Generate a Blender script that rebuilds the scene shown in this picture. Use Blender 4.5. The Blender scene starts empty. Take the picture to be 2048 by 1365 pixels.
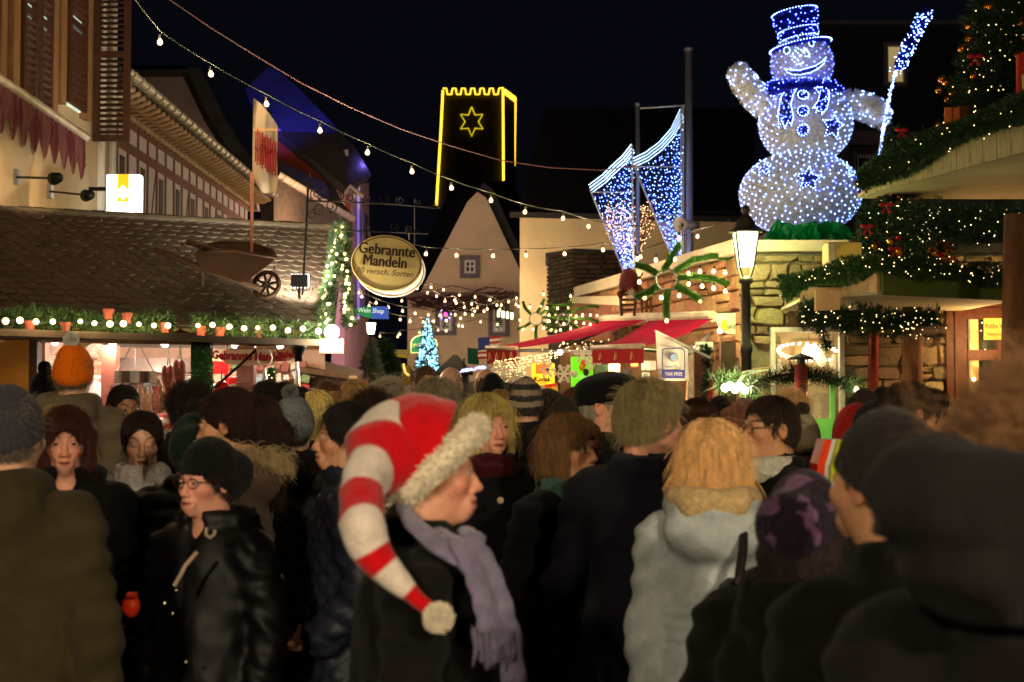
import bpy, math, random
import numpy as np
from mathutils import Vector, Matrix, Euler
rnd = random.Random(7)
R = math.radians
C = bpy.context.scene.collection
sc = bpy.context.scene
# ---------------------------------------------------------------- camera, night sky, exposure
FPX = 2844.0; EYE = 1.62; PITCH = math.atan2(790 - 682.5, FPX)
cam = bpy.data.cameras.new('camera'); camo = bpy.data.objects.new('camera', cam); C.objects.link(camo)
cam.lens = 50; cam.sensor_width = 36; cam.clip_start = 0.05; cam.clip_end = 900
camo.location = (0, 0, EYE); camo.rotation_euler = (math.pi/2 + PITCH, 0, 0)
cam.dof.use_dof = True; cam.dof.focus_distance = 9.0; cam.dof.aperture_fstop = 4.6
sc.camera = camo
w = bpy.data.worlds.new("World"); sc.world = w; w.use_nodes = True
_nt = w.node_tree; _bg = _nt.nodes['Background']
_sky = _nt.nodes.new('ShaderNodeTexSky'); _sky.sky_type = 'NISHITA'; _sky.sun_disc = False
_sky.sun_elevation = R(-6); _sky.sun_rotation = R(200)
_mx = _nt.nodes.new('ShaderNodeMix'); _mx.data_type = 'RGBA'; _mx.inputs[0].default_value = 0.6
_nt.links.new(_sky.outputs[0], _mx.inputs[6]); _mx.inputs[7].default_value = (0.012, 0.012, 0.026, 1)
_nt.links.new(_mx.outputs[2], _bg.inputs[0]); _bg.inputs[1].default_value = 0.26
sc.view_settings.view_transform = 'Standard'; sc.view_settings.look = 'None'
sc.view_settings.exposure = 0.0; sc.view_settings.gamma = 1.0; sc.view_settings.use_curve_mapping = False
cy = sc.cycles
cy.max_bounces = 5; cy.diffuse_bounces = 3; cy.glossy_bounces = 3; cy.transmission_bounces = 4; cy.transparent_max_bounces = 8
cy.sample_clamp_indirect = 2.5; cy.use_light_tree = True; cy.caustics_reflective = False; cy.caustics_refractive = False
cy.use_denoising = True; cy.use_adaptive_sampling = True; cy.adaptive_threshold = 0.015

# ---------------------------------------------------------------- helpers
def at(px, py, Y):
    """the point of the plane y = Y that the photograph shows at pixel px, py (of 2048 x 1365)"""
    u = (px-1024)/FPX; v = -(py-682.5)/FPX
    dy = math.cos(PITCH) - v*math.sin(PITCH); dz = math.sin(PITCH) + v*math.cos(PITCH)
    t = Y/dy
    return Vector((u*t, Y, EYE + dz*t))
def proj(p):
    d = p.y*math.cos(PITCH)+(p.z-EYE)*math.sin(PITCH); v = -p.y*math.sin(PITCH)+(p.z-EYE)*math.cos(PITCH)
    return 1024+FPX*p.x/d, 682.5-FPX*v/d
def S(r, g, b):
    f = lambda c: (c/255/12.92) if c/255 <= .04045 else ((c/255+.055)/1.055)**2.4
    return (f(r), f(g), f(b))
_mats = {}
def M(name, col=(.5,.5,.5), rough=.75, var=.2, vs=6, bump=.0, bs=60, metal=0, spec=.3, sheen=0, em=None, es=0, objvar=0, attr=None, noshadow=False, stretch=None, coat=0, alpha=1, trans=0):
    if name in _mats: return _mats[name]
    m = bpy.data.materials.new(name); m.use_nodes = True; _mats[name] = m
    nt = m.node_tree; N = nt.nodes; L = nt.links; b = N['Principled BSDF']
    tc = N.new('ShaderNodeTexCoord'); src = tc.outputs['Object']
    if stretch:
        mp = N.new('ShaderNodeMapping'); mp.inputs['Scale'].default_value = stretch; L.new(src, mp.inputs[0]); src = mp.outputs[0]
    last = None
    if attr:
        a = N.new('ShaderNodeAttribute'); a.attribute_name = attr; last = a.outputs['Color']
    else:
        rgb = N.new('ShaderNodeRGB'); rgb.outputs[0].default_value = (*col, 1); last = rgb.outputs[0]
    if var:
        n = N.new('ShaderNodeTexNoise'); n.inputs['Scale'].default_value = vs; n.inputs['Detail'].default_value = 5; n.inputs['Roughness'].default_value = .62
        L.new(src, n.inputs['Vector'])
        mr = N.new('ShaderNodeMapRange'); mr.inputs[1].default_value = .3; mr.inputs[2].default_value = .7
        mr.inputs[3].default_value = 1-var; mr.inputs[4].default_value = 1+var; L.new(n.outputs[0], mr.inputs[0])
        vm = N.new('ShaderNodeVectorMath'); vm.operation = 'SCALE'; L.new(last, vm.inputs[0]); L.new(mr.outputs[0], vm.inputs['Scale']); last = vm.outputs[0]
    if objvar:
        oi = N.new('ShaderNodeObjectInfo'); mr = N.new('ShaderNodeMapRange'); mr.inputs[3].default_value = 1-objvar; mr.inputs[4].default_value = 1+objvar
        L.new(oi.outputs['Random'], mr.inputs[0])
        hs = N.new('ShaderNodeHueSaturation'); L.new(last, hs.inputs['Color']); L.new(mr.outputs[0], hs.inputs['Value'])
        mr2 = N.new('ShaderNodeMapRange'); mr2.inputs[3].default_value = .48; mr2.inputs[4].default_value = .53
        ml = N.new('ShaderNodeMath'); ml.operation = 'FRACT'; mm = N.new('ShaderNodeMath'); mm.operation = 'MULTIPLY'; mm.inputs[1].default_value = 7.3
        L.new(oi.outputs['Random'], mm.inputs[0]); L.new(mm.outputs[0], ml.inputs[0]); L.new(ml.outputs[0], mr2.inputs[0]); L.new(mr2.outputs[0], hs.inputs['Hue'])
        last = hs.outputs[0]
    L.new(last, b.inputs['Base Color'])
    b.inputs['Roughness'].default_value = rough; b.inputs['Metallic'].default_value = metal
    b.inputs['Specular IOR Level'].default_value = spec
    if sheen: b.inputs['Sheen Weight'].default_value = sheen; b.inputs['Sheen Roughness'].default_value = .4
    if coat: b.inputs['Coat Weight'].default_value = coat
    if trans: b.inputs['Transmission Weight'].default_value = trans
    b.inputs['Alpha'].default_value = alpha
    if bump:
        n2 = N.new('ShaderNodeTexNoise'); n2.inputs['Scale'].default_value = bs; n2.inputs['Detail'].default_value = 4; L.new(src, n2.inputs['Vector'])
        bp = N.new('ShaderNodeBump'); bp.inputs['Strength'].default_value = bump; bp.inputs['Distance'].default_value = .01
        L.new(n2.outputs[0], bp.inputs['Height']); L.new(bp.outputs[0], b.inputs['Normal'])
    if em:
        b.inputs['Emission Color'].default_value = (*em, 1); b.inputs['Emission Strength'].default_value = es
        if noshadow: m.cycles.emission_sampling = 'NONE'
    return m
class MB:
    def __init__(s): s.v = []; s.f = []; s.mi = []
    def add(s, vs, fs, mi=0):
        o = len(s.v); s.v += [tuple(p) for p in vs]; s.f += [tuple(i+o for i in f) for f in fs]; s.mi += [mi]*len(fs)
    def box(s, c, d, rz=0, mat=None, mi=0, bev=0):
        m = mat or Matrix.Rotation(rz, 3, 'Z'); c = Vector(c); x, y, z = [k/2 for k in d]
        if bev:
            pts = []; e = bev
            for sz in (-1, 1):
                for sx, sy in ((-1,-1),(1,-1),(1,1),(-1,1)):
                    pts.append(m @ Vector((sx*(x-e), sy*(y-e), sz*z)) + c)
            for sz in (-1, 1):
                for sx, sy in ((-1,-1),(1,-1),(1,1),(-1,1)):
                    pts.append(m @ Vector((sx*x, sy*y, sz*(z-e))) + c)
            F = [(3,2,1,0),(4,5,6,7)]
            for k in range(4):
                l = (k+1) % 4
                F += [(k,l,8+l,8+k),(8+k,8+l,12+l,12+k),(12+k,12+l,4+l,4+k)]
            s.add(pts, F, mi); return s
        pts = [m @ Vector((sx*x, sy*y, sz*z)) + c for sz in (-1,1) for sx, sy in ((-1,-1),(1,-1),(1,1),(-1,1))]
        s.add(pts, [(3,2,1,0),(4,5,6,7),(0,1,5,4),(1,2,6,5),(2,3,7,6),(3,0,4,7)], mi); return s
    def slab(s, ps, th, mi=0):
        """polygon (list of points) given thickness away from its normal"""
        ps = [Vector(p) for p in ps]; n = (ps[1]-ps[0]).cross(ps[2]-ps[0]).normalized()*th; k = len(ps)
        q = [p - n for p in ps]
        s.add(ps+q, [tuple(range(k)), tuple(range(2*k-1, k-1, -1))] + [(i, i+k, (i+1)%k+k, (i+1)%k) for i in range(k)], mi); return s
    def tube(s, pts, r, n=8, caps=True, mi=0, flat=1):
        pts = [Vector(p) for p in pts]; k = len(pts); rs = r if isinstance(r, (list, tuple)) else [r]*k
        vs = []; prev = None
        for i, p in enumerate(pts):
            t = (pts[min(i+1,k-1)] - pts[max(i-1,0)]).normalized()
            if prev is None: a = t.cross(Vector((0,0,1))) if abs(t.z) < .95 else t.cross(Vector((0,1,0)))
            else: a = prev - t*prev.dot(t)
            if a.length < 1e-6: a = t.orthogonal()
            a.normalize(); b = t.cross(a); prev = a
            for j in range(n):
                an = 2*math.pi*j/n; vs.append(p + (a*math.cos(an) + b*math.sin(an)*flat)*rs[i])
        fs = [(i*n+j, i*n+(j+1)%n, (i+1)*n+(j+1)%n, (i+1)*n+j) for i in range(k-1) for j in range(n)]
        if caps: fs += [tuple(range(n-1,-1,-1)), tuple((k-1)*n+j for j in range(n))]
        s.add(vs, fs, mi); return s
    def lathe(s, prof, n=16, c=(0,0,0), mat=None, mi=0, sx=1, sy=1):
        c = Vector(c); m = mat or Matrix.Identity(3); vs = []; k = len(prof)
        for r, z in prof:
            for j in range(n):
                a = 2*math.pi*j/n; vs.append(m @ Vector((r*math.cos(a)*sx, r*math.sin(a)*sy, z)) + c)
        fs = [(i*n+j, i*n+(j+1)%n, (i+1)*n+(j+1)%n, (i+1)*n+j) for i in range(k-1) for j in range(n)]
        if prof[0][0] > 1e-5: fs.append(tuple(range(n-1,-1,-1)))
        if prof[-1][0] > 1e-5: fs.append(tuple((k-1)*n+j for j in range(n)))
        s.add(vs, fs, mi); return s
    def ball(s, c, r, n=8, m=6, mi=0):
        rr = r if hasattr(r, '__len__') else (r, r, r)
        prof = [(math.sin(math.pi*i/m), -math.cos(math.pi*i/m)) for i in range(m+1)]
        c = Vector(c); vs = [c + Vector((0,0,-rr[2]))]
        for i in range(1, m):
            for j in range(n):
                a = 2*math.pi*j/n; vs.append(c + Vector((prof[i][0]*math.cos(a)*rr[0], prof[i][0]*math.sin(a)*rr[1], prof[i][1]*rr[2])))
        vs.append(c + Vector((0,0,rr[2]))); fs = []
        for j in range(n): fs.append((0, 1+(j+1)%n, 1+j))
        for i in range(m-2):
            for j in range(n): fs.append((1+i*n+j, 1+i*n+(j+1)%n, 1+(i+1)*n+(j+1)%n, 1+(i+1)*n+j))
        e = len(vs)-1
        for j in range(n): fs.append((1+(m-2)*n+j, 1+(m-2)*n+(j+1)%n, e))
        s.add(vs, fs, mi); return s
    def octa(s, c, r, mi=0):
        x, y, z = c
        s.add([(x+r,y,z),(x-r,y,z),(x,y+r,z),(x,y-r,z),(x,y,z+r),(x,y,z-r)], [(0,2,4),(2,1,4),(1,3,4),(3,0,4),(2,0,5),(1,2,5),(3,1,5),(0,3,5)], mi); return s
    def mesh(s, name, mats, smooth=False):
        me = bpy.data.meshes.new(name); me.from_pydata(s.v, [], s.f)
        for m in (mats if isinstance(mats, (list, tuple)) else [mats]): me.materials.append(m)
        if any(s.mi): me.polygons.foreach_set('material_index', s.mi)
        if smooth: me.polygons.foreach_set('use_smooth', [True]*len(me.polygons))
        me.update(); return me
    def build(s, name, mats, parent=None, smooth=False, **tags):
        return put(name, s.mesh(name, mats, smooth), parent, **tags)
def put(name, data, parent=None, mw=None, **tags):
    o = bpy.data.objects.new(name, data); C.objects.link(o)
    if parent is not None:
        o.parent = parent
        o.matrix_parent_inverse = base_inv(parent)
    if mw is not None: o.matrix_basis = mw
    for k, v in tags.items(): o[k] = v
    return o
def wm(o):
    m = o.matrix_basis.copy()
    if o.parent: m = wm(o.parent) @ o.matrix_parent_inverse @ m
    return m
def base_inv(o): return wm(o).inverted()
def thing(name, loc, label, cat, group=None, rz=0):
    o = bpy.data.objects.new(name, None); C.objects.link(o); o.empty_display_size = .1
    o.location = loc; o.rotation_euler = (0, 0, rz); o['label'] = label; o['category'] = cat
    if group: o['group'] = group
    return o
def tg(label, cat, group=None):
    d = dict(label=label, category=cat)
    if group: d['group'] = group
    return d
def text(name, s, size, mw, mat, parent, ext=.002, off=0, shear=0, ax='CENTER', sx=1, spc=1):
    cu = bpy.data.curves.new(name, 'FONT'); cu.body = s; cu.size = size; cu.extrude = ext; cu.offset = off; cu.shear = shear
    cu.align_x = ax; cu.align_y = 'CENTER'; cu.resolution_u = 3; cu.space_character = spc; cu.materials.append(mat)
    tmp = bpy.data.objects.new('tmp', cu); C.objects.link(tmp); me = bpy.data.meshes.new_from_object(tmp); bpy.data.objects.remove(tmp)
    o = put(name, me, parent, mw @ Matrix.Diagonal((sx, 1, 1, 1))); return o
def frame(o, x, n):
    """matrix with text x axis along x and outward normal n"""
    x = Vector(x).normalized(); n = Vector(n).normalized(); y = n.cross(x).normalized(); x = y.cross(n)
    m = Matrix((x, y, n)).transposed().to_4x4(); m.translation = o; return m
def light(loc, power, col=(1,.72,.42), rad=.05, parent=None, name='lamp_light', kind='POINT', aim=None, size=None, ang=None, blend=.5):
    l = bpy.data.lights.new(name, kind); l.energy = power; l.color = col
    if kind != 'AREA': l.shadow_soft_size = rad
    else: l.size = size or .3
    if kind == 'SPOT': l.spot_size = ang or R(90); l.spot_blend = blend
    o = bpy.data.objects.new(name, l); C.objects.link(o)
    mw = Matrix.Translation(loc)
    if aim is not None: mw = mw @ (Vector(aim)-Vector(loc)).to_track_quat('-Z', 'Y').to_matrix().to_4x4()
    if parent is not None: o.parent = parent; o.matrix_parent_inverse = base_inv(parent)
    o.matrix_basis = mw
    return o
def led_mat(name, col, s, samp=True): return M(name, (.8,.8,.8), em=col, es=s, var=0, noshadow=not samp)
# ---------------------------------------------------------------- materials
WOODD = M('dark wood', S(58,38,24), var=.35, vs=9, bump=.5, bs=40, stretch=(1,1,1))
WOOD = M('brown wood', S(110,72,42), var=.35, vs=9, bump=.4, bs=40)
WOODL = M('pale wood', S(175,140,95), var=.25, vs=9, bump=.3, bs=40)
IRON = M('black iron', S(28,26,26), rough=.5, metal=.6, var=.2)
STEEL = M('galvanised steel', S(150,150,155), rough=.4, metal=.7, var=.15)
TIN = M('painted gutter tin', S(165,155,135), rough=.5, metal=.3, var=.25)
CREAM = M('cream render', S(176,158,126), rough=.9, var=.1, vs=3, bump=.35, bs=30)
CABLE = M('cable black', S(30,30,28), rough=.6, var=0)
PINE = M('fir needles', S(38,62,28), rough=.6, var=.45, vs=14, spec=.3)
PINE2 = M('dark fir needles', S(30,54,30), rough=.6, var=.45, vs=10, spec=.3)
WHITEP = M('white paint', S(225,220,210), rough=.6, var=.06)
SLATE = M('slate', S(52,50,52), rough=.8, var=.3, vs=8, bump=.4, bs=30)
BULB = M('lit bulb glass', (.9,.8,.6), em=(1,.58,.26), es=4.0, var=0, noshadow=True, rough=.2)
BULBC = M('glowing filament', (.9,.8,.6), em=(1,.86,.62), es=20, var=0, noshadow=True)
SOCK = M('bulb socket', S(40,38,36), rough=.5, var=0)
GLASSL = led_mat('warm fairy light', (1,.66,.28), 3.6, False)
# ---------------------------------------------------------------- vector noise, fields and surface extraction
_lat = np.random.RandomState(3).rand(32,32,32).astype(np.float32)
def vn(P, s, seed=0):
    q = P*s + seed*7.31 + 100; i = np.floor(q).astype(int); f = (q-i).astype(np.float32); f = f*f*(3-2*f); i &= 31; j = (i+1) & 31
    x0,y0,z0 = i[...,0],i[...,1],i[...,2]; x1,y1,z1 = j[...,0],j[...,1],j[...,2]; fx,fy,fz = f[...,0],f[...,1],f[...,2]
    c = lambda a,b,d: _lat[a,b,d]
    return ((c(x0,y0,z0)*(1-fx)+c(x1,y0,z0)*fx)*(1-fy)+(c(x0,y1,z0)*(1-fx)+c(x1,y1,z0)*fx)*fy)*(1-fz) + ((c(x0,y0,z1)*(1-fx)+c(x1,y0,z1)*fx)*(1-fy)+(c(x0,y1,z1)*(1-fx)+c(x1,y1,z1)*fx)*fy)*fz - .5
class Fr:
    def __init__(s, o=(0,0,0), yaw=0, pitch=0, roll=0):
        s.o = np.array(o, np.float32); s.M = np.array(Euler((pitch, roll, yaw)).to_matrix(), np.float32)   # local -> parent
        s.mat = Matrix.Translation(o) @ Euler((pitch, roll, yaw)).to_matrix().to_4x4()
ID = Fr()
class Field:
    def __init__(s, xs, ys, zs):
        s.ax = [np.asarray(a, np.float32) for a in (xs, ys, zs)]; s.V = np.full([len(a) for a in s.ax], .25, np.float32)
    def apply(s, fn, c, Rb, k=.02, mode='u', fr=ID):
        c = fr.M @ np.array(c, np.float32) + fr.o
        sl = [slice(max(0, np.searchsorted(a, c[i]-Rb-k*1.6)-1), np.searchsorted(a, c[i]+Rb+k*1.6)+1) for i, a in enumerate(s.ax)]
        if any(q.stop <= q.start for q in sl): return
        g = [s.ax[0][sl[0]][:,None,None]-fr.o[0], s.ax[1][sl[1]][None,:,None]-fr.o[1], s.ax[2][sl[2]][None,None,:]-fr.o[2]]
        if fr is ID: x, y, z = g
        else: x, y, z = [g[0]*fr.M[0,i]+g[1]*fr.M[1,i]+g[2]*fr.M[2,i] for i in range(3)]
        d = fn(x, y, z); V = s.V[tuple(sl)]
        if mode == 'u':
            h = np.clip(.5+.5*(V-d)/k, 0, 1); s.V[tuple(sl)] = V*(1-h)+d*h-k*h*(1-h)
        else:
            d = -d; h = np.clip(.5-.5*(V-d)/k, 0, 1); s.V[tuple(sl)] = V*(1-h)+d*h+k*h*(1-h)
    def ell(s, c, r, k=.02, mode='u', fr=ID):
        r = r if hasattr(r, '__len__') else (r, r, r)
        def fn(x, y, z):
            x = x-c[0]; y = y-c[1]; z = z-c[2]
            k0 = np.sqrt((x/r[0])**2+(y/r[1])**2+(z/r[2])**2); k1 = np.sqrt((x/r[0]**2)**2+(y/r[1]**2)**2+(z/r[2]**2)**2)
            return k0*(k0-1)/(k1+1e-6)
        s.apply(fn, c, max(r)+.03, k, mode, fr); return s
    def cap(s, a, b, r1, r2=None, k=.02, mode='u', fr=ID):
        r2 = r1 if r2 is None else r2; a = np.array(a, float); b = np.array(b, float); ab = b-a; L = float(ab@ab)+1e-9
        def fn(x, y, z):
            t = np.clip(((x-a[0])*ab[0]+(y-a[1])*ab[1]+(z-a[2])*ab[2])/L, 0, 1)
            return np.sqrt((x-a[0]-t*ab[0])**2+(y-a[1]-t*ab[1])**2+(z-a[2]-t*ab[2])**2)-(r1+(r2-r1)*t)
        s.apply(fn, (a+b)/2, math.sqrt(L)/2+max(r1,r2)+.03, k, mode, fr); return s
    def chain(s, pts, rs, k=.02, mode='u', fr=ID):
        for i in range(len(pts)-1): s.cap(pts[i], pts[i+1], rs[i], rs[i+1], k, mode, fr)
        return s
    def ring(s, c, Rx, Ry, r, k=.02, mode='u', fr=ID, zs=1, tilt=0, n=16):
        pts = [(c[0]+Rx*math.cos(a), c[1]+Ry*math.sin(a), c[2]+tilt*math.sin(a)) for a in [2*math.pi*i/n for i in range(n+1)]]
        for i in range(n): s.cap(pts[i], pts[i+1], r, r, k, mode, fr)
        return s
    def plane(s, n, d, k=.006, fr=ID):
        """keep the side where n.p < d"""
        n = np.array(n, float); n /= np.linalg.norm(n)
        g = [s.ax[0][:,None,None]-fr.o[0], s.ax[1][None,:,None]-fr.o[1], s.ax[2][None,None,:]-fr.o[2]]
        nn = fr.M @ n; dd = g[0]*nn[0]+g[1]*nn[1]+g[2]*nn[2]-d
        h = np.clip(.5-.5*(s.V-dd)/k, 0, 1); s.V = (s.V*(1-h)+dd*h+k*h*(1-h)).astype(np.float32); return s
    def nets(s):
        V = s.V.copy()
        V[0]=V[-1]=.1; V[:,0]=V[:,-1]=.1; V[:,:,0]=V[:,:,-1]=.1
        I = V < 0; c = np.zeros(np.array(V.shape)-1, np.int8)
        for dx in (0,1):
            for dy in (0,1):
                for dz in (0,1): c += I[dx:V.shape[0]-1+dx, dy:V.shape[1]-1+dy, dz:V.shape[2]-1+dz]
        act = (c > 0) & (c < 8); idx = np.full(c.shape, -1, np.int64); A = np.argwhere(act); idx[act] = np.arange(len(A))
        P = np.zeros((len(A),3)); W = np.zeros(len(A)); co = [(a,b,d) for a in (0,1) for b in (0,1) for d in (0,1)]
        for i, p in enumerate(co):
            for q in co[i+1:]:
                if sum(abs(p[t]-q[t]) for t in range(3)) != 1: continue
                a = V[A[:,0]+p[0], A[:,1]+p[1], A[:,2]+p[2]]; b = V[A[:,0]+q[0], A[:,1]+q[1], A[:,2]+q[2]]
                m = (a < 0) != (b < 0); t = np.where(m, a/(a-b+1e-12), 0)
                for d in range(3):
                    P[:,d] += m*(p[d]+(q[d]-p[d])*t)
                W += m
        P /= W[:,None]; out = np.zeros_like(P)
        for d in range(3):
            a = s.ax[d]; out[:,d] = a[A[:,d]]*(1-P[:,d])+a[A[:,d]+1]*P[:,d]
        F = []
        for d in range(3):
            e, g = (d+1)%3, (d+2)%3
            sl0 = [slice(None)]*3; sl1 = [slice(None)]*3; sl0[d] = slice(0,-1); sl1[d] = slice(1,None)
            ch = I[tuple(sl0)] != I[tuple(sl1)]; Q = np.argwhere(ch); fl = I[tuple(sl0)][ch]
            ok = (Q[:,e] > 0) & (Q[:,g] > 0) & (Q[:,e] < c.shape[e]) & (Q[:,g] < c.shape[g]); Q = Q[ok]; fl = fl[ok]
            def cell(de, dg):
                q = Q.copy(); q[:,e] -= de; q[:,g] -= dg; return idx[q[:,0],q[:,1],q[:,2]]
            q4 = np.stack([cell(1,1), cell(0,1), cell(0,0), cell(1,0)], 1); q4[~fl] = q4[~fl][:, ::-1]; F.append(q4)
        return out, np.concatenate(F)
    def sample(s, P):
        ii = []; ff = []
        for d in range(3):
            a = s.ax[d]; i = np.clip(np.searchsorted(a, P[:,d])-1, 0, len(a)-2); ii.append(i); ff.append(np.clip((P[:,d]-a[i])/(a[i+1]-a[i]), 0, 1))
        r = 0
        for dx in (0,1):
            for dy in (0,1):
                for dz in (0,1):
                    r = r + s.V[ii[0]+dx, ii[1]+dy, ii[2]+dz]*(ff[0] if dx else 1-ff[0])*(ff[1] if dy else 1-ff[1])*(ff[2] if dz else 1-ff[2])
        return r
    def grad(s, P, e=.006):
        g = np.stack([s.sample(P+np.eye(3)[d]*e)-s.sample(P-np.eye(3)[d]*e) for d in range(3)], 1)
        return g/(np.linalg.norm(g, axis=1, keepdims=True)+1e-9)
def npmesh(name, V, F, mats, smooth=True, col=None):
    me = bpy.data.meshes.new(name); F = np.asarray(F); n = F.shape[1]
    me.vertices.add(len(V)); me.vertices.foreach_set('co', np.asarray(V, np.float32).ravel())
    me.loops.add(F.size); me.loops.foreach_set('vertex_index', F.astype(np.int32).ravel())
    me.polygons.add(len(F)); me.polygons.foreach_set('loop_start', np.arange(0, F.size, n, dtype=np.int32))
    me.polygons.foreach_set('use_smooth', np.full(len(F), smooth)); me.update(calc_edges=True)
    for m in (mats if isinstance(mats, (list, tuple)) else [mats]): me.materials.append(m)
    if col is not None:
        a = me.color_attributes.new('tint', 'FLOAT_COLOR', 'POINT'); a.data.foreach_set('color', np.concatenate([col, np.ones((len(col),1))], 1).astype(np.float32).ravel())
    return me
def ax(lo, hi, h): return np.arange(lo, hi+h*.5, h)
def strands(name, P, mat, rad=.001, tip=.3):
    """P: (n, k, 3) array of strand points -> hair curves"""
    n, k, _ = P.shape; cu = bpy.data.hair_curves.new(name); cu.add_curves([k]*n)
    cu.attributes['position'].data.foreach_set('vector', P.astype(np.float32).ravel())
    ra = cu.attributes.get('radius') or cu.attributes.new('radius', 'FLOAT', 'POINT')
    ra.data.foreach_set('value', np.tile(np.linspace(rad, rad*tip, k), n).astype(np.float32)); cu.materials.append(mat); return cu
nrs = np.random.RandomState(11)
def grow(fld, V, n, flow, steps=5, step=.015, lift=.003, jit=.3, sel=None, out=0.0):
    lift = lift*(1+4*(nrs.rand(n,1) > .94)+nrs.rand(n,1)*.6)
    """strands rooted on the surface that follow a flow along it"""
    if sel is not None: V = V[sel(V)]
    if not len(V): return None
    p = V[nrs.randint(0, len(V), n)] + nrs.randn(n, 3)*.003; L = [p.copy()]; jd = nrs.randn(n, 3)*jit; ln = .6+.8*nrs.rand(n,1)
    for i in range(steps-1):
        g = fld.grad(p); d = flow(p)+jd; d = d-(d*g).sum(1, keepdims=True)*g; d /= np.linalg.norm(d, axis=1, keepdims=True)+1e-9
        p = p+(d*(1-out)+g*out)*step*ln
        if out < .5: p = p-(fld.sample(p)[:,None]-lift*(i+1)/steps*2)*fld.grad(p)*.8
        L.append(p.copy())
    return np.stack(L, 1)
# ================================================================ SETTING
COB = M('wet cobbles', S(70,64,58), rough=.45, var=.4, vs=30, bump=.8, bs=12)
mb = MB(); mb.slab([(-60,-20,0),(60,-20,0),(60,260,0),(-60,260,0)], .3); mb.build('ground', COB, kind='structure')
ROCK = M('rubble stone', S(150,128,96), rough=.9, var=.35, vs=7, bump=.9, bs=14, objvar=.38)
ROCKP = M('pink sandstone block', S(178,128,98), rough=.9, var=.3, vs=7, bump=.9, bs=14, objvar=.28)
ROCKD = M('dark brown stone', S(84,66,50), rough=.9, var=.35, vs=7, bump=.9, bs=14, objvar=.3)
MORT = M('mortar', S(120,108,86), rough=.95, var=.3, vs=10, bump=.7, bs=30)
def stone_mesh(seed, jag=.13):
    r = random.Random(seed); mb = MB(); n = 8; vs = []
    base = [(-.5,-.5),(0,-.5),(.5,-.5),(.5,0),(.5,.5),(0,.5),(-.5,.5),(-.5,0)]
    o = [(x+r.uniform(-jag,jag)*.5*(abs(x) > .1), z+r.uniform(-jag,jag)*.5) for x, z in base]
    vs += [(x,.5,z) for x, z in o]; vs += [(x*.99,-.1,z*.99) for x, z in o]
    vs += [(x*.86,-.5+r.uniform(-.1,.1),z*.84) for x, z in o]; vs.append((r.uniform(-.1,.1),-.62,r.uniform(-.1,.1)))
    fs = []
    for a in (0, 8):
        for i in range(8): fs.append((a+i, a+(i+1)%8, a+8+(i+1)%8, a+8+i))
    for i in range(8): fs.append((16+i, 16+(i+1)%8, 24))
    mb.add(vs, fs); return mb
_stones = {}
def stones(parent, O, U, W, H, hr, wr, mat, holes=(), seed=0, name='stone', depth=.07, cap=300, jag=.13):
    """uneven courses of single stones laid on the wall O + u U + z, facing n = U x z"""
    r = random.Random(seed); U = Vector(U).normalized(); n = U.cross(Vector((0,0,1))).normalized(); out = []
    if mat.name not in _stones: _stones[mat.name] = [stone_mesh(k, jag).mesh('stone', mat) for k in range(7)]
    z = 0
    while z < H-.02:
        h = min(r.uniform(*hr), H-z)
        if H-z-h < hr[0]*.5: h = H-z
        u = -r.uniform(0, wr[0]*.5)
        while u < W:
            wd = r.uniform(*wr); a = max(u, 0); b = min(u+wd, W)
            if b-a > .03:
                cells = [(z, h)] if r.random() < .72 or h < .12 else [(z, h*.5), (z+h*.5, h*.5)]
                for zz, hh in cells:
                    cu, cz = (a+b)/2, zz+hh/2
                    if any(h0 < cu < h1 and g0 < cz < g1 for h0, h1, g0, g1 in holes): continue
                    out.append((cu, cz, b-a-.012, hh-.012))
            u += wd
        z += h
    for k, (cu, cz, sw, sh) in enumerate(out[:cap]):
        p = Vector(O)+U*cu+Vector((0,0,cz))+n*depth*.25
        m = Matrix((U, -n, (0,0,1))).transposed().to_4x4(); m.translation = p
        put(name, _stones[mat.name][r.randrange(7)], parent, m @ Matrix.Diagonal((sw*r.choice((1,1)), depth, sh, 1)))
    return out
# ---- near house on the left: shutters, awning
XL = -4.6
def wl(px, py, X=XL):
    """point of the wall plane x = X seen at pixel px, py"""
    Y = -X*FPX/(1024-px); Y *= 1.0
    for _ in range(4): Y *= X/at(px, py, Y).x
    return at(px, py, Y)
house = thing('plastered_house', (XL, 14.3, 0), 'cream plastered house with brown louvred shutters at the upper left edge', 'house')
e1 = wl(214, 300).y; mb = MB(); mb.box((XL-.2, (8+e1)/2, 3.6), (.4, e1-8, 7.2)); mb.build('wall', CREAM, house)
PINKW = M('ochre window surround', S(132,96,62), var=.15)
SHUT = M('brown shutter paint', S(72,42,26), rough=.5, var=.25, vs=8, bump=.2)
LITW = M('lit curtain behind glass', (.8,.9,.85), em=(.72,.95,.85), es=.55, var=0, noshadow=True)
slat = MB().box((0,0,0), (1,.07,.012), mat=Matrix.Rotation(R(32), 3, 'X')).mesh('slat', SHUT)
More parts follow.
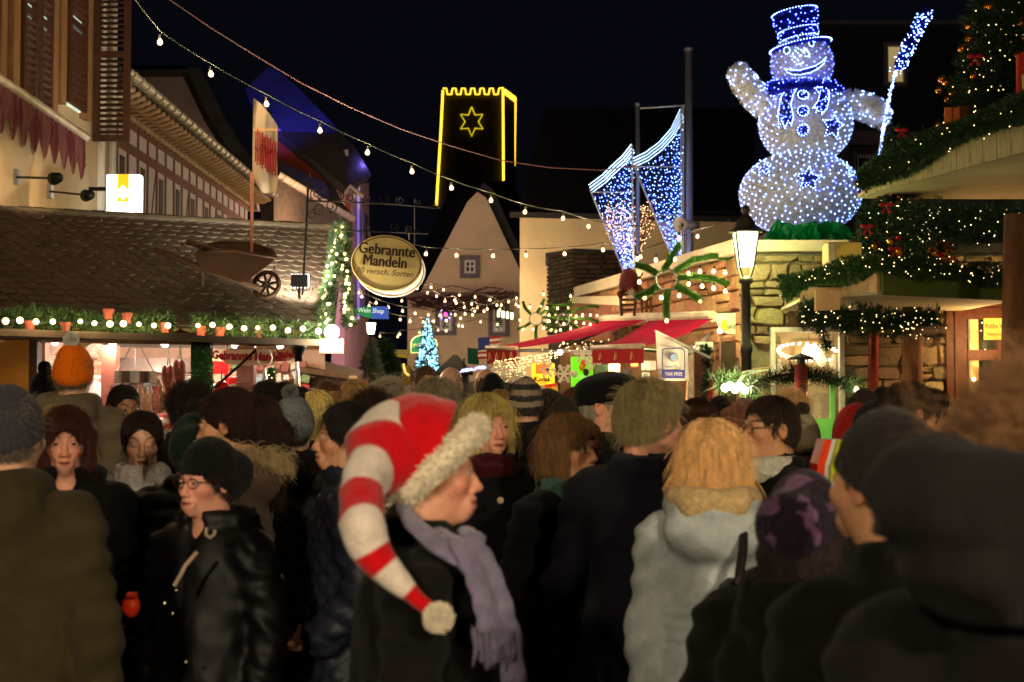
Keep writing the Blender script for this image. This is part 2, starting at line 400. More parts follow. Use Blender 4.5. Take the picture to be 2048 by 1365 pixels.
def shutter(O, U, w, h, nsl, par=house, bar=(.33,.66)):
    """louvred leaf from lower corner O along U"""
    U = Vector(U).normalized(); n = U.cross(Vector((0,0,1))); m3 = Matrix((U, -n, (0,0,1))).transposed(); O = Vector(O)
    mb = MB(); fw = .07
    for a in (fw/2, w-fw/2): mb.box(O+U*a+Vector((0,0,h/2)), (fw, .045, h), mat=m3)
    for b in [0+fw/2, h-fw/2]+[h*q for q in bar]: mb.box(O+U*w/2+Vector((0,0,b)), (w-2*fw, .040, fw), mat=m3)
    s = mb.build('shutter', SHUT, par); m4 = m3.to_4x4()
    for k in range(nsl):
        z = fw+(h-2*fw)*(k+.5)/nsl
        if any(abs(z-h*q) < fw*.7 for q in bar): continue
        mm = m4.copy(); mm.translation = O+U*w/2+Vector((0,0,z)); put('slat', slat, s, mm @ Matrix.Diagonal((w-2*fw,1,1.0,1)))
    return s
zb = at(215, 288, 15.6).z
for (pa, pb, lit) in ((-80, -20, 0), (28, 88, 1), (122, 158, 2)):
    ya = wl(pa, 200).y; yb = wl(pb, 200).y; zs = wl((pa+pb)/2, 215 if lit else 160).z
    if lit:
        mb = MB(); mb.box((XL-.12+.03+.10, (ya+yb)/2, zs+1.3), (.02, yb-ya, 2.6)); mb.build('window_pane', LITW, house)
    mid = (ya+yb)/2
    if lit == 1:
        shutter((XL+.07, mid-.04, zs), (0,-1,0), mid-.04-ya, 2.6, 34); shutter((XL+.07, yb, zs), (0,-1,0), yb-mid-.04, 2.6, 34)
    else: shutter((XL+.07, yb, zs), (0,-1,0), yb-ya, 2.6, 34)
    mb = MB()
    for yy in (ya-.16, yb+.10): mb.box((XL+.03, yy, zs+1.3), (.10, .17, 2.7))
    mb.build('window_surround', PINKW, house)
yo = wl(183, 288).y
shutter((XL+.02, 15.45, zb), (1,0,0), .40, 2.9, 46)
mb = MB(); mb.tube([(XL+.09, e1-.12, 0), (XL+.09, e1-.12, 4.35), (XL+.09, e1-.12, 7)], .05, 10); mb.build('drain_pipe', M('zinc pipe', S(180,175,160), metal=.3, rough=.5), house)
mb = MB(); mb.box((XL+.03, e1-.32, 3.2), (.05, .12, 6)); mb.build('corner_board', WHITEP, house)
# awning folded on the wall with a scalloped striped valance
aw = thing('wall_awning', (XL, 14, 4), 'striped dark red awning with pointed scallops on the cream wall', 'awning')
p0 = wl(-60, 118, XL+.35); p1 = wl(172, 275, XL+.35); mb = MB(); mb.tube([p0, p1], .045, 10); mb.build('roller_bar', TIN, aw, smooth=True)
AWR = M('dark red awning cloth', S(72,26,32), rough=.9, var=.15, vs=20); AWR2 = M('paler awning stripe', S(92,54,54), rough=.9, var=.15)
n = 11; mb = MB()
for k in range(n):
    a = p0.lerp(p1, k/n); b = p0.lerp(p1, (k+1)/n); q = []; m_ = 8
    for j in range(m_):
        t0, t1 = j/m_, (j+1)/m_; A = a.lerp(b, t0); B = a.lerp(b, t1); da = .28+.17*math.sin(math.pi*t0)**1.5; db = .28+.17*math.sin(math.pi*t1)**1.5
        w0 = .03*math.sin((k+t0)*9); w1 = .03*math.sin((k+t1)*9)
        mb.slab([A+Vector((0,0,0)), B+Vector((0,0,0)), B+Vector((w1,0,-db*.55)), A+Vector((w0,0,-da*.55))], .004, mi=(j//2) % 2)
        mb.slab([A+Vector((w0,0,-da*.55)), B+Vector((w1,0,-db*.55)), B+Vector((0,0,-db)), A+Vector((0,0,-da))], .004, mi=(j//2) % 2)
mb.build('valance', [AWR, AWR2], aw)
mb = MB(); mb.slab([p0, p1, p1+Vector((-.33,0,.22)), p0+Vector((-.33,0,.22))], .01); mb.build('awning_cloth', AWR, aw)
for (px, py, hx, hy, lab) in ((30,355,112,357,'black swan-neck spotlight on the cream wall, further from the drain pipe'), (97,383,176,391,'black swan-neck spotlight on the cream wall, closer to the drain pipe')):
    w0 = wl(px, py); h0 = wl(hx, hy, XL+.62); L = thing('wall_lamp', w0, lab, 'wall lamp', 'spotlights on the cream wall')
    MB().box(w0+Vector((.02,0,0)), (.04,.09,.14)).build('wall_plate', STEEL, L); MB().tube([w0, w0.lerp(h0, .9), h0], .012, 6).build('arm', IRON, L)
    dr = (Vector((XL+.0, w0.y, w0.z-.1))-h0).normalized(); MB().tube([h0-dr*.06, h0+dr*.05], [.045,.06], 10).build('lamp_head', IRON, L, smooth=True)
    MB().tube([h0+dr*.051, h0+dr*.056], [.045,.045], 10).build('lamp_glass', led_mat('warm lamp glass', (1,.75,.45), 12, False), L)
    light(h0+dr*.08, 20, (1,.66,.34), .04, L, kind='SPOT', aim=Vector((XL, w0.y, w0.z-.1)), ang=R(85))
# lit box sign
SGN = thing('illuminated_sign', (-4.35, 15.2, 3), 'square lit white sign with yellow stripe and crown emblem', 'sign')
a = at(213, 349, 15.3); b = at(280, 421, 15.3); cx, cz = (a.x+b.x)/2, (a.z+b.z)/2; sw = b.x-a.x; sh = (a.z-b.z)+.1; cz -= .05
MB().box((cx, 15.36, cz), (sw, .12, sh), bev=.01).build('sign_box', M('lit sign face', (.9,.9,.9), em=(1,.97,.86), es=2.6, var=0), SGN)
MB().box((cx, 15.297, cz+sh/2-.15), (sw*.33, .006, .30)).build('yellow_stripe', M('lit yellow film', (.9,.6,.05), em=(1,.58,.01), es=.95, var=0), SGN)
em = MB(); wm_ = M('lit white emblem', (.9,.9,.9), em=(1,.95,.8), es=1.7, var=0)
for dx, dz, r_ in ((0,.05,.028),(-.04,.02,.022),(.04,.02,.022),(0,-.02,.042),(-.045,-.035,.018),(.045,-.035,.018),(0,-.06,.02)):
    em.tube([(cx+dx,15.293,cz+sh/2-.20+dz),(cx+dx,15.288,cz+sh/2-.20+dz)], r_, 10)
em.build('emblem', wm_, SGN)
text('lettering', 'Dallmayr', .105, frame(Vector((cx, 15.292, cz-sh/2+.135)), (1,0,0), (0,-1,0)), M('grey print', S(150,140,110), em=(.75,.72,.55), es=.9, var=0), SGN, ext=.001)
MB().box((cx-.25,15.4,cz+.1), (.3,.04,.04)).build('bracket', IRON, SGN)
# ---- half timbered house
TIMB = M('red brown timber', S(100,54,38), var=.3, vs=8, bump=.4); LIME = M('lilac lime panel', S(196,184,190), rough=.9, var=.08, bump=.2)
th = thing('timber_house', (-5, 21, 0), 'half-timbered house with white panels, deep rafter eaves and long gutter', 'house')
Y0, Y1, XT = 16.6, 26.5, -4.95
MB().box((XT-.2,(Y0+Y1)/2,2.6), (.4,Y1-Y0,5.2)).build('wall', LIME, th)
beam = lambda a, b, wd, nm='timber', mt=TIMB, d=.012: MB().slab([Vector(a)+Vector((d,0,wd/2)), Vector(b)+Vector((d,0,wd/2)), Vector(b)+Vector((d,0,-wd/2)), Vector(a)+Vector((d,0,-wd/2))][::-1], d+.02).build(nm, mt, th)
for z in (5.13, 4.80, 3.45): beam((XT,Y0,z), (XT,Y1,z), .13)
k = 0; y = Y0+.1
while y < Y1:
    MB().box((XT+.003,y,4.965), (.020,.07,.20)).build('timber', TIMB, th); 
    MB().box((XT+.003,y,4.125), (.020,.08,1.22)).build('timber', TIMB, th)
    if k % 2 == 0:
        MB().box((XT+.002,y+.25,4.1), (.014,.22,1.1)).build('window', M('dark shutter board', S(46,34,34)), th)
    elif k % 4 == 1: beam((XT,y+.05,3.55), (XT,y+.45,4.70), .07)
    y += .5; k += 1
gz = 5.38; GX = -4.5
roof = MB().slab([(GX-.02,Y0-.3,gz+.04),(GX-.02,Y1,gz+.04),(-8.5,Y1,gz+1.75),(-8.5,Y0-.3,gz+1.75)], .12).build('roof', SLATE, th)
RAFT = M('pale curved rafter', S(170,140,108), var=.25, bump=.3)
MB().slab([(GX-.03,Y0-.2,gz-.10),(XT,Y0-.2,gz-.15),(XT,Y1,gz-.15),(GX-.03,Y1,gz-.10)], .02).build('eave_board', M('dark eave boards', S(66,44,34), var=.3), th)
raf = MB(); pr = [(0,0),(.06,-.01),(.12,-.035),(.18,-.045),(.26,-.03),(.34,-.045),(.42,-.075),(.46,-.08)]
raf.tube([(-x,0,z-.03) for x, z in pr], .026, 5); rm = raf.mesh('rafter', RAFT, True); y = Y0
while y < Y1: put('rafter', rm, th, Matrix.Translation((GX+.0,y,gz-.08)) @ Matrix.Diagonal((1,1.4,1.3,1))); y += .245
mb = MB(); y = Y0
mb.tube([(XT+.05,Y0,gz-.20),(XT+.05,Y1,gz-.20)], .035, 8); mb.build('cornice', RAFT, th)
ml = MB(); 
def gutter(a, b, par, r=.075, step=.33):
    a, b = Vector(a), Vector(b); mb = MB(); t = (b-a).normalized(); s = t.cross(Vector((0,0,1))).normalized(); vs = []; nn = 9
    for p in (a, b):
        for i in range(nn):
            an = math.pi*i/(nn-1); vs.append(p+s*math.cos(an)*r-Vector((0,0,1))*math.sin(an)*r)
        for i in range(nn-1, -1, -1):
            an = math.pi*i/(nn-1); vs.append(p+s*math.cos(an)*(r-.008)-Vector((0,0,1))*math.sin(an)*(r-.008))
    mb.add(vs, [(i, (i+1)%(2*nn), 2*nn+(i+1)%(2*nn), 2*nn+i) for i in range(2*nn)]+[tuple(range(2*nn)), tuple(range(4*nn-1, 2*nn-1, -1))])
    g = mb.build('gutter', TIN, par, smooth=False); h = MB(); L = (b-a).length; k = step/2
    while k < L:
        p = a+t*k; h.tube([p+s*math.cos(u)*(r+.008)-Vector((0,0,1))*math.sin(u)*(r+.008) for u in [math.pi*i/8 for i in range(9)]], .010, 4); k += step
    h.build('gutter_hook', TIN, g, kind='stuff'); return g
gutter((GX+.04,Y0-.3,gz), (GX+.04,Y1,gz), th)
MB().tube([(GX+.04,Y0-.2,gz-.06),(GX+.04,Y0-.2,gz-.2),(GX-.10,Y0-.2,gz-.32),(GX-.16,Y0-.2,gz-.45),(XT+.12,Y0-.2,gz-.6),(XT+.12,Y0-.2,3)], .045, 8).build('drain_pipe', TIN, th, smooth=True)
# ---- grey gable behind
GREY = M('grey roughcast gable', S(160,138,140), rough=.95, var=.12, vs=2, bump=.3)
gh = thing('gabled_house', (-7,28,0), 'tall dim grey gable rising behind the timber house gutter', 'house')
P_ = lambda px, py, Y: at(px, py, Y)
mb = MB(); mb.slab([P_(150,141,28),P_(150,420,28),P_(515,420,28),P_(505,352,28),P_(466,312,28),P_(420,240,28),P_(372,141,28)], .3); mb.build('wall', GREY, gh)
MB().slab([P_(150,139,27.9),P_(374,139,27.9),P_(374,131,29.9),P_(150,131,29.9)], .15).build('roof', SLATE, gh)
for a, b in (((372,139),(420,238)),((420,238),(466,310)),((466,310),(530,372))):
    MB().slab([P_(*a,27.9), P_(*b,27.9), P_(b[0]+28,b[1]-4,28.2), P_(a[0]+28,a[1]-4,28.2)], .25).build('roof_edge', SLATE, gh)
# ---- blue lit roof, red gable, purple fronted house
bh = thing('tall_roofed_house', (-5,34,0), 'house with steep blue-lit slate roof, red gable and purple-lit front', 'house')
BSL = M('blue grey slate', S(96,104,140), rough=.8, var=.3, vs=1.2, bump=.8, bs=5); REDW = M('brick red render', S(170,70,40), rough=.9, var=.15, vs=2)
PURP = M('pale rose render', S(196,150,170), rough=.9, var=.1, vs=3)
mb = MB(); Yb = 34
mb.slab([P_(543,128,Yb+3),P_(490,178,Yb+1.9),P_(522,262,Yb+.15),P_(688,270,Yb),P_(600,180,Yb+1.9)], .3); mb.build('blue_roof', BSL, bh)
mb = MB(); mb.slab([P_(548,255,Yb-1),P_(548,430,Yb-1),P_(700,430,Yb-1),P_(692,376,Yb-1),P_(560,262,Yb-1)], .3); mb.build('gable_wall', REDW, bh)
MB().slab([P_(556,256,Yb-1.2),P_(692,374,Yb-1.2),P_(694,386,Yb-1.2),P_(556,270,Yb-1.2)][::-1], .35).build('verge_board', M('pale verge', S(190,170,160)), bh)
MB().slab([P_(556,262,Yb-1.3),P_(692,376,Yb-1.3),P_(744,350,Yb-.2),P_(706,290,Yb-.1),P_(680,268,Yb-.2)], .2).build('dark_roof', SLATE, bh)
a = P_(690,400,Yb-1.1); b = P_(738,400,Yb+3.5)
MB().slab([Vector((a.x,a.y,0)),Vector((b.x,b.y,0)),Vector((b.x,b.y,P_(738,365,b.y).z)),Vector((a.x,a.y,P_(690,378,a.y).z))], .3).build('front_wall', PURP, bh)
BLUEN = led_mat('blue strip light', (.16,.14,1), .45)
for px, Yq, ya, yb_ in ((717,Yb+1,640,360),(690,Yb-1.3,640,430)):
    if px == 717: MB().tube([P_(px,ya,Yq),P_(px,yb_,Yq)], .035, 6).build('blue_light_strip', BLUEN, bh)
MB().tube([P_(722,330,Yb+1.2),P_(722,355,Yb+1),P_(712,375,Yb),P_(708,392,Yb-1)], .07, 8).build('drain_pipe', TIN, bh, smooth=True)
MB().tube([P_(692,300,Yb-.5),P_(693,340,Yb-.5)], .05, 8).build('vent_pipe', TIN, bh)
MB().tube([P_(728,395,Yb-1.3),P_(700,372,Yb-1.3),P_(684,396,Yb-1.4)], .05, 8).build('drain_pipe', TIN, bh)
for q in range(3): MB().box(P_(728,470+q*62,Yb+1.0)+Vector((0,0,0)), (.12,.7,1.0)).build('window', M('dim violet glass', S(80,70,110), rough=.2), bh)
light(P_(520,330,Yb-4)+Vector((0,0,1)), 1500, (.14,.10,1), .3, bh, kind='SPOT', aim=P_(578,205,Yb+1), ang=R(38), name='blue_floodlight')
MB().box(P_(520,330,Yb-4)+Vector((0,.1,1)), (.4,.3,.3)).build('floodlight', IRON, bh)
light(P_(727,330,Yb-.2), 60, (.25,.15,1), .1, bh, name='blue_floodlight')
light(P_(640,440,Yb-4.5), 150, (1,.55,.3), .2, bh, name='added_warm_light')  # light without a fixture, added to warm and brighten the red gable
light(P_(735,560,Yb-2.5), 70, (.75,.4,.9), .2, bh, name='violet_lamp')
# second gutter house between
h2 = thing('low_gutter_house', (-4.6,29,0), 'low house with pale gutter between the timber house and red gable', 'house')
MB().slab([P_(548,345,29.2),P_(548,470,29.2),P_(705,470,33.2),P_(705,432,33.2)], .3).build('wall', M('dark weathered boards', S(70,62,54), var=.3), h2)
gutter(P_(552,345,28.9), P_(703,434,33), h2, r=.10, step=.5)
mb = MB(); mb.slab([P_(552,340,29),P_(703,430,33.1),P_(690,385,33.6),P_(552,318,29.6)], .1); mb.build('roof', SLATE, h2)
# ---- light rope tower
tw = thing('church_tower', (-.8,130,0), 'dark square tower outlined in yellow light rope with a star', 'tower')
TWM = M('dark tower masonry', S(70,62,58), rough=.95, var=.3, vs=.8, bump=.5, bs=3)
Yt = 130; A = [P_(886,180,Yt),P_(1007,180,Yt),P_(1007,780,Yt),P_(856,780,Yt)]
Bk = [P_(908,186,Yt+6),P_(1031,197,Yt+6),P_(1031,780,Yt+6),P_(880,780,Yt+6)]
mb = MB(); mb.add(A+Bk, [(0,3,2,1),(4,5,6,7),(0,1,5,4),(1,2,6,5),(3,7,6,2),(0,4,7,3)]); mb.build('tower_body', TWM, tw)
YEL = led_mat('yellow light rope', (1,.58,.03), 3.2, False); YEL2 = led_mat('dim yellow light rope', (.95,.72,.02), 1.1, False)
rp = lambda pts, r=.085, m=YEL, nm='light_rope': MB().tube(pts, r, 6).build(nm, m, tw)
f = Vector((0,-.15,0)); rp([P_(886,182,Yt)+f,P_(881,280,Yt)+f,P_(873,412,Yt)+f], .10); rp([P_(1006,180,Yt)+f,P_(1007,385,Yt)+f], .09); rp([P_(1031,197,Yt+5.9)+f,P_(1029,332,Yt+5.9)+f], .08)
cr = [(886,178)]; x = 893
for k in range(6):
    x0 = 889+k*18.6; cr += [(x0+4,178),(x0+6,190),(x0+14,190),(x0+16,178)]
cr += [(1007,177)]
rp([P_(x,y,Yt)+f for x, y in cr], .065)
cr = []
for k in range(5):
    t = k/5; x0 = 1008+23*t; y0 = 179+17*t; cr += [(x0,y0,t),(x0+1.4,y0+11,t),(x0+2.6,y0+12,t),(x0+3.4,y0+1.5,t)]
cr += [(1031,197,1)]
rp([P_(x,y,Yt+5.9*t)+f for x, y, t in cr], .055)
st = []
for k in range(12):
    an = math.pi/2+k*math.pi/6; r_ = 30 if k % 2 == 0 else 15.5; st.append(P_(943.5+r_*math.cos(an)*.86, 244.5-r_*math.sin(an)*.98, Yt)+f)
rp(st+[st[0]], .05, YEL2, 'light_star')
# ---- white gable house, centre
wg = thing('gable_house', (-1,38,0), 'cream steep-gabled house with small attic window straight ahead', 'house'); Yg = 38
WGW = M('cream gable render', S(230,208,170), rough=.9, var=.12, vs=1.2, bump=.3, bs=10)
MB().slab([P_(955,384,Yg),P_(935,404,Yg),P_(838,590,Yg),P_(815,592,Yg),P_(815,800,Yg),P_(1042,800,Yg),P_(1042,545,Yg),P_(972,396,Yg)], .3).build('gable_wall', WGW, wg)
MB().slab([P_(955,378,Yg+.35),P_(931,400,Yg+.35),P_(832,592,Yg+.35),P_(802,592,Yg+5),P_(905,372,Yg+5)], .25).build('roof', SLATE, wg)
MB().slab([P_(955,378,Yg+.35),P_(974,394,Yg+.35),P_(1050,562,Yg+.35),P_(1050,430,Yg+6),P_(1000,372,Yg+6)][::-1], .25).build('roof', SLATE, wg)
MB().box(P_(925,592,Yg)+Vector((0,-.18,0)), (3.0,.14,.16)).build('string_course', M('grey stone band', S(140,120,100)), wg)
WFR = M('grey window surround', S(120,112,120)); GLD = M('dark window glass', S(22,24,32), rough=.1, spec=.6, var=.1)
def window(x0, y0, x1, y1, Y, par, fr=.06, sur=.12, mull=True, glass=GLD, nm='window', lit=None):
    a = at(x0, y0, Y); b = at(x1, y1, Y); c = (a+b)/2; wd = abs(b.x-a.x); hh = abs(a.z-b.z)
    mb = MB(); 
    for sx in (-1, 1): mb.box((c.x+sx*(wd/2+sur/2), Y-.06, c.z), (sur,.12,hh+2*sur))
    for sz in (-1, 1): mb.box((c.x, Y-.055, c.z+sz*(hh/2+sur/2)), (wd,.11,sur))
    w_ = mb.build(nm, WFR, par); mb = MB()
    for sx in (-1, 1): mb.box((c.x+sx*(wd/2-fr/2), Y-.04, c.z), (fr,.08,hh))
    for sz in (-1, 1): mb.box((c.x, Y-.035, c.z+sz*(hh/2-fr/2)), (wd-2*fr,.07,fr))
    if mull: mb.box((c.x,Y-.03,c.z), (fr*.9,.06,hh-2*fr)); mb.box((c.x,Y-.028,c.z+hh*.05), (wd-2*fr,.05,fr*.7))
    mb.build('frame', WHITEP, w_); MB().box((c.x,Y-.012,c.z), (wd,.02,hh)).build('pane', lit or glass, w_); return w_
window(929,521,951,548,Yg,wg); window(880,612,904,662,Yg,wg,mull=False); window(986,615,1010,665,Yg,wg,mull=False)
# shining star decoration in the lower window
sd = thing('star_decoration', P_(891,629,Yg-.3), 'magenta centred window star with blue-white tips', 'star light'); c = P_(891,629,Yg-.3)
MB().ball(c, .055, 8, 6).build('star_core', led_mat('magenta light', (1,.02,.25), 3), sd); mb = MB()
for k in range(8): mb.octa(c+Vector((math.cos(k*math.pi/4)*.15,0,math.sin(k*math.pi/4)*.15)), .018)
mb.build('star_tips', led_mat('blue white light', (.35,.35,1), 8), sd)
# ---- flat-roofed cream building right of centre
fb = thing('flat_roofed_building', (2.5,30,0), 'plain cream flat-roofed building behind the red awnings', 'building'); Yf = 30
MB().slab([P_(1040,430,Yf),P_(1040,800,Yf),P_(1500,800,Yf),P_(1500,440,Yf)], .5).build('wall', WGW, fb)
MB().slab([P_(1020,424,Yf-.25),P_(1500,434,Yf-.25),P_(1500,428,Yf+4),P_(1020,418,Yf+4)], .12).build('roof_edge', SLATE, fb)
MB().slab([P_(1036,424,Yf+5),P_(1510,424,Yf+5),P_(1510,215,Yf+9),P_(1090,215,Yf+9)], .2).build('hipped_roof', M('night slate', S(40,38,40), rough=.85, var=.3, vs=2), fb)
# stone annex in front
sa = thing('stone_annex', (1.3,23,0), 'dark brick-like stone annex standing against the cream building', 'building')
a = P_(1097,510,23.5); b = P_(1150,503,22.4); c = P_(1245,506,22.4)
for p, q in ((a, b), (b, c)):
    z1 = p.z
    MB().slab([Vector((p.x,p.y+.08,0)),Vector((q.x,q.y+.08,0)),Vector((q.x,q.y+.08,z1)),Vector((p.x,p.y+.08,z1))], .3).build('wall', ROCKD, sa)
    stones(sa, (p.x,p.y,2.6), (q-p).to_2d().to_3d(), (q-p).to_2d().length, z1-2.6, (.045,.085), (.12,.30), ROCKD, seed=5, depth=.05, cap=150)
MB().slab([a+Vector((-.05,0,.03)),b+Vector((0,-.1,.03)),c+Vector((0,-.1,.03)),c+Vector((0,2,.05)),a+Vector((0,2,.05))], .05).build('coping', SLATE, sa)
# ---- big dark building behind the snowman
db = thing('dark_building', (6,44,0), 'unlit building behind the snowman with one lit curtained window', 'building'); Yd = 44
DKW = M('unlit grey render', S(46,46,56), rough=.95, var=.15, vs=1)
MB().slab([P_(1640,52,Yd),P_(1640,800,Yd),P_(2300,800,Yd),P_(2300,56,Yd)], .5).build('wall', DKW, db)
MB().box(P_(1970,50,Yd)+Vector((0,-.2,0)), (10.3,.3,.10)).build('eave', M('dim eave', S(110,110,120)), db)
CUR = M('lit yellow curtain', (.7,.55,.3), em=(1,.72,.30), es=.32, var=.3, vs=12, stretch=(9,1,.3), noshadow=True)
window(1772,92,1808,168,Yd,db,fr=.05,sur=.10,lit=CUR,mull=False)
l2 = thing('low_rear_building', (7,32,0), 'low grey building with railing and dark window behind the snowman', 'building')
MB().slab([P_(1690,262,32),P_(1690,800,32),P_(2200,800,32),P_(2200,266,32)], .4).build('wall', M('dim rose render', S(84,74,84), var=.15), l2)
window(1712,312,1745,372,32,l2,sur=.05,mull=False)
mb = MB()
for k in range(12): q = P_(1700+k*6,292,31.8); mb.tube([q, q-Vector((0,0,.55))], .012, 4)
mb.tube([P_(1697,292,31.8),P_(1770,292,31.8)], .014, 4); mb.build('railing', IRON, l2)
# ---------------------------------------------------------------- needles, garlands, bulbs
def needle_mesh(name, Cn, D, m=10, L=.05, wd=.0035, spread=.7, mat=PINE):
    Cn = np.asarray(Cn, float); D = np.asarray(D, float); n = len(Cn)
    c = np.repeat(Cn, m, 0)+nrs.randn(n*m, 3)*L*.18; d = np.repeat(D, m, 0)+nrs.randn(n*m, 3)*spread; d /= np.linalg.norm(d, axis=1, keepdims=True)
    s = np.cross(d, nrs.randn(n*m, 3)); s /= np.linalg.norm(s, axis=1, keepdims=True)+1e-9; l = L*(.6+.7*nrs.rand(n*m, 1))
    V = np.stack([c-s*wd, c+s*wd, c+d*l], 1).reshape(-1, 3); return npmesh(name, V, np.arange(len(V)).reshape(-1, 3), mat, False)
def along(pts, n):
    P = np.array([list(p) for p in pts], float); seg = np.linalg.norm(np.diff(P, axis=0), axis=1); cum = np.concatenate([[0], np.cumsum(seg)]); t = nrs.rand(n)*cum[-1]
    i = np.clip(np.searchsorted(cum, t)-1, 0, len(seg)-1); f = ((t-cum[i])/seg[i])[:,None]; return P[i]*(1-f)+P[i+1]*f, (P[i+1]-P[i])/seg[i][:,None]
def leds(name, P, r, mat, parent):
    P = np.asarray(P, float); n = len(P); o = np.array([(1,0,0),(-1,0,0),(0,1,0),(0,-1,0),(0,0,1),(0,0,-1)])*r
    V = (P[:,None,:]+o[None]).reshape(-1, 3); F0 = np.array([(0,2,4),(2,1,4),(1,3,4),(3,0,4),(2,0,5),(1,2,5),(3,1,5),(0,3,5)])
    F = (F0[None]+np.arange(n)[:,None,None]*6).reshape(-1, 3); o_ = put(name, npmesh(name, V, F, mat, False), parent); o_['kind'] = 'stuff'; return o_
def garland(pts, rad, dens, label, group=None, L=.055, m=11, mat=PINE, nl=0, lr=.0065, lm=None, drop=0, name='fir_garland', wd=.0035):
    """fir garland along a path: a rope, needle sprays, fairy lights"""
    pts = [Vector(p) for p in pts]; ln = sum((pts[i+1]-pts[i]).length for i in range(len(pts)-1)); g = thing(name, pts[0], label, 'garland', group)
    MB().tube(pts, .012, 6).build('rope', CABLE, g)
    n = int(ln*dens); c, t = along(pts, n); q = nrs.randn(n, 3); q -= (q*t).sum(1, keepdims=True)*t; q /= np.linalg.norm(q, axis=1, keepdims=True)
    lump = 1+.35*np.sin(c[:,0:1]*9+c[:,2:3]*7); rr = rad*nrs.rand(n, 1)**.6*lump*.8; c = c+q*rr; c[:,2] -= drop*nrs.rand(n)**1.2
    put('needles', needle_mesh('needles', c, q+t*.3*nrs.choice((-1,1), (n,1)), m, L, wd, .6, mat), g)['kind'] = 'stuff'
    if nl:
        c, t = along(pts, nl); q = nrs.randn(nl, 3); q[:,1] = -np.abs(q[:,1])*1.2; q /= np.linalg.norm(q, axis=1, keepdims=True); c = c+q*rad*.95; c[:,2] -= drop*nrs.rand(nl)
        leds('fairy_lights', c, lr, lm or GLASSL, g)
    return g
def conifer(base, h, r, label, n=1400, nl=160, baub=0, L=.09, mat=PINE2, group=None, lm=None, lr=.007, cat='christmas tree', name='fir_tree', wd=.004, bm=None, jag=.25):
    g = thing(name, base, label, cat, group); b = Vector(base)
    MB().tube([b, b+Vector((0,0,h*.97))], [r*.10, .01], 7).build('trunk', WOODD, g)
    def pts(n, k=1.0, pw=.5):
        z = 1-np.sqrt(nrs.rand(n)); a = nrs.rand(n)*2*math.pi; tier = .82+.18*np.abs(np.sin(z*26+a*.5)); bump = 1+jag*.6*np.sin(a*5+z*23)
        rr = r*(1-z)*k*nrs.rand(n)**pw*tier*bump+.015
        return np.stack([b.x+rr*np.cos(a), b.y+rr*np.sin(a), b.z+z*h-.18*rr], 1), np.stack([np.cos(a), np.sin(a), .12+0*a], 1)
    c, d = pts(n); put('crown', needle_mesh('crown', c, d, 11, L, wd, .55, mat), g)
    if nl: c, d = pts(nl, 1.04, .12); leds('fairy_lights', c, lr, lm or GLASSL, g)
    if baub:
        c, d = pts(baub, 1.2, .04); bmesh_ = MB().ball((0,0,0), 1, 10, 7).mesh('bauble', M('gold bauble', S(205,130,40), metal=.9, rough=.22, var=.05), True); br = MB().ball((0,0,0), 1, 10, 7).mesh('bauble', M('red bauble', S(190,30,24), metal=.6, rough=.25, var=.05), True)
        for k, p in enumerate(c): put('bauble', br if k % 7 == 0 else bmesh_, g, Matrix.Translation(p) @ Matrix.Scale(nrs.uniform(.028,.042) if bm is None else bm, 4))
    return g
bulb_glass = MB(); bulb_glass.lathe([(.0,-.040),(.018,-.036),(.029,-.022),(.032,-.006),(.028,.010),(.018,.026),(.013,.036),(.013,.042)], 12); bulb_me = bulb_glass.mesh('bulb', BULB, True)
sock_me = MB().lathe([(.015,.036),(.017,.045),(.017,.085),(.008,.09)], 8).mesh('socket', SOCK)
fil_me = MB().ball((0,0,-.006), .036, 8, 6).mesh('filament', BULBC)
def hang_bulb(p, par, sc1=1.0, power=0, col=(1,.70,.38)):
    sc1 = sc1*.70
    b = put('bulb', bulb_me, par, Matrix.Translation(p) @ Matrix.Rotation(rnd.uniform(-.15,.15), 4, 'Y') @ Matrix.Scale(sc1, 4)); put('socket', sock_me, b, Matrix.Identity(4))
    b.children[0].matrix_parent_inverse = Matrix.Identity(4)
    q = put('glow_core', fil_me, b, Matrix.Diagonal((.62,.62,.7,1))); q.matrix_parent_inverse = Matrix.Identity(4)
    if power: light(Vector(p), power, col, .045*sc1, par)
    return b
def string_light(bp, label, wire_up=.085, group='bulb strings across the lane', sag=.0, power=0, scb=1.0, ext0=None, ext1=None, cm=CABLE, r=.0055, name='string_light', every=1):
    g = thing(name, bp[0], label, 'string light', group); w_ = [Vector(p)+Vector((0,0,wire_up*scb)) for p in bp]
    pts = ([Vector(ext0)] if ext0 else [])+w_+([Vector(ext1)] if ext1 else [])
    fin = []
    for i in range(len(pts)-1):
        a, b = pts[i], pts[i+1]
        for k in range(4):
            t = k/4; q = a.lerp(b, t); q.z -= 4*t*(1-t)*.012*(b-a).length; fin.append(q)
    fin.append(pts[-1]); MB().tube(fin, r, 5).build('cable', cm, g)
    for i, p in enumerate(bp): hang_bulb(p, g, scb, power if i % every == 0 else 0)
    return g
GREENC = M('green twisted cable', S(36,46,28), rough=.5, var=.2)
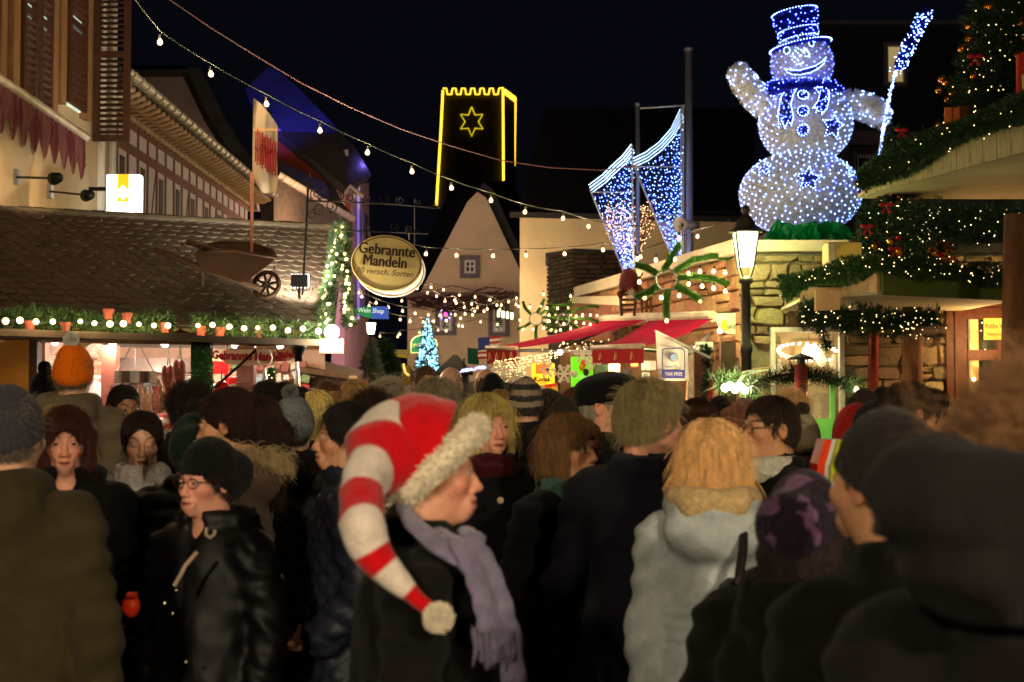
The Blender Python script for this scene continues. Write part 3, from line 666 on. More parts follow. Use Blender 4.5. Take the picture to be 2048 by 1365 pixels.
# first string: from over the camera's left shoulder across the lane
bp = []
for i, (px, py) in enumerate([(320,84),(422,148),(533,208),(640,261),(735,305),(824,343),(903,376),(982,401),(1050,424),(1126,437),(1177,453)]):
    bp.append(at(px, py, 11.2+i*.62))
first = [Vector((-2.9+.05*k, 11.2-1.55*k, bp[0].z+.17*k+.02*k*k)) for k in range(9, 0, -1)]
string_light(first+bp, 'string of bare bulbs running from the top left down to the blue light curtains', power=30, cm=GREENC, ext1=at(1285,452,19))
string_light([at(px, py, 18.2-abs(px-1080)*.001) for px, py in ((852,508),(913,511),(986,512),(1052,511),(1129,508),(1206,500),(1281,514),(1395,473))], 'level string of bulbs crossing in front of the cream gable at roof height', scb=1.0, power=24, ext0=at(760,470,18), ext1=at(1460,440,17))
tc_ = thing('twisted_cable', at(330,-30,13), 'thin twisted cable without bulbs sagging from the top left to the light curtains', 'cable')
MB().tube([at(*p, 13.2) for p in ((325,-10),(420,55),(500,105),(600,165),(700,215),(800,258),(900,292),(1000,321),(1100,336),(1200,341),(1280,332))], .0055, 5).build('cable', M('reddish cable', S(150,110,100), rough=.5, var=.2), tc_)
# far strings of bulbs between the houses
far = [[(295,628),(318,658),(425,705),(518,740),(626,767),(722,785),(822,797),(912,800),(1025,796),(1100,790),(1157,797)],
 [(372,727),(512,812),(608,832),(683,845),(782,850),(862,846),(958,840),(1066,822),(1173,768),(1243,770),(1341,723),(1430,695),(1487,718)],
 [(620,690),(815,628),(884,655),(948,692),(1020,686),(1033,706),(1094,740),(1150,713),(1193,741),(1268,752),(1290,683),(1375,722),(1365,757)],
 [(725,552),(736,597),(842,587),(937,605),(1056,647),(1176,660),(1285,680),(1490,668)],
 [(455,958),(590,962),(604,942),(755,930),(895,912),(957,918),(1052,880),(1080,883),(1217,849),(1346,868)]]
lab = ['lowest-left string of small far bulbs beside the green bottle sign','long far string of bulbs above the blue tree','tangled far string of bulbs over the dark vine','topmost far string of bulbs starting beside the oval almond sign','short low far string of bulbs just over the crowd']
for k, s_ in enumerate(far):
    string_light([at(640+x/3.79, 420+y/3.79, 25+k*1.3+.1*i) for i, (x, y) in enumerate(s_)], lab[k], scb=.95, power=46, group='far bulb strings between the houses', r=.007, every=2)
# ---------------------------------------------------------------- stone shop on the right
sh = thing('stone_shop', (3.5,15,0), 'rubble stone shop with flat roof, wooden canopies and lit doorway on the right', 'shop')
WY = 15.0; cx0 = at(1480,600,WY).x; RZ = at(1480,501,WY).z
wz = lambda py, Y=WY: at(1480,py,Y).z; wx = lambda px, Y=WY: at(px,700,Y).x
mb = MB()
for x0_, x1_, z0_, z1_ in ((cx0,wx(1545),0,RZ),(wx(1684),wx(1917),0,RZ),(wx(1545),wx(1684),wz(660),RZ),(wx(1545),wx(1684),0,wz(860)),(wx(1917),7,wz(628),RZ)): mb.box(((x0_+x1_)/2, WY+.25, (z0_+z1_)/2), (x1_-x0_, .4, z1_-z0_))
mb.build('wall', MORT, sh)
MB().box((4.6, WY+.75, RZ/2), (4.6, .05, RZ)).build('rear_partition', M('shop back wall', S(150,110,80), var=.5, vs=6), sh)
hl = [(wx(1533)-cx0, wx(1692)-cx0, wz(880), wz(650)), (wx(1905)-cx0, 9, 0, wz(618))]
stones(sh, (cx0, WY+.03, .9), (1,0,0), 3.6, RZ-.95, (.10,.24), (.13,.38), ROCK, holes=[(a, b, c-.9, d-.9) for a, b, c, d in hl], seed=3, depth=.10, cap=300, jag=.22)
FA = Vector((1.05,21.4,0)); NB = Vector((cx0,WY,0)); U = NB-FA
MB().slab([FA+Vector((.12,0,RZ-.03)), NB+Vector((.12,.1,RZ-.03)), NB+Vector((.12,.1,0)), FA+Vector((.12,0,0))][::-1], .3).build('wall', MORT, sh)
stones(sh, FA+Vector((.03,0,2.0)), U, U.length-.02, RZ-2.05, (.14,.24), (.24,.55), ROCKP, seed=9, depth=.08, cap=140)
FASC = M('white fascia', S(220,205,175), rough=.7, var=.12, vs=5)
MB().box(((cx0+4.3)/2, WY-.12, RZ+.03), (4.3-cx0+.2, .16, .115)).build('fascia', FASC, sh)
MB().slab([FA+Vector((-.12,0,RZ+.09)), NB+Vector((-.12,-.2,RZ+.09)), NB+Vector((-.12,-.2,RZ-.06)), FA+Vector((-.12,0,RZ-.06))][::-1], .1).build('fascia', FASC, sh)
MB().slab([FA+Vector((0,0,RZ+.07)), Vector((1.05,23,RZ+.07)), Vector((9,23,RZ+.07)), Vector((9,WY-.05,RZ+.07)), NB+Vector((0,-.05,RZ+.07))][::-1], .1).build('flat_roof', M('bitumen roof', S(60,60,60), rough=.95, var=.3), sh)
# window with lit interior and hanging ring of lights
def frm(x0, y0, x1, y1, Y, nm, mat, t=.05, d=.08, par=sh):
    a = at(x0,y0,Y); b = at(x1,y1,Y); mb = MB()
    for x in (a.x, b.x): mb.box((x,Y,(a.z+b.z)/2), (t,d,a.z-b.z))
    for z in (a.z, b.z): mb.box(((a.x+b.x)/2,Y-.003,z), (b.x-a.x+t,d,t))
    return mb.build(nm, mat, par)
frm(1545,660,1684,860,WY-.02,'window_frame',WHITEP); 
INT = M('lit shop interior wall', S(205,180,130), var=.3, vs=4, em=(1,.78,.42), es=.10, noshadow=True)
a = at(1545,660,WY+.4); b = at(1684,860,WY+.4); MB().box(((a.x+b.x)/2,WY+.55,(a.z+b.z)/2), (b.x-a.x+.4,.02,a.z-b.z+.4)).build('window_interior', INT, sh)
mb = MB(); mb.box(((a.x+b.x)/2, WY+.01, (a.z+b.z)/2), (b.x-a.x,.006,a.z-b.z)); mb.build('window_pane', M('shop glass', (.9,.95,.95), rough=.03, trans=1, var=0, alpha=.18), sh)
q0 = at(1580,688,WY+.4); q1 = at(1668,720,WY+.4); frm(1590,684,1672,800,WY+.48,'inner_panel_frame',M('gilded frame', S(190,150,80), rough=.5),t=.02,d=.03)
text('lettering','Restaurant',.07, frame(at(1632,733,WY+.45),(1,0,0),(0,-1,0)), M('dim lettering', S(120,96,60)), sh)
rl = thing('light_wreath', at(1617,690,WY+.2), 'hanging oval ring of warm bulbs inside the stone shop window', 'light ring'); P = []
c = at(1617,705,WY+.28); rx = 62*WY/FPX; n = 26
pts = [c+Vector((math.cos(t)*rx, math.sin(t)*.12, -math.sin(t)*16*WY/FPX+math.cos(t)*-.03)) for t in [2*math.pi*k/n for k in range(n+1)]]
MB().tube(pts, .006, 5).build('ring', WOODD, rl); MB().tube([c, c+Vector((0,0,.35))], .003, 4).build('cord', CABLE, rl)
bl = MB().ball((0,0,0), .017, 8, 6).mesh('bulb', led_mat('wreath bulb', (1,.82,.5), 6, False))
for p in pts[:-1]: put('bulb', bl, rl, Matrix.Translation(p))
light(c+Vector((0,-.15,0)), 10, (1,.75,.4), .1, rl)
for px, py, s_ in ((1643,722,.12),(1668,728,.10),(1558,735,.08)):
    t_ = thing('window_ornament', at(px,py,WY+.3), 'white cut-out ornament hanging in the stone shop window, %s' % {1643:'largest',1668:'next to the right jamb',1558:'next to the left jamb'}[px], 'ornament'); p = at(px,py,WY+.3)
    MB().ball(p, (s_*.5,.01,s_*.6), 8, 6).build('figure', WHITEP, t_); MB().ball(p+Vector((0,0,s_*.8)), (s_*.3,.01,s_*.3), 8, 5).build('top_ball', WHITEP, t_); MB().tube([p+Vector((0,0,s_)),p+Vector((0,0,.3))],.002,3).build('thread', CABLE, t_)
# doorway
DRW = M('red brown door wood', S(92,48,26), rough=.5, var=.3, vs=6, bump=.3, stretch=(6,6,1))
frm(1917,628,2006,900,WY-.03,'door_frame',DRW,t=.12,d=.14); MB().box(((wx(1905)+wx(2100))/2, WY-.02, wz(612)), (wx(2100)-wx(1905), .14, .20)).build('lintel', DRW, sh)
MB().box(((wx(1930)+wx(2002))/2, WY-.025, wz(711)), (wx(2002)-wx(1930), .12, .11)).build('door_rail', DRW, sh)
MB().box((wx(1898), WY-.0, wz(740)), (.10,.16,2.4)).build('door_post', DRW, sh)
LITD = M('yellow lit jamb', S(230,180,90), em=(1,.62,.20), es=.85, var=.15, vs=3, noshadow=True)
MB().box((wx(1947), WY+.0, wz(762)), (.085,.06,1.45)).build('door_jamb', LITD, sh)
MB().box(((wx(1940)+wx(2060))/2, WY+.16, wz(760)), (.7,.02,1.5)).build('door_pane', M('dark door glass', S(60,62,52), rough=.12, spec=.7, var=.5, vs=3, em=(.5,.5,.3), es=.02), sh)
light((wx(1960), WY-.6, wz(690)), 46, (1,.62,.25), .1, sh, name='door_light')
mb = MB(); 
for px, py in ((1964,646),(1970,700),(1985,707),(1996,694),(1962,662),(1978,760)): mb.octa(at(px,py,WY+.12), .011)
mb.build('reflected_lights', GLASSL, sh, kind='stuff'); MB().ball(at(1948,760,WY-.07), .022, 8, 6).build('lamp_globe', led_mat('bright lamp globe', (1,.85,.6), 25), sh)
ss = thing('door_sign', at(1990,660,WY-.02), 'yellow sign with old-style lettering hanging in the shop doorway', 'sign'); a = at(1967,637,WY-.1); b = at(2035,680,WY-.1)
MB().box(((a.x+b.x)/2,WY-.1,(a.z+b.z)/2), (b.x-a.x,.012,a.z-b.z)).build('board', M('lit yellow board', S(235,180,60), em=(1,.62,.12), es=.55, var=.1, noshadow=True), ss)
INK = M('brown ink', S(70,40,16), var=0)
text('lettering','Käthe Wohlfahrt',.075, frame(Vector((a.x+.015,WY-.112,at(0,653,WY-.1).z)),(1,0,0),(0,-1,0)), INK, ss, ax='LEFT', sx=.72)
text('lettering','Rothenburg ob der Tauber',.033, frame(Vector((a.x+.03,WY-.112,at(0,669,WY-.1).z)),(1,0,0),(0,-1,0)), INK, ss, ax='LEFT', sx=.8)
# pipes and logs
MB().tube([at(1748,655,WY-.25), at(1748,670,WY-.2), at(1746,800,WY-.2), Vector((wx(1746),WY-.2,0))], .055, 12).build('drain_pipe', M('red copper pipe', S(128,52,38), rough=.4, metal=.3, var=.25), sh, smooth=True)
LOG = M('peeled log', S(120,74,38), rough=.8, var=.4, vs=5, bump=.6, bs=18, stretch=(2,2,.5))
MB().tube([at(1826,600,14.3), at(1824,800,14.3), Vector((at(1824,800,14.3).x,14.3,0))], [.10,.105,.11], 14).build('log_post', LOG, sh, smooth=True)
MB().tube([at(2034,430,11.2), at(2030,700,11.2), Vector((at(2027,700,11.2).x,11.2,0))], [.10,.105,.12], 14).build('log_post', M('dark log', S(112,74,44), rough=.8, var=.4, vs=5, bump=.6, bs=18, stretch=(2,2,.5)), sh, smooth=True)
# upper canopy
CANW = M('canopy boards', S(140,128,92), rough=.8, var=.3, vs=6, bump=.3, stretch=(5,5,1)); SOF = M('plaster soffit', S(176,162,132), rough=.9, var=.08, vs=2)
z = 3.55; q = [Vector((3.41,13.65,z)),Vector((4.07,11.3,z)),Vector((4.75,8.8,z)),Vector((8,8.8,z)),Vector((8,14.3,z)),Vector((3.45,14.15,z))]
cp = thing('upper_canopy', q[0], 'upper wooden canopy with pale soffit at the right edge under the garland', 'canopy')
MB().slab([p+Vector((0,0,.03)) for p in q], .03).build('soffit', SOF, cp)
for k in range(26):
    A_, B_ = q[0], q[2]; t0 = k/26; t1 = (k+.96)/26; u = A_.lerp(B_, t0); v = A_.lerp(B_, t1)
    MB().slab([u+Vector((0,0,.0)), v+Vector((0,0,.0)), v+Vector((0,0,.24)), u+Vector((0,0,.24))], .03).build('board', CANW, cp)
# lower canopy
z = 2.50; q = [at(1600,600,13.4),at(1755,589,12.5),at(2030,603,13.3)]; 
for p in q: p.z = z
cp2 = thing('lower_canopy', q[1], 'lower canopy with green board and pale soffit over the shop door', 'canopy'); bk = [Vector((q[2].x,14.9,z)), Vector((q[0].x+.1,14.9,z))]
MB().slab([q[0]+Vector((0,0,.03)), q[1]+Vector((0,0,.03)), q[2]+Vector((0,0,.03))]+[p+Vector((0,0,.03)) for p in bk], .03).build('soffit', SOF, cp2)
MB().slab([q[1]+Vector((.05,-.0,0)), q[2], q[2]+Vector((0,0,.25)), q[1]+Vector((.05,0,.25))], .04).build('green_board', M('olive green board', S(92,104,44), rough=.6, var=.12), cp2)
for k in range(9):
    u = q[0].lerp(q[1], k/9); v = q[0].lerp(q[1], (k+.95)/9); MB().slab([u,v,v+Vector((0,0,.22)),u+Vector((0,0,.22))], .03).build('board', M('pale canopy board', S(190,158,112), rough=.8, var=.3, vs=6), cp2)
pl = thing('plywood_sheet', at(1655,600,12.7), 'blank pale wood panel hanging under the garland beside the canopy', 'panel')
MB().slab([at(1632,580,12.7),at(1631,622,12.7),at(1680,620,12.75),at(1683,570,12.75)], .03).build('panel', M('pale ply', S(225,180,130), rough=.7, var=.1, vs=4), pl); MB().box(at(1657,573,12.7), (.2,.012,.02)).build('hanger', IRON, pl)
yb_ = thing('yellow_box', at(1690,510,13.2), 'yellow painted box end standing on the roof edge beside the green tarpaulin', 'box'); a = at(1655,485,13.0); b = at(1722,535,13.0)
MB().box(((a.x+b.x)/2,13.1,(a.z+b.z)/2), (b.x-a.x,.25,a.z-b.z), bev=.01).build('box_body', M('yellow ochre paint', S(220,190,90), rough=.7, var=.1), yb_); MB().box((a.x+.03,12.97,(a.z+b.z)/2), (.05,.02,a.z-b.z-.02)).build('edge_strip', FASC, yb_)
# garlands and trees of the shop
garland([at(1562,578,12.7),at(1610,560,12.6),at(1680,545,12.5),at(1760,527,12.4)], .115, 2200, 'thick bright green fir garland on the left arm of the lower canopy', 'fir garlands of the stone shop', L=.032, m=12, mat=M('fresh fir needles', S(60,98,44), rough=.6, var=.4, vs=12), nl=22, wd=.0035)
garland([at(1760,530,12.3),at(1850,535,12.5),at(1930,545,12.8),at(2020,552,13.0)], .095, 800, 'fir garland along the green board over the door', 'fir garlands of the stone shop', L=.036, m=12, mat=PINE, nl=40)
garland([at(1600,612,12.9),at(1660,622,12.9),at(1760,628,12.8),at(1880,635,13.0)], .09, 900, 'drooping fir greenery with many lights under the lower canopy', 'fir garlands of the stone shop', L=.06, m=12, mat=PINE2, nl=90, drop=.15, lr=.0065)
garland([at(1620,600,13.2),at(1640,650,13.2),at(1655,700,13.2)], .05, 200, 'thin tangle of fir twigs and cable hanging beside the shop window', 'fir garlands of the stone shop', L=.05, mat=PINE2, nl=4)
garland([at(1722,362,13.5),at(1790,326,12.9),at(1880,280,12.2),at(1960,248,11.6),at(2060,212,10.9)], .14, 1500, 'broad fir garland on top of the upper canopy edge', 'fir garlands of the stone shop', L=.045, m=12, mat=PINE, nl=34)
garland([at(1720,420,13.9),at(1800,425,13.6),at(1900,430,13.0),at(2060,425,12.2)], .14, 1000, 'deep hanging fir branches full of tiny lights under the upper canopy', 'fir garlands of the stone shop', L=.07, m=12, mat=PINE2, nl=120, drop=.20, lr=.0062, lm=led_mat('yellow white fairy light', (1,.80,.42), 3.6, False))
conifer(at(2005,255,12.6), 2.05, .52, 'tall decorated fir with gold baubles in the top right corner', 2400, 150, 70)
conifer(at(1795,512,14.0), .90, .46, 'dense fir full of warm lights and gold baubles behind the yellow box', 2200, 150, 120, lr=.0065)
conifer(at(1792,375,14.2), .62, .30, 'small fir tip with a red bow behind the upper garland', 700, 34, 0)
gf = thing('gift_box', at(1930,280,12.2), 'orange wooden gift box with red ribbon print on the canopy', 'gift box'); a = at(1889,216,12.2); b = at(1919,285,12.2)
MB().box(((a.x+b.x)/2,12.2,(a.z+b.z)/2), (b.x-a.x,.02,a.z-b.z)).build('front', M('orange wood', S(205,110,50), var=.15), gf); c = at(1950,245,12.35)
MB().slab([at(1919,212,12.2),at(1919,285,12.2),at(1978,285,12.6),at(1978,216,12.6)], .02).build('side', M('brown orange wood', S(130,70,36), var=.2), gf)
MB().box((a.x+.064,12.185,(a.z+b.z)/2), (.014,.006,a.z-b.z)).build('ribbon', M('red ribbon', S(170,30,24)), gf); MB().box(((a.x+b.x)/2,12.183,(a.z+b.z)/2+.0), (b.x-a.x,.006,.02)).build('ribbon', M('red ribbon'), gf)
g2 = thing('gift_box', at(1950,270,12.1), 'flat blue gift box with yellow flowers beside the orange box', 'gift box'); MB().slab([at(1925,245,12.1),at(1925,290,12.1),at(2000,285,12.3),at(2000,242,12.3)], .1).build('box_body', M('slate blue paint', S(60,86,110), var=.1), g2)
for px, py in ((1932,262),(1965,252),(1985,262)): MB().ball(at(px,py,12.07), (.02,.01,.02), 6, 4).build('flower', M('yellow paint', S(220,180,60)), g2)
rp_ = thing('advent_figure_board', at(2040,150,11.5), 'red and yellow painted board cut off by the right edge, beside the tall fir', 'board'); MB().slab([at(2036,110,11.5),at(2036,240,11.5),at(2120,240,11.5),at(2120,60,11.5)], .05).build('red_panel', M('red paint', S(190,50,30), var=.1), rp_)
MB().slab([at(2044,150,11.44),at(2046,225,11.44),at(2120,230,11.44),at(2120,130,11.44)], .01).build('cream_panel', M('cream paint', S(225,200,110), var=.1), rp_)
def bow(px, py, Y, label, s_=.07):
    g = thing('red_bow', at(px,py,Y), label, 'bow', 'red bows on the firs'); c = at(px,py,Y); m_ = M('red satin', S(170,26,30), rough=.4)
    for s in (-1, 1): MB().ball(c+Vector((s*s_*.5,0,.01)), (s_*.5,s_*.2,s_*.3), 8, 6).build('loop', m_, g, smooth=True); MB().slab([c,c+Vector((s*s_*.35,-.005,-s_*1.1)),c+Vector((s*s_*.75,-.005,-s_*.9))], .006).build('tail', m_, g)
    MB().ball(c+Vector((0,-.02,0)), s_*.16, 6, 5).build('knot', m_, g)
for b_ in ((1950,115,11.9,'dark red bow on the left flank of the tall fir'),(1803,262,14,'red bow at the tip of the small fir'),(1725,372,13.6,'red bow where the upper garland starts'),(1772,412,13.3,'red bow under the garland above the dense fir'),(1735,455,13.3,'red bow low on the dense fir left side'),(1790,500,13.2,'dull red bow at the foot of the dense fir')): bow(*b_)
# green tarpaulin
tp = thing('tarpaulin', at(1600,480,16.3), 'crumpled green tarpaulin covering the snowman pedestal', 'tarpaulin'); nx, ny = 46, 16; V = []; F = []
TL = [at(1525,500,16.2),at(1700,498,16.2),at(1688,458,17.4),at(1535,450,17.4)]
for j in range(ny+1):
    for i in range(nx+1):
        u, v = i/nx, j/ny; p = TL[0].lerp(TL[1],u).lerp(TL[3].lerp(TL[2],u), max(0,v-.45)/.55 if v > .45 else 0); p.z = RZ+.08+ (at(1600,450,16.4).z-RZ-.08)*min(1, v/.45)*(.35+.65*min(1,u/.16)-.25*max(0,u-.3)+.10*math.sin(u*9+1))
        p.z -= .05*max(0, v-.6); k = np.array([[u*3.2+v*1.1, v*2.2, u]]); q = abs(vn(k, 2.2, 3)[0])*.34+abs(vn(k, 5.2, 5)[0])*.14; p.y -= q; p.z += q*.3; V.append(tuple(p))
for j in range(ny):
    for i in range(nx): a = j*(nx+1)+i; F.append((a,a+1,a+nx+2,a+nx+1))
mb = MB(); mb.add(V, F); mb.build('sheet', M('green tarpaulin', S(10,150,80), rough=.38, spec=.5, var=.1), tp, smooth=False); mb = MB(); mb.box((at(1605,480,17).x,17.3,RZ+.2),(1.0,1.4,.36)); mb.build('pedestal', WOODD, tp)
# ---------------------------------------------------------------- street lamp
def street_lamp(x, y, s, label, power=150, top=None):
    g = thing('street_lamp', (x,y,0), label, 'street lamp', 'old lantern street lamps'); LM = M('grey green lamp iron', S(62,58,48), rough=.5, metal=.3, var=.2)
    b = Vector((x,y,0)); hz = top or 3.5; prof = [(.13,0),(.13,.12),(.10,.2),(.09,.7),(.07,.75),(.055,.8),(.052,hz-1.4),(.065,hz-1.38),(.065,hz-1.34),(.048,hz-1.30),(.044,hz-.72),(.07,hz-.70),(.07,hz-.66),(.03,hz-.64)]
    MB().lathe(prof, 12, b).build('post', LM, g, smooth=True)
    z0 = hz-.55; z1 = hz-.20; mb = MB()
    for k in range(4):
        a = math.pi/4+k*math.pi/2; p = b+Vector((math.cos(a)*.098,math.sin(a)*.098,z0)); q = b+Vector((math.cos(a)*.160,math.sin(a)*.160,z1)); mb.tube([p,q], .009, 5)
        mb.tube([b+Vector((0,0,z0-.14)), b+Vector((math.cos(a)*.06,math.sin(a)*.06,z0-.09)), p], .009, 5)
    mb.build('lantern_frame', LM, g); mb = MB()
    for k in range(4):
        a = math.pi/4+k*math.pi/2; a2 = a+math.pi/2; r0, r1 = .093, .157
        mb.slab([b+Vector((math.cos(a)*r0,math.sin(a)*r0,z0+.01)), b+Vector((math.cos(a2)*r0,math.sin(a2)*r0,z0+.01)), b+Vector((math.cos(a2)*r1,math.sin(a2)*r1,z1-.01)), b+Vector((math.cos(a)*r1,math.sin(a)*r1,z1-.01))], .003)
    mb.build('lantern_glass', led_mat('glowing lantern glass', (.98,1,.58), 2.4, False), g)
    MB().lathe([(.175,z1-.005),(.168,z1+.012),(.115,z1+.035),(.105,z1+.05),(.095,z1+.10),(.055,z1+.15),(.035,z1+.165),(.028,z1+.19),(.045,z1+.21),(.040,z1+.245),(.0,z1+.27)], 12, b).build('lantern_roof', LM, g, smooth=True)
    light(b+Vector((0,0,(z0+z1)/2)), power, (.92,1,.38) if power < 600 else (1,.80,.52), .17, g); return g
p = at(1492,600,14.0); street_lamp(p.x, 14.0, 1, 'old-style lantern street lamp glowing greenish white before the stone shop corner', 360, at(1492,408,14.0).z-.08)
street_lamp(-1.7, -3.4, 1, 'added lantern street lamp behind the camera lighting the crowd, plastered house side', 2700)  # added lamp out of view behind the camera, to light the crowd's fronts
street_lamp(2.3, -2.8, 1, 'added lantern street lamp behind the camera lighting the crowd, stone shop side', 3300)  # second unseen lamp added behind the camera for the same frontal light
# ---------------------------------------------------------------- red awnings
REDA = M('magenta red awning cloth', S(150,0,48), rough=.9, spec=.05, var=.08, vs=4, stretch=(1,1,1)); REDV = M('red valance', S(176,32,36), rough=.8, var=.1); GOLDP = M('gold print', S(225,170,120))
def red_awning(tp_, fr_, vb, ya, yb2, label, logos):
    g = thing('red_awning', at(*fr_[0], yb2[0]), label, 'awning', 'red shop awnings'); t0 = at(*tp_[0], ya[0]); t1 = at(*tp_[1], ya[1]); f0 = at(*fr_[0], yb2[0]); f1 = at(*fr_[1], yb2[1]); n = 12; V = []
    for j in range(n+1):
        for i in range(13):
            u, v = i/12, j/n; p = f0.lerp(f1, u).lerp(t0.lerp(t1, u), v); p.z -= .05*math.sin(v*math.pi)*(.6+.4*math.cos(u*12)); V.append(tuple(p))
    mb = MB(); mb.add(V, [(j*13+i,j*13+i+1,(j+1)*13+i+1,(j+1)*13+i) for j in range(n) for i in range(12)]); mb.build('awning_cloth', REDA, g, smooth=True)
    MB().tube([f0,f1], .028, 8).build('front_bar', M('pale bar', S(200,170,140), rough=.4), g, smooth=True)
    d0 = at(fr_[0][0]+1, vb[0], yb2[0]); d1 = at(fr_[1][0], vb[1], yb2[1]); mb = MB(); mb.slab([f0-Vector((0,.02,.02)), d0-Vector((0,.02,0)), d1-Vector((0,.02,0)), f1-Vector((0,.02,.02))], .006); mb.build('valance', REDV, g)
    for k in range(logos):
        u = (k+.6)/(logos+.2); c = f0.lerp(f1, u).lerp(d0.lerp(d1, u), .5)-Vector((0,.03,0)); s_ = (f0.z-d0.z)*.3
        mb = MB(); mb.tube([c+Vector((-s_*.5,0,-s_)),c+Vector((-s_*.2,0,s_*.6)),c+Vector((.0,0,-s_*.4)),c+Vector((s_*.3,0,-s_))], .008, 4); mb.tube([c+Vector((s_*.3,0,s_*.3)),c+Vector((s_*.32,0,s_*1.0))], .009, 4); mb.build('logo', GOLDP, g)
    for u in (0.02, .98): MB().tube([f0.lerp(f1,u)+Vector((0,.03,-.03)), (f0.lerp(f1,u)+t0.lerp(t1,u))/2+Vector((.1,0,-.22)), t0.lerp(t1,u)-Vector((0,0,.15))], .02, 6).build('folding_arm', STEEL, g)
    MB().tube([t0+Vector((0,.03,.02)), t1+Vector((0,.03,.02))], .06, 8).build('cassette', M('pale cassette', S(200,190,170)), g); return g
red_awning([(1300,640),(1427,637)], [(1184,696),(1286,693)], (727,727), (16.3,15.0), (14.6,13.4), 'nearer magenta-red awning sloping down from the grey bracket box', 3)
red_awning([(1206,641),(1303,638)], [(973,696),(1033,697)], (729,723), (19.6,17.2), (18.6,17.6), 'farther long red awning reaching towards the striped flag', 4)
bx = thing('awning_end_box', at(1450,640,14.8), 'grey rounded awning end plate with yellow sticker beside the lamp post', 'bracket'); MB().slab([at(1427,628,14.7),at(1440,655,14.7),at(1455,668,14.7),at(1471,668,14.7),at(1471,626,14.7)], .08).build('plate', M('light grey metal', S(190,190,170), rough=.5), bx)
MB().box(at(1449,651,14.69), (.055,.01,.10)).build('sticker', M('yellow sticker', S(235,225,40)), bx); text('lettering','DRZ',.05, frame(at(1462,654,14.68),(1,0,0),(0,-1,0)), INK, bx)
# tax free banner flag
tf = thing('shop_banner', at(1350,715,12.4), 'white shop banner with blue tax free emblem on a slanting pole', 'banner flag'); Yb_ = 12.4
fl = []; n = 10
for j in range(n+1):
    for i in range(n+1):
        u, v = i/n, j/n; p = at(1311,664,Yb_).lerp(at(1376,700,Yb_),u).lerp(at(1317,762,Yb_).lerp(at(1378,762,Yb_),u),v); p.y += .02*math.sin(u*7+v*3); fl.append(tuple(p))
mb = MB(); mb.add(fl, [(j*(n+1)+i,(j+1)*(n+1)+i,(j+1)*(n+1)+i+1,j*(n+1)+i+1) for j in range(n) for i in range(n)]); mb.build('cloth', M('white banner cloth', S(225,215,195), rough=.8, var=.05), tf, smooth=True)
MB().tube([at(1310,662,Yb_-.03),at(1420,716,Yb_+.4)], .012, 6).build('pole', WHITEP, tf); MB().tube([at(1374,760,Yb_),at(1372,815,Yb_)], .010, 6).build('cane', WOODL, tf)
BLU = M('tax free blue', S(58,60,130)); fb_ = frame(at(1346,733,Yb_-.035),(1,0,0),(0,-1,0)); k = Yb_/FPX
def rrect(w_, h_, r_, n=5): return [Vector((sx*(w_/2-r_)+math.cos(a)*r_, sz*(h_/2-r_)+math.sin(a)*r_, 0)) for sx, sz, a0 in ((1,1,0),(-1,1,math.pi/2),(-1,-1,math.pi),(1,-1,1.5*math.pi)) for a in [a0+math.pi/2*t/n for t in range(n+1)]]
cc = at(1347,727,Yb_-.035); T3 = lambda v, c=cc: Vector((c.x+v.x, c.y, c.z+v.y))
out_ = rrect(46*k, 60*k, .02); inn = rrect(42*k, 56*k, .017); mb = MB(); N_ = len(out_)
mb.add([T3(v) for v in out_]+[T3(v) for v in inn], [(i,(i+1)%N_,N_+(i+1)%N_,N_+i) for i in range(N_)]); mb.build('emblem_border', BLU, tf)
MB().box((cc.x,cc.y-.002,at(0,749,Yb_).z), (44*k,.003,17*k)).build('emblem_band', BLU, tf)
text('lettering','TAX FREE',.042, frame(Vector((cc.x,cc.y-.006,at(0,749,Yb_).z)),(1,0,0),(0,-1,0)), WHITEP, tf, ext=.001, sx=.85); text('lettering','Global Blue',.034, frame(Vector((cc.x,cc.y-.004,at(0,735,Yb_).z)),(1,0,0),(0,-1,0)), M('pale blue print', S(120,130,165)), tf, ext=.001, sx=.8)
mb = MB(); c = Vector((cc.x,cc.y-.003,at(0,715,Yb_).z))
for t in range(14):
    a = 2*math.pi*t/14; d = Vector((math.cos(a),0,math.sin(a))); e = Vector((-math.sin(a),0,math.cos(a))); mb.add([c+d*.030+e*.006,c+d*.048,c+d*.030-e*.006], [(0,1,2)])
mb.build('emblem_rays', BLU, tf); MB().tube([c+Vector((0,.002,0)),c-Vector((0,.003,0))], .028, 16).build('emblem_globe', M('light blue print', S(150,185,215)), tf)
# ---------------------------------------------------------------- shopfront goods under the awnings
ko = thing('film_sign', at(1086,747,17.5), 'yellow lit film shop sign with orange patch', 'sign'); a = at(1063,727,17.5); b = at(1109,771,17.5); Y_ = 17.5
MB().box(((a.x+b.x)/2,Y_,(a.z+b.z)/2), (b.x-a.x,.06,a.z-b.z), bev=.008).build('sign_face', M('lit yellow sign', S(250,190,20), em=(1,.62,.03), es=.75, var=.04), ko)
MB().box((at(1084,0,Y_).x,Y_-.035,at(0,738,Y_).z), (26*Y_/FPX,.01,20*Y_/FPX)).build('orange_patch', M('orange print', S(235,90,20), em=(1,.2,.02), es=.5), ko)
text('lettering','Kodak',.085, frame(Vector((at(1084,0,Y_).x,Y_-.036,at(0,759,Y_).z)),(1,0,0),(0,-1,0)), M('black print', S(25,20,16)), ko, off=.003, sx=.9); text('lettering','EXPRESS',.034, frame(Vector((at(1084,0,Y_).x,Y_-.036,at(0,767,Y_).z)),(1,0,0),(0,-1,0)), M('orange print'), ko)
gb = thing('green_display_board', at(1163,752,16.8), 'bright lime green display board hung with small ornaments', 'display board'); a = at(1142,714,16.8); b = at(1186,800,16.8)
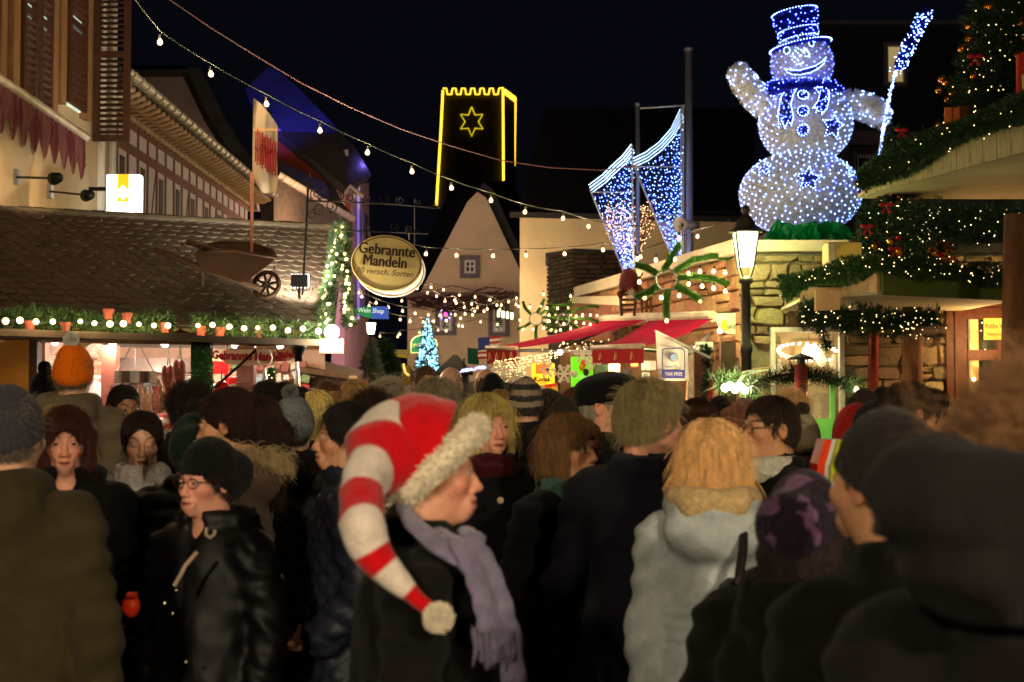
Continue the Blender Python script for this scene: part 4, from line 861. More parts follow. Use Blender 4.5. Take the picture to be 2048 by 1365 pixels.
MB().box(((a.x+b.x)/2,16.8,(a.z+b.z)/2), (b.x-a.x,.05,a.z-b.z)).build('board', M('lit lime green', S(110,230,20), em=(.22,1,.02), es=.55, var=.15, vs=5), gb)
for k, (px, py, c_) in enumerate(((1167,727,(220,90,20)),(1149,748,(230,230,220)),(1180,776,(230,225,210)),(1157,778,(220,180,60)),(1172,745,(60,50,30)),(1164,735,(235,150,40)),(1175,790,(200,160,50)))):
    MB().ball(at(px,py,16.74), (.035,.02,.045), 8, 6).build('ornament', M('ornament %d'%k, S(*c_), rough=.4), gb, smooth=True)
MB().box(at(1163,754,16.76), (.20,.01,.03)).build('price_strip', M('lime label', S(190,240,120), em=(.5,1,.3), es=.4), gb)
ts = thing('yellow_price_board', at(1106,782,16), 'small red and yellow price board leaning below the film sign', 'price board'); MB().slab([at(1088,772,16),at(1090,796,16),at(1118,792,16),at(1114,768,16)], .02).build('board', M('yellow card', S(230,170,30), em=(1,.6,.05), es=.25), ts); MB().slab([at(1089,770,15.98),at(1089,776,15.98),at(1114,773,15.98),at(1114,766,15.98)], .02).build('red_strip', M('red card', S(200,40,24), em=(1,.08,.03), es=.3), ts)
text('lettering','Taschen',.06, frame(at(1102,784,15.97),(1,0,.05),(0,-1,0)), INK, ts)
lc = thing('light_curtain', at(1050,730,17), 'dense curtain of warm fairy lights hanging under the farther red awning', 'light curtain'); P = []; mb = MB()
for k in range(46):
    px = 988+k*2.8+rnd.uniform(-2,2); n_ = rnd.randint(3, 15) if px < 1054 else rnd.randint(1, 4); Y_ = 17+rnd.uniform(-.5,.6); t = 722-(px-1000)*.14; q = []
    for j in range(n_): p = at(px+rnd.uniform(-2,2), t+j*5.6+rnd.uniform(-2,2), Y_); P.append(p); q.append(p)
    mb.tube(q, .0022, 3)
mb.build('wires', CABLE, lc, kind='stuff'); leds('fairy_lights', P, .0075, led_mat('warm curtain light', (1,.68,.26), 3.4, False), lc)
l3 = thing('light_net', at(1200,700,15), 'loose warm light chains looped beneath the awning arms', 'light chain'); P = []; mb = MB()
for k in range(7):
    x0 = 1085+k*16; q = [at(x0+j*9, 700-(x0+j*9-1085)*.10+7*math.sin(j*1.3+k), 15.5+.1*k) for j in range(8)]; mb.tube(q, .003, 3); P += q[::2]
mb.build('wires', CABLE, l3); leds('fairy_lights', P, .008, M('warm curtain light'), l3)
fk = MB()
for a_ in range(3):
    m3 = Matrix.Rotation(a_*math.pi/3, 3, 'Y'); fk.box((0,0,0), (.16,.01,.022), mat=m3)
    for s in (-1, 1): fk.box(m3 @ Vector((s*.055,0.001,0)), (.012,.01,.06), mat=m3 @ Matrix.Rotation(.0, 3, 'Y'))
for a_ in range(6): an = a_*math.pi/3; fk.ball((math.cos(an)*.08,0,math.sin(an)*.08), (.02,.006,.02), 6, 4)
fkm = fk.mesh('snowflake', M('pale wood snowflake', S(205,190,170), rough=.8))
for k, (px, py, s_, lb) in enumerate(((1000,740,1.1,'pale snowflake at the left end of the light curtain'),(1036,760,1.1,'pale snowflake low in the light curtain'),(1095,740,1.0,'pale snowflake in front of the film sign'),(1128,748,1.2,'large pale snowflake between film sign and green board'),(1165,708,1.1,'pale snowflake above the green board'),(1186,727,1.0,'pale snowflake right of the green board'))):
    o = put('snowflake', fkm, None, Matrix.Translation(at(px,py,16.4)) @ Matrix.Scale(s_, 4), **tg(lb, 'snowflake', 'wooden snowflakes hung in the shopfront'))
sf = thing('souvenir_shop', at(1250,760,16), 'lit souvenir shop front under the red awnings with racks of goods', 'shop front')
MB().slab([Vector((at(1120,700,20).x,20,0)),Vector((at(1440,700,15.6).x,15.6,0)),Vector((at(1440,700,15.6).x,15.6,2.3)),Vector((at(1120,700,20).x,20,2.3))], .1).build('back_wall', M('shop back wall', S(150,110,80), var=.5, vs=6), sf)
for k, (x0, x1, y0, y1, c_) in enumerate(((1190,1215,730,800,(40,60,30)),(1216,1240,728,800,(180,175,150)),(1262,1276,706,735,(220,150,90)),(1283,1312,722,742,(200,205,190)),(1285,1300,745,800,(170,190,180)),(1240,1262,740,800,(30,26,24)),(1378,1388,690,800,(160,150,130)),(1392,1412,700,800,(60,30,20)),(1412,1426,730,800,(150,20,16)),(1202,1214,700,725,(120,30,24)))):
    a = at(x0,y0,15.4); b = at(x1,y1,15.4); MB().box(((a.x+b.x)/2,15.4+.01*k,(a.z+b.z)/2), (b.x-a.x,.08,a.z-b.z), bev=.01).build('goods_rack', M('goods %d'%k, S(*c_), var=.4, vs=14), sf)
light(at(1240,712,15.2), 26, (1,.72,.4), .1, sf); light(at(1120,705,17), 24, (1,.72,.4), .1, sf); light(at(1400,690,14.6), 18, (1,.66,.35), .1, sf)
for px, py in ((1240,712),(1120,705),(1440,662)): MB().ball(at(px,py,15.3), .03, 8, 6).build('shop_lamp', led_mat('shop lamp', (1,.9,.7), 14, False), sf)
hats_ = thing('hanging_hats', at(1400,700,14.6), 'row of white tassels hanging at the shop corner beside the lamp post', 'tassels'); 
for k in range(9): MB().tube([at(1392+k*4,684,14.5),at(1392+k*4,700+rnd.uniform(-3,4),14.5)], .010, 5).build('tassel', WHITEP, hats_)
garland([at(1412,690,14.3),at(1416,740,14.3),at(1405,800,14.3)], .05, 300, 'dark fir garland framing the shop corner post', None, L=.05, mat=PINE2)
MB().box(at(1455,745,14.6), (.15,.15,.6)).build('corner_post', WOODD, sf)
# flag with stripes
us = thing('striped_flag', at(975,700,20), 'red and white striped flag with blue corner under the farther awning', 'flag'); Yu = 20.5
for k in range(9):
    y0 = 674+k*5.0; mb = MB(); mb.slab([at(956 if k > 4 else 978,y0+(0),Yu),at(956 if k > 4 else 978,y0+5,Yu),at(1000-k*1.6,y0+5-2,Yu),at(1006-k*1.6,y0-2,Yu)], .01); mb.build('stripe', M('flag red' if k % 2 == 0 else 'flag white', S(150,40,40) if k % 2 == 0 else S(210,200,190), rough=.8), us)
MB().slab([at(956,676,Yu-.01),at(956,702,Yu-.01),at(979,698,Yu-.01),at(979,674,Yu-.01)], .01).build('blue_corner', M('flag blue', S(40,50,120)), us)
gc = thing('green_flag', at(945,715,21.5), 'dark green cloth hanging beside the striped flag', 'flag'); MB().slab([at(935,697,21.5),at(935,728,21.5),at(958,730,21.5),at(958,699,21.5)], .01).build('cloth', M('dark green cloth', S(10,90,56)), gc); MB().tube([at(934,697,21.5),at(960,699,21.5)], .01, 5).build('rod', STEEL, gc)
# blue light tree in the lane, its neighbours
b = at(855,738,25); conifer(at(855,745,25), at(855,630,25).z-at(855,745,25).z, .22, 'narrow conical tree covered in blue-white lights in the middle of the lane', 350, 620, 0, lm=led_mat('ice blue light', (.28,.72,1), 3.6, True), lr=.0125, mat=PINE2)
conifer(at(742,752,19), .55, .15, 'small frosted fir beside the wooden booth, unlit', 500, 0, mat=M('frosty needles', S(90,100,90), var=.3), L=.06)
conifer(at(772,745,20), .5, .2, 'small dark unlit fir left of the blue light tree', 400, 0)
ws = thing('green_lit_sign', at(835,690,24), 'arched green sign with yellow neon edge behind the blue light tree', 'sign'); c = at(848,690,26.5); ar = [Vector((math.cos(t)*.23,0,.02+math.sin(t)*.15)) for t in [math.pi*i/12 for i in range(13)]]+[Vector((-.23,0,-.14)),Vector((.23,0,-.14))]
mb = MB(); mb.slab([c+v for v in ar][::-1], .05); mb.build('sign_face', M('green sign', S(30,120,80), em=(.05,.45,.22), es=.35), ws); MB().tube([c+v*1.04-Vector((0,.03,0)) for v in ar+ar[:1]], .012, 5).build('neon_edge', led_mat('yellow neon', (.95,.85,.2), 1.6, False), ws); text('lettering','WEINS',.11, frame(c-Vector((.05,.06,.02)),(1,0,0),(0,-1,0)), M('gold neon text', S(230,210,120), em=(1,.8,.3), es=.6), ws)
bs = thing('bottle_sign', at(740,628,20), 'green and blue bottle-shaped wine shop sign under the almond sign', 'sign'); Yq = 20
pr = [(702,618),(716,619),(726,616),(738,614),(775,614),(776,638),(738,637),(724,632),(716,627),(702,625)]; mb = MB(); mb.slab([at(x,y,Yq) for x, y in pr][::-1], .06); mb.build('bottle_shape', M('green bottle sign', S(30,130,60), em=(.04,.5,.16), es=.35), bs); MB().slab([at(744,613.5,Yq-.1),at(744,638,Yq-.1),at(777,638.5,Yq-.1),at(777,613.5,Yq-.1)], .02).build('blue_end', M('blue sign end', S(50,80,170), em=(.08,.16,.7), es=.45), bs)
text('lettering','Wein Shop',.09, frame(at(742,622,Yq-.14),(1,0,-.05),(0,-1,0)), M('lit white text', S(230,240,230), em=(.8,1,.8), es=.8), bs, sx=.9)
wlp = thing('wall_lantern', at(742,655,22), 'small greenish glowing wall lantern under the bottle sign', 'lantern'); c = at(742,657,22)
MB().lathe([(.05,-.09),(.075,.08)], 4, c).build('lantern_glass', led_mat('greenish lamp glass', (.95,1,.45), 3.2, False), wlp); MB().lathe([(.09,.08),(.0,.16)], 6, c).build('lantern_roof', IRON, wlp); MB().tube([c+Vector((0,0,-.09)),c+Vector((0,.1,-.25)),c+Vector((0,.3,-.25))], .012, 5).build('arm', IRON, wlp); light(c+Vector((0,-.12,0)), 40, (.85,1,.4), .06, wlp)
for k in range(4):
    t_ = thing('glass_lantern', at(998+k*9,627+k*1.5,33), 'lit white glass lantern by the house corner, '+['first from the left','second from the left','third from the left','fourth from the left'][k], 'lantern', 'row of glass lanterns'); p = at(997+k*9,627+k*1.5,33)
    MB().lathe([(.030,-.09),(.034,.0),(.030,.07)], 8, p).build('glass', led_mat('white lantern glass', (1,.86,.52), 1.3, False), t_); MB().lathe([(.06,.08),(.0,.13)], 8, p).build('cap', IRON, t_)
light(at(1010,640,32), 120, (1,.82,.5), .2, t_)
# bare vine along the gable house
vi = thing('bare_vine', at(930,600,32), 'bare twisted vine trained across the cream gable house', 'vine'); mb = MB()
for k in range(16):
    x = 815+rnd.uniform(0,20); y = 600+rnd.uniform(-5,14); q = []
    for j in range(14): q.append(at(x, y, 36+rnd.uniform(-.4,.4))); x += rnd.uniform(8,19); y += rnd.uniform(-6,6)-(2.2 if x > 960 else 0)
    mb.tube(q, rnd.uniform(.012,.030), 5)
for k in range(70):
    x = rnd.uniform(840,1030); y = 603-(max(0,x-950)*.18)+rnd.uniform(-10,10); mb.tube([at(x+rnd.uniform(-9,9)*j/2, y+rnd.uniform(-8,8)*j/2, 36) for j in range(4)], .014, 4)
mb.build('branches', M('vine bark', S(80,56,50), var=.2), vi)
# ---------------------------------------------------------------- comet stars of tinsel with bulbs
TINS = M('green tinsel', S(84,132,58), rough=.3, metal=.35, var=.35, vs=30)
def comet(px, py, k, Y, label, power=0):
    c = at(px, py, Y); u = Y/FPX; g = thing('comet_star', c, label, 'comet star', 'green tinsel comet stars'); X = lambda x, y: c+Vector((x*u*k, 0, -y*u*k))
    arms = [[(12,-12),(10,-30),(30,-66)][:0] or [(-4,-20),(8,-40),(26,-70)], [(-22,-14),(-40,-24),(-58,-28)], [(-20,14),(-38,26),(-58,34)], [(2,22),(-1,42),(0,72)], [(20,12),(38,22),(66,40)], [(18,-18),(50,-38),(90,-46),(120,-42)], [(24,-4),(55,-6),(90,-2),(118,8)]]
    if k < .9: arms[0] = [(4,-20),(18,-40),(26,-64)]; arms[1] = [(-20,-18),(-36,-36),(-42,-56)]
    rp_ = []
    MB().tube([X(20*math.cos(t), 20*math.sin(t)) for t in [2*math.pi*i/20 for i in range(21)]], .012, 5).build('ring', STEEL, g)
    for a in arms:
        pts = [X(*p) for p in a]; pts = [X(a[0][0]*.9,a[0][1]*.9)]+pts; wd = np.linspace(.024,.008,len(pts)) if len(a) == 3 else np.full(len(pts), .010)
        t_ = MB().tube(pts, [float(x)*k*1.0 for x in wd], 7).build('tinsel_arm', TINS, g, smooth=True); n = int(1700*k); cc_, t = along(pts, n); q = nrs.randn(n,3); q -= (q*t).sum(1,keepdims=True)*t; q /= np.linalg.norm(q,axis=1,keepdims=True)
        put('tinsel', needle_mesh('tinsel', cc_+q*.010*k, q, 5, .030*k, .0016, .6, TINS), t_)['kind'] = 'stuff'
    bl_ = [(0,-78),(-24,-2),(-22,-60),(24,-38),(-32,34),(6,37),(62,46),(26,78),(44,-14),(66,-18),(88,-14),(110,-14),(44,6),(70,10),(92,16),(114,22),(60,-50)][:]
    bl_ = [(24,-80),(-56,-40),(-20,-38),(16,-40),(-52,4),(-42,34),(-10,34),(24,30),(64,40),(0,78),(42,-12),(64,-16),(90,-16),(112,-14),(42,8),(68,12),(90,16),(112,22)]
    for i, (x, y) in enumerate(bl_): hang_bulb(X(x, y), g, .95*k**.5, power if i % 5 == 0 else 0)
comet(1333, 560, 1.05, 15.2, 'large green tinsel comet star with bulbs on the pink stone wall', 15)
comet(1072, 638, .62, 19.5, 'smaller green tinsel comet star, the one left of its twin over the long awning', 14)
comet(1127, 640, .60, 19.0, 'smaller green tinsel comet star, the one right of its twin over the long awning', 14)
# rooftop santa figure and reindeer
sn = thing('santa_figure', at(1260,600,18), 'wooden Father Christmas figure in red sitting on a ladder chair on the roof', 'figure'); Ys = 17.8; p = lambda x, y, d=0: at(x, y, Ys+d); RD = M('dull red felt', S(70,20,22), rough=.9)
MB().lathe([(.10,0),(.13,.12),(.11,.26),(.07,.33)], 12, p(1258,592)).build('body', RD, sn, smooth=True); MB().ball(p(1258,562), .065, 10, 8).build('head', M('painted face', S(200,140,110)), sn, smooth=True); MB().lathe([(.07,0),(.055,.07),(.02,.13),(.0,.14)], 10, p(1258,558)).build('hat', RD, sn, smooth=True)
q = nrs.randn(500,3)*.01+np.array(p(1260,574,-.06)); put('beard', strands('beard', np.stack([q+nrs.randn(500,3)*.018, q+nrs.randn(500,3)*.02-np.array((0,0,.04)), q+nrs.randn(500,3)*.03-np.array((0,.01,.09))],1), M('white beard', S(215,205,190)), .002), sn)
mb = MB(); mb.tube([p(1240,590,-.05),p(1243,632,-.05)], .02, 5); mb.tube([p(1272,590,-.05),p(1268,632,-.05)], .02, 5)
for y in (600,610,620): mb.box(p(1256,y,-.05), (.2,.03,.03))
mb.build('ladder_chair', WOODD, sn); MB().tube([p(1248,580,-.05),p(1238,588,-.12),p(1242,596,-.15)], .03, 7).build('arm', RD, sn, smooth=True)
rd = thing('reindeer_figure', at(1290,600,18), 'brown wooden reindeer figures standing behind the star on the roof', 'figure'); 
MB().ball(p(1296,590,.1), (.16,.07,.08), 10, 8).build('body', WOOD, rd, smooth=True); MB().tube([p(1284,588,.1),p(1276,572,.1),p(1268,568,.1)], [.05,.035,.025], 8).build('neck_and_head', WOOD, rd, smooth=True)
for x in (1283,1292,1301,1309): MB().tube([p(x,594,.1),p(x+1,632,.1)], [.025,.015], 6).build('leg', WOOD, rd)
mb = MB()
for s in (-1, 1): mb.tube([p(1276,568,.1),p(1278+s*5,550,.1),p(1280+s*10,538,.1)], .008, 4); mb.tube([p(1278+s*5,550,.1),p(1278+s*12,548,.1)], .007, 4)
mb.build('antlers', WOOD, rd)
# roof terrace in front of the annex
rt = thing('low_flat_roof', at(1190,600,20), 'low flat roof with white fascia under the stone annex', 'roof'); MB().slab([at(1140,594,21),at(1140,606,21),at(1250,612,19),at(1250,592,19)], .15).build('fascia', FASC, rt); MB().slab([at(1140,606,21.1),at(1140,680,21.1),at(1300,690,18.5),at(1300,611,18.5)], .2).build('wall', ROCKP, rt)
# ---------------------------------------------------------------- poles, light sails, loudspeaker
for k, (px, y0, Y, r_, lb) in enumerate(((1276,213,19.0,.030,'thinner grey steel mast between the two blue light sails'),(1379,103,19.0,.052,'tall thick grey steel mast right of the light sails'))):
    g = thing('steel_mast', (at(px,500,Y).x,Y,0), lb, 'mast', 'steel masts'); x = at(px,500,Y).x; MB().tube([(x,Y,0),(x,Y,at(px,y0,Y).z)], r_, 12).build('pole', STEEL, g, smooth=True); MB().lathe([(r_*1.15,0),(r_*1.15,.04),(0,.06)], 10, (x,Y,at(px,y0,Y).z)).build('cap', STEEL, g)
g = thing('cross_bar', at(1320,215,19), 'thin steel bar joining the two masts at the top', 'bar'); MB().tube([at(1280,217,19),at(1376,211,19)], .014, 6).build('tube', STEEL, g); MB().tube([at(1366,211,19),at(1366,540,19)], .022, 6).build('upright', STEEL, g)
ICE = led_mat('ice white led', (.42,.66,1), 5.5, True); BLU_L = led_mat('blue led', (.07,.20,1), 11, True)
def sail(top, rgt, bot, label):
    """top: band curve, left to right; strings fall from it to the slanted left edge and the foot"""
    Y = 18.8; g = thing('light_sail', at(*top[0], Y), label, 'light sail', 'blue light sails'); n = 48
    T = [Vector((0,0,0))]; L_ = len(top)-1
    def tp(t): i = min(int(t*L_), L_-1); f = t*L_-i; return (top[i][0]*(1-f)+top[i+1][0]*f, top[i][1]*(1-f)+top[i+1][1]*f)
    P = []
    for r_ in range(4):
        row = [at(tp(j/n)[0]+r_*2.0, tp(j/n)[1]+r_*5.2, Y) for j in range(n+1)]; MB().tube(row[::4]+[row[-1]], .006, 4).build('band_cable', CABLE, g); P += row
    leds('band_lights', P, .0092, ICE, g); P1 = []; P2 = []; ns = 17
    MB().tube([at(top[0][0]+2, top[0][1]+10, Y), at(*bot, Y)], .012, 5).build('edge_rail', STEEL, g); MB().tube([at(top[-1][0]+2, top[-1][1], Y), at(rgt, bot[1]+4, Y)], .014, 5).build('edge_rail', STEEL, g)
    wires = MB()
    for k in range(ns):
        t = (k+.5)/ns; a = tp(t); A_ = (a[0]+6, a[1]+20); B_ = (bot[0]+(rgt-bot[0])*t, bot[1]+rnd.uniform(-10,6)); pa = at(*A_, Y); pb = at(*B_, Y)
        wires.tube([pa, pb], .0028, 3); m_ = int(abs(B_[1]-A_[1])/9)
        for j in range(m_):
            q = pa.lerp(pb, (j+rnd.random()*.9)/m_)+Vector((rnd.uniform(-.015,.015), rnd.uniform(-.02,.02), 0)); (P1 if rnd.random() < .3 else P2).append(q)
    wires.build('wires', M('blue lit wire', S(60,80,180), em=(.05,.08,.8), es=.35, var=0, noshadow=True), g, kind='stuff'); leds('white_lights', P1, .0085, ICE, g); leds('blue_lights', P2, .0085, BLU_L, g)
    for f_ in (.38, .70):
        y = top[-1][1]+(bot[1]-top[-1][1])*f_; xl = top[0][0]+2+(bot[0]-top[0][0]-2)*max(0,(y-top[0][1]-10)/(bot[1]-top[0][1]-10)); MB().tube([at(xl,y,Y),at(rgt,y,Y)], .010, 5).build('cross_rail', STEEL, g)
sail([(1178,370),(1205,350),(1225,330),(1245,312),(1262,290)], 1268, (1246,540), 'smaller blue and white light sail left of the thin mast')
sail([(1264,318),(1290,306),(1318,285),(1342,258),(1360,220)], 1364, (1346,520), 'larger blue and white light sail between the two masts')
gt = thing('golden_twig_tree', at(1260,520,19.4), 'bare twig tree covered in tiny golden lights behind the small sail', 'twig tree'); P = []; mb = MB()
for k in range(60):
    x, y = 1262, 530; q = [at(x,y,19.4)]; dx = rnd.uniform(-11,11)
    for j in range(7):
        x += dx*.9+rnd.uniform(-3,3); y -= rnd.uniform(12,20); dx *= .92
        if not (1208 < x < 1312): break
        q.append(at(x,y,19.4+rnd.uniform(-.2,.2)))
        if y < 505:
            for _ in range(2): P.append(at(x+rnd.uniform(-5,5), y+rnd.uniform(-7,7), 19.4+rnd.uniform(-.2,.2)))
    if len(q) > 1: mb.tube(q, .006, 4)
mb.build('twigs', WOOD, gt); leds('golden_lights', P, .0068, led_mat('golden light', (1,.55,.22), 5, True), gt)
hs = thing('loudspeaker', at(1370,452,18.7), 'grey horn loudspeaker fixed to the tall mast', 'loudspeaker'); m3 = Vector((-.75,-.62,-.05)).to_track_quat('Z','Y').to_matrix()
MB().lathe([(.045,-.20),(.05,-.05),(.075,.05),(.105,.16),(.098,.165),(.06,.06),(.03,.0)], 16, at(1374,450,18.7), mat=m3).build('horn', M('grey horn', S(150,145,150), rough=.5, var=.1), hs, smooth=True); MB().lathe([(.0,.02),(.03,.05),(.028,.08),(0,.1)], 10, at(1374,450,18.7), mat=m3).build('driver', IRON, hs)
# ---------------------------------------------------------------- illuminated snowman
Yn = 17.6; un = Yn/FPX; sm = thing('illuminated_snowman', at(1600,460,Yn), 'giant tinsel snowman lit by blue-white lamps with top hat and broom', 'snowman')
def ctr(px, py, dy=0): return np.array(at(px, py, Yn))+np.array((0,dy,0))
WT = M('white tinsel', S(228,222,208), rough=.55, var=.25, vs=30); BT = M('blue tinsel', S(20,26,130), rough=.35, var=.5, vs=60, metal=.3)
SLED = led_mat('snowman led', (.20,.34,1), 15.0, True); SBL = led_mat('snowman deep blue led', (.04,.07,1), 34, True)
def tins(name, P, N, mat, par, L=.042, r_=.0024):
    n = len(P); d = N+nrs.randn(n,3)*.45; d /= np.linalg.norm(d,axis=1,keepdims=True); d2 = d+nrs.randn(n,3)*.35-np.array((0,0,.25)); P3 = np.stack([P-N*.01, P+d*L*.5, P+d*L*.5+d2*L*.5], 1)
    o = put(name, strands(name, P3, mat, r_, .5), par); o['kind'] = 'stuff'; return o
def sphere_part(name, c, r, n, mat=WT, led=0, lm=SLED, seed=0):
    r = np.array(r); mb = MB(); mb.ball(c, tuple(r*.98), 32, 20); o = mb.build(name, mat, sm, smooth=True); q = nrs.randn(n,3); q /= np.linalg.norm(q,axis=1,keepdims=True); q = q[(q[:,1] < .35)]
    N = q/r; N /= np.linalg.norm(N,axis=1,keepdims=True); tins('tinsel', c+q*r, N, mat, o)
    if led:
        kk = np.arange(int(led*1.55)); zz_ = 1-2*(kk+.5)/len(kk); th_ = kk*2.39996; q = np.stack([np.sqrt(1-zz_**2)*np.cos(th_), np.sqrt(1-zz_**2)*np.sin(th_), zz_],1)+nrs.randn(len(kk),3)*.018; q /= np.linalg.norm(q,axis=1,keepdims=True); q = q[q[:,1] < .3]; q = q[~((name == 'torso') & (q[:,1] < -.2) & (np.abs(q[:,0]+.08) < .52) & (q[:,2] > -.55))][:led]; leds('lights', c+q*(r+.035), .0092 if lm is SLED else .0085, lm, o)
        if lm is SLED and seed: q = nrs.randn(seed*3,3); q /= np.linalg.norm(q,axis=1,keepdims=True); q = q[(q[:,1] < .2) & (q[:,2] > -.2)][:seed]; leds('blue_lights', c+q*(r+.02), .0070, SBL, o)
    return o
B0 = ctr(1601,388); Bt = ctr(1611,246); Hd = ctr(1604,130)
sphere_part('lower_body', B0, (116*un,.66,80*un), 26000, led=400, seed=40); sphere_part('torso', Bt, (88*un,.50,80*un), 19000, led=300, seed=90); sphere_part('head', Hd, (57*un,.33,56*un), 6000, led=130, lm=SBL)
def surf(px, py, c, r, off=.03):
    """front surface point of an ellipsoid under a pixel"""
    x = (px-1024)*un; p = np.array(at(px, py, Yn)); d = 1-((p[0]-c[0])/r[0])**2-((p[2]-c[2])/r[2])**2; return np.array((p[0], c[1]-r[1]*math.sqrt(max(d,0))-off, p[2]))
rB = (116*un,.66,80*un); rT = (88*un,.50,80*un); rH = (57*un,.33,56*un)
def tube_part(name, pts, rs, n, mat=WT, led=0, lm=SLED):
    o = MB().tube(pts, [float(x) for x in rs], 16).build(name, mat, sm, smooth=True); P = np.array(pts); c, t = along(pts, n); seg = np.cumsum([0]+[np.linalg.norm(P[i+1]-P[i]) for i in range(len(P)-1)])
    def rad(c):
        d = np.linalg.norm(c[:,None,:]-P[None], axis=2); w_ = 1/(d+.01)**2; return (w_*np.array(rs)).sum(1)/w_.sum(1)
    q = nrs.randn(n,3); q -= (q*t).sum(1,keepdims=True)*t; q /= np.linalg.norm(q,axis=1,keepdims=True); tins('tinsel', c+q*rad(c)[:,None], q, mat, o)
    if led: c, t = along(pts, led); q = nrs.randn(led,3); q[:,1] = -abs(q[:,1])*.8; q -= (q*t).sum(1,keepdims=True)*t; q /= np.linalg.norm(q,axis=1,keepdims=True); leds('lights', c+q*(rad(c)[:,None]+.035), .0088, lm, o)
    return o
A_ = lambda L: [Vector(ctr(x, y, d)) for x, y, d in L]
tube_part('arm', A_([(1560,222,0),(1530,214,0),(1508,192,-.02),(1488,168,-.04),(1472,142,-.05),(1467,134,-.05)]), [.16,.145,.15,.14,.12,.04], 4200, led=75)
tube_part('arm', A_([(1660,212,0),(1700,208,-.05),(1735,220,-.1),(1758,235,-.12),(1776,238,-.12)]), [.13,.145,.15,.15,.05], 3600, led=60)
# hat
hz = lambda px, py: Vector(ctr(px, py)); ti = Matrix.Rotation(R(-10), 3, 'Y') 
hc = hz(1601,93); mb = MB(); mb.lathe([(.0,-.01),(.36,-.03),(.375,.0),(.36,.02),(.205,.03),(.215,.20),(.262,.43),(.25,.44),(.0,.44)], 28, hc, mat=ti); ho = mb.build('top_hat', BT, sm, smooth=True)
n = 6500; t = nrs.rand(n)*2*math.pi; v = nrs.rand(n); side = nrs.rand(n) < .62; rr = np.where(side, .205+.06*v**1.3, .2+.165*np.sqrt(v)); zz = np.where(side, .03+.41*v, .0)
tm = np.array(ti); Lp = np.stack([rr*np.cos(t), rr*np.sin(t), zz],1) @ tm.T; Nn = np.stack([np.cos(t)*side, np.sin(t)*side, np.where(side,.1,nrs.choice((-1.,1.),n))],1) @ tm.T; tins('tinsel', Lp+np.array(hc), Nn, BT, ho, .035, .0028)
def ringled(r_, z_, n, lm=SLED): 
    t = np.arange(n)/n*2*math.pi; return np.stack([r_*np.cos(t), r_*np.sin(t), np.full(n,z_)],1) @ tm.T+np.array(hc)
leds('rim_lights', np.concatenate([ringled(.385,.0,64),ringled(.235,.09,40),ringled(.245,.20,42),ringled(.285,.43,48)]), .0085, SLED, ho)
t = nrs.rand(120)*2*math.pi; v = nrs.rand(120); leds('crown_lights', (np.stack([(.24+.05*v)*np.cos(t),(.24+.05*v)*np.sin(t),.06+.36*v],1) @ tm.T)+np.array(hc), .008, SBL, ho)
# scarf, tails, buttons, stars, face
sc0 = Vector(ctr(1606,183)); mb = MB(); pts = [sc0+Vector((math.cos(a)*.37, math.sin(a)*.34, .04*math.sin(a))) for a in [2*math.pi*i/28 for i in range(29)]]; sf_ = mb.tube(pts, .10, 10).build('scarf', BT, sm, smooth=True); c, t = along(pts, 4200); q = nrs.randn(4200,3); q -= (q*t).sum(1,keepdims=True)*t; q /= np.linalg.norm(q,axis=1,keepdims=True); tins('tinsel', c+q*.10, q, BT, sf_, .035)
leds('scarf_lights', np.concatenate([np.array([[p.x*1.0+ (p.x-sc0.x)*0.0, p.y-.03, p.z+.09] for p in pts]), c[:260]+q[:260]*.135]), .008, SBL, sf_)
def patch(name, poly, c, r, n, led_n, mat=BT, lm=SLED, outline=True, off=.05):
    """tinsel shape lying on the snowman's front"""
    xs = [p[0] for p in poly]; ys = [p[1] for p in poly]; P = []
    def inside(x, y):
        k = False; j = len(poly)-1
        for i in range(len(poly)):
            if (poly[i][1] > y) != (poly[j][1] > y) and x < (poly[j][0]-poly[i][0])*(y-poly[i][1])/(poly[j][1]-poly[i][1]+1e-9)+poly[i][0]: k = not k
            j = i
        return k
    while len(P) < n:
        x, y = rnd.uniform(min(xs),max(xs)), rnd.uniform(min(ys),max(ys))
        if inside(x, y): P.append(surf(x, y, c, r, off*.6))
    cx_, cy_ = sum(xs)/len(xs), sum(ys)/len(ys); vs = [Vector(surf(x, y, c, r, off*.5)) for x, y in poly]; mb = MB(); mb.add(vs+[v+Vector((0,.03,0)) for v in vs]+[Vector(surf(cx_,cy_,c,r,off*.5))], [(i,(i+1)%len(vs),2*len(vs)) for i in range(len(vs))]+[(i,len(vs)+i,len(vs)+(i+1)%len(vs),(i+1)%len(vs)) for i in range(len(vs))]); o = mb.build(name, mat, sm)
    P = np.array(P); tins('tinsel', P, np.tile([[0,-1,.1]], (len(P),1)), mat, o, .03, .0026)
    if outline:
        E = []
        for i in range(len(poly)):
            a, b = poly[i], poly[(i+1)%len(poly)]; m_ = max(1, int(math.hypot(a[0]-b[0],a[1]-b[1])/outline_sp))
            for k in range(m_): E.append(surf(a[0]+(b[0]-a[0])*k/m_, a[1]+(b[1]-a[1])*k/m_, c, r, off+.035))
        leds('outline_lights', E, .0078, lm, o)
    if led_n: leds('dots', [P[k]+np.array((0,-.045,0)) for k in range(0,len(P),max(1,len(P)//led_n))], .007, SBL, o)
    return o
outline_sp = 4.0
patch('scarf_tail', [(1562,190),(1552,205),(1544,235),(1545,265),(1551,258),(1556,270),(1561,257),(1567,266),(1570,250),(1566,225),(1572,205),(1580,192)], Bt, rT, 900, 30)
patch('scarf_tail', [(1614,192),(1622,205),(1616,222),(1606,235),(1614,236),(1612,244),(1622,238),(1624,247),(1634,236),(1640,215),(1642,195),(1634,188)], Bt, rT, 800, 28)
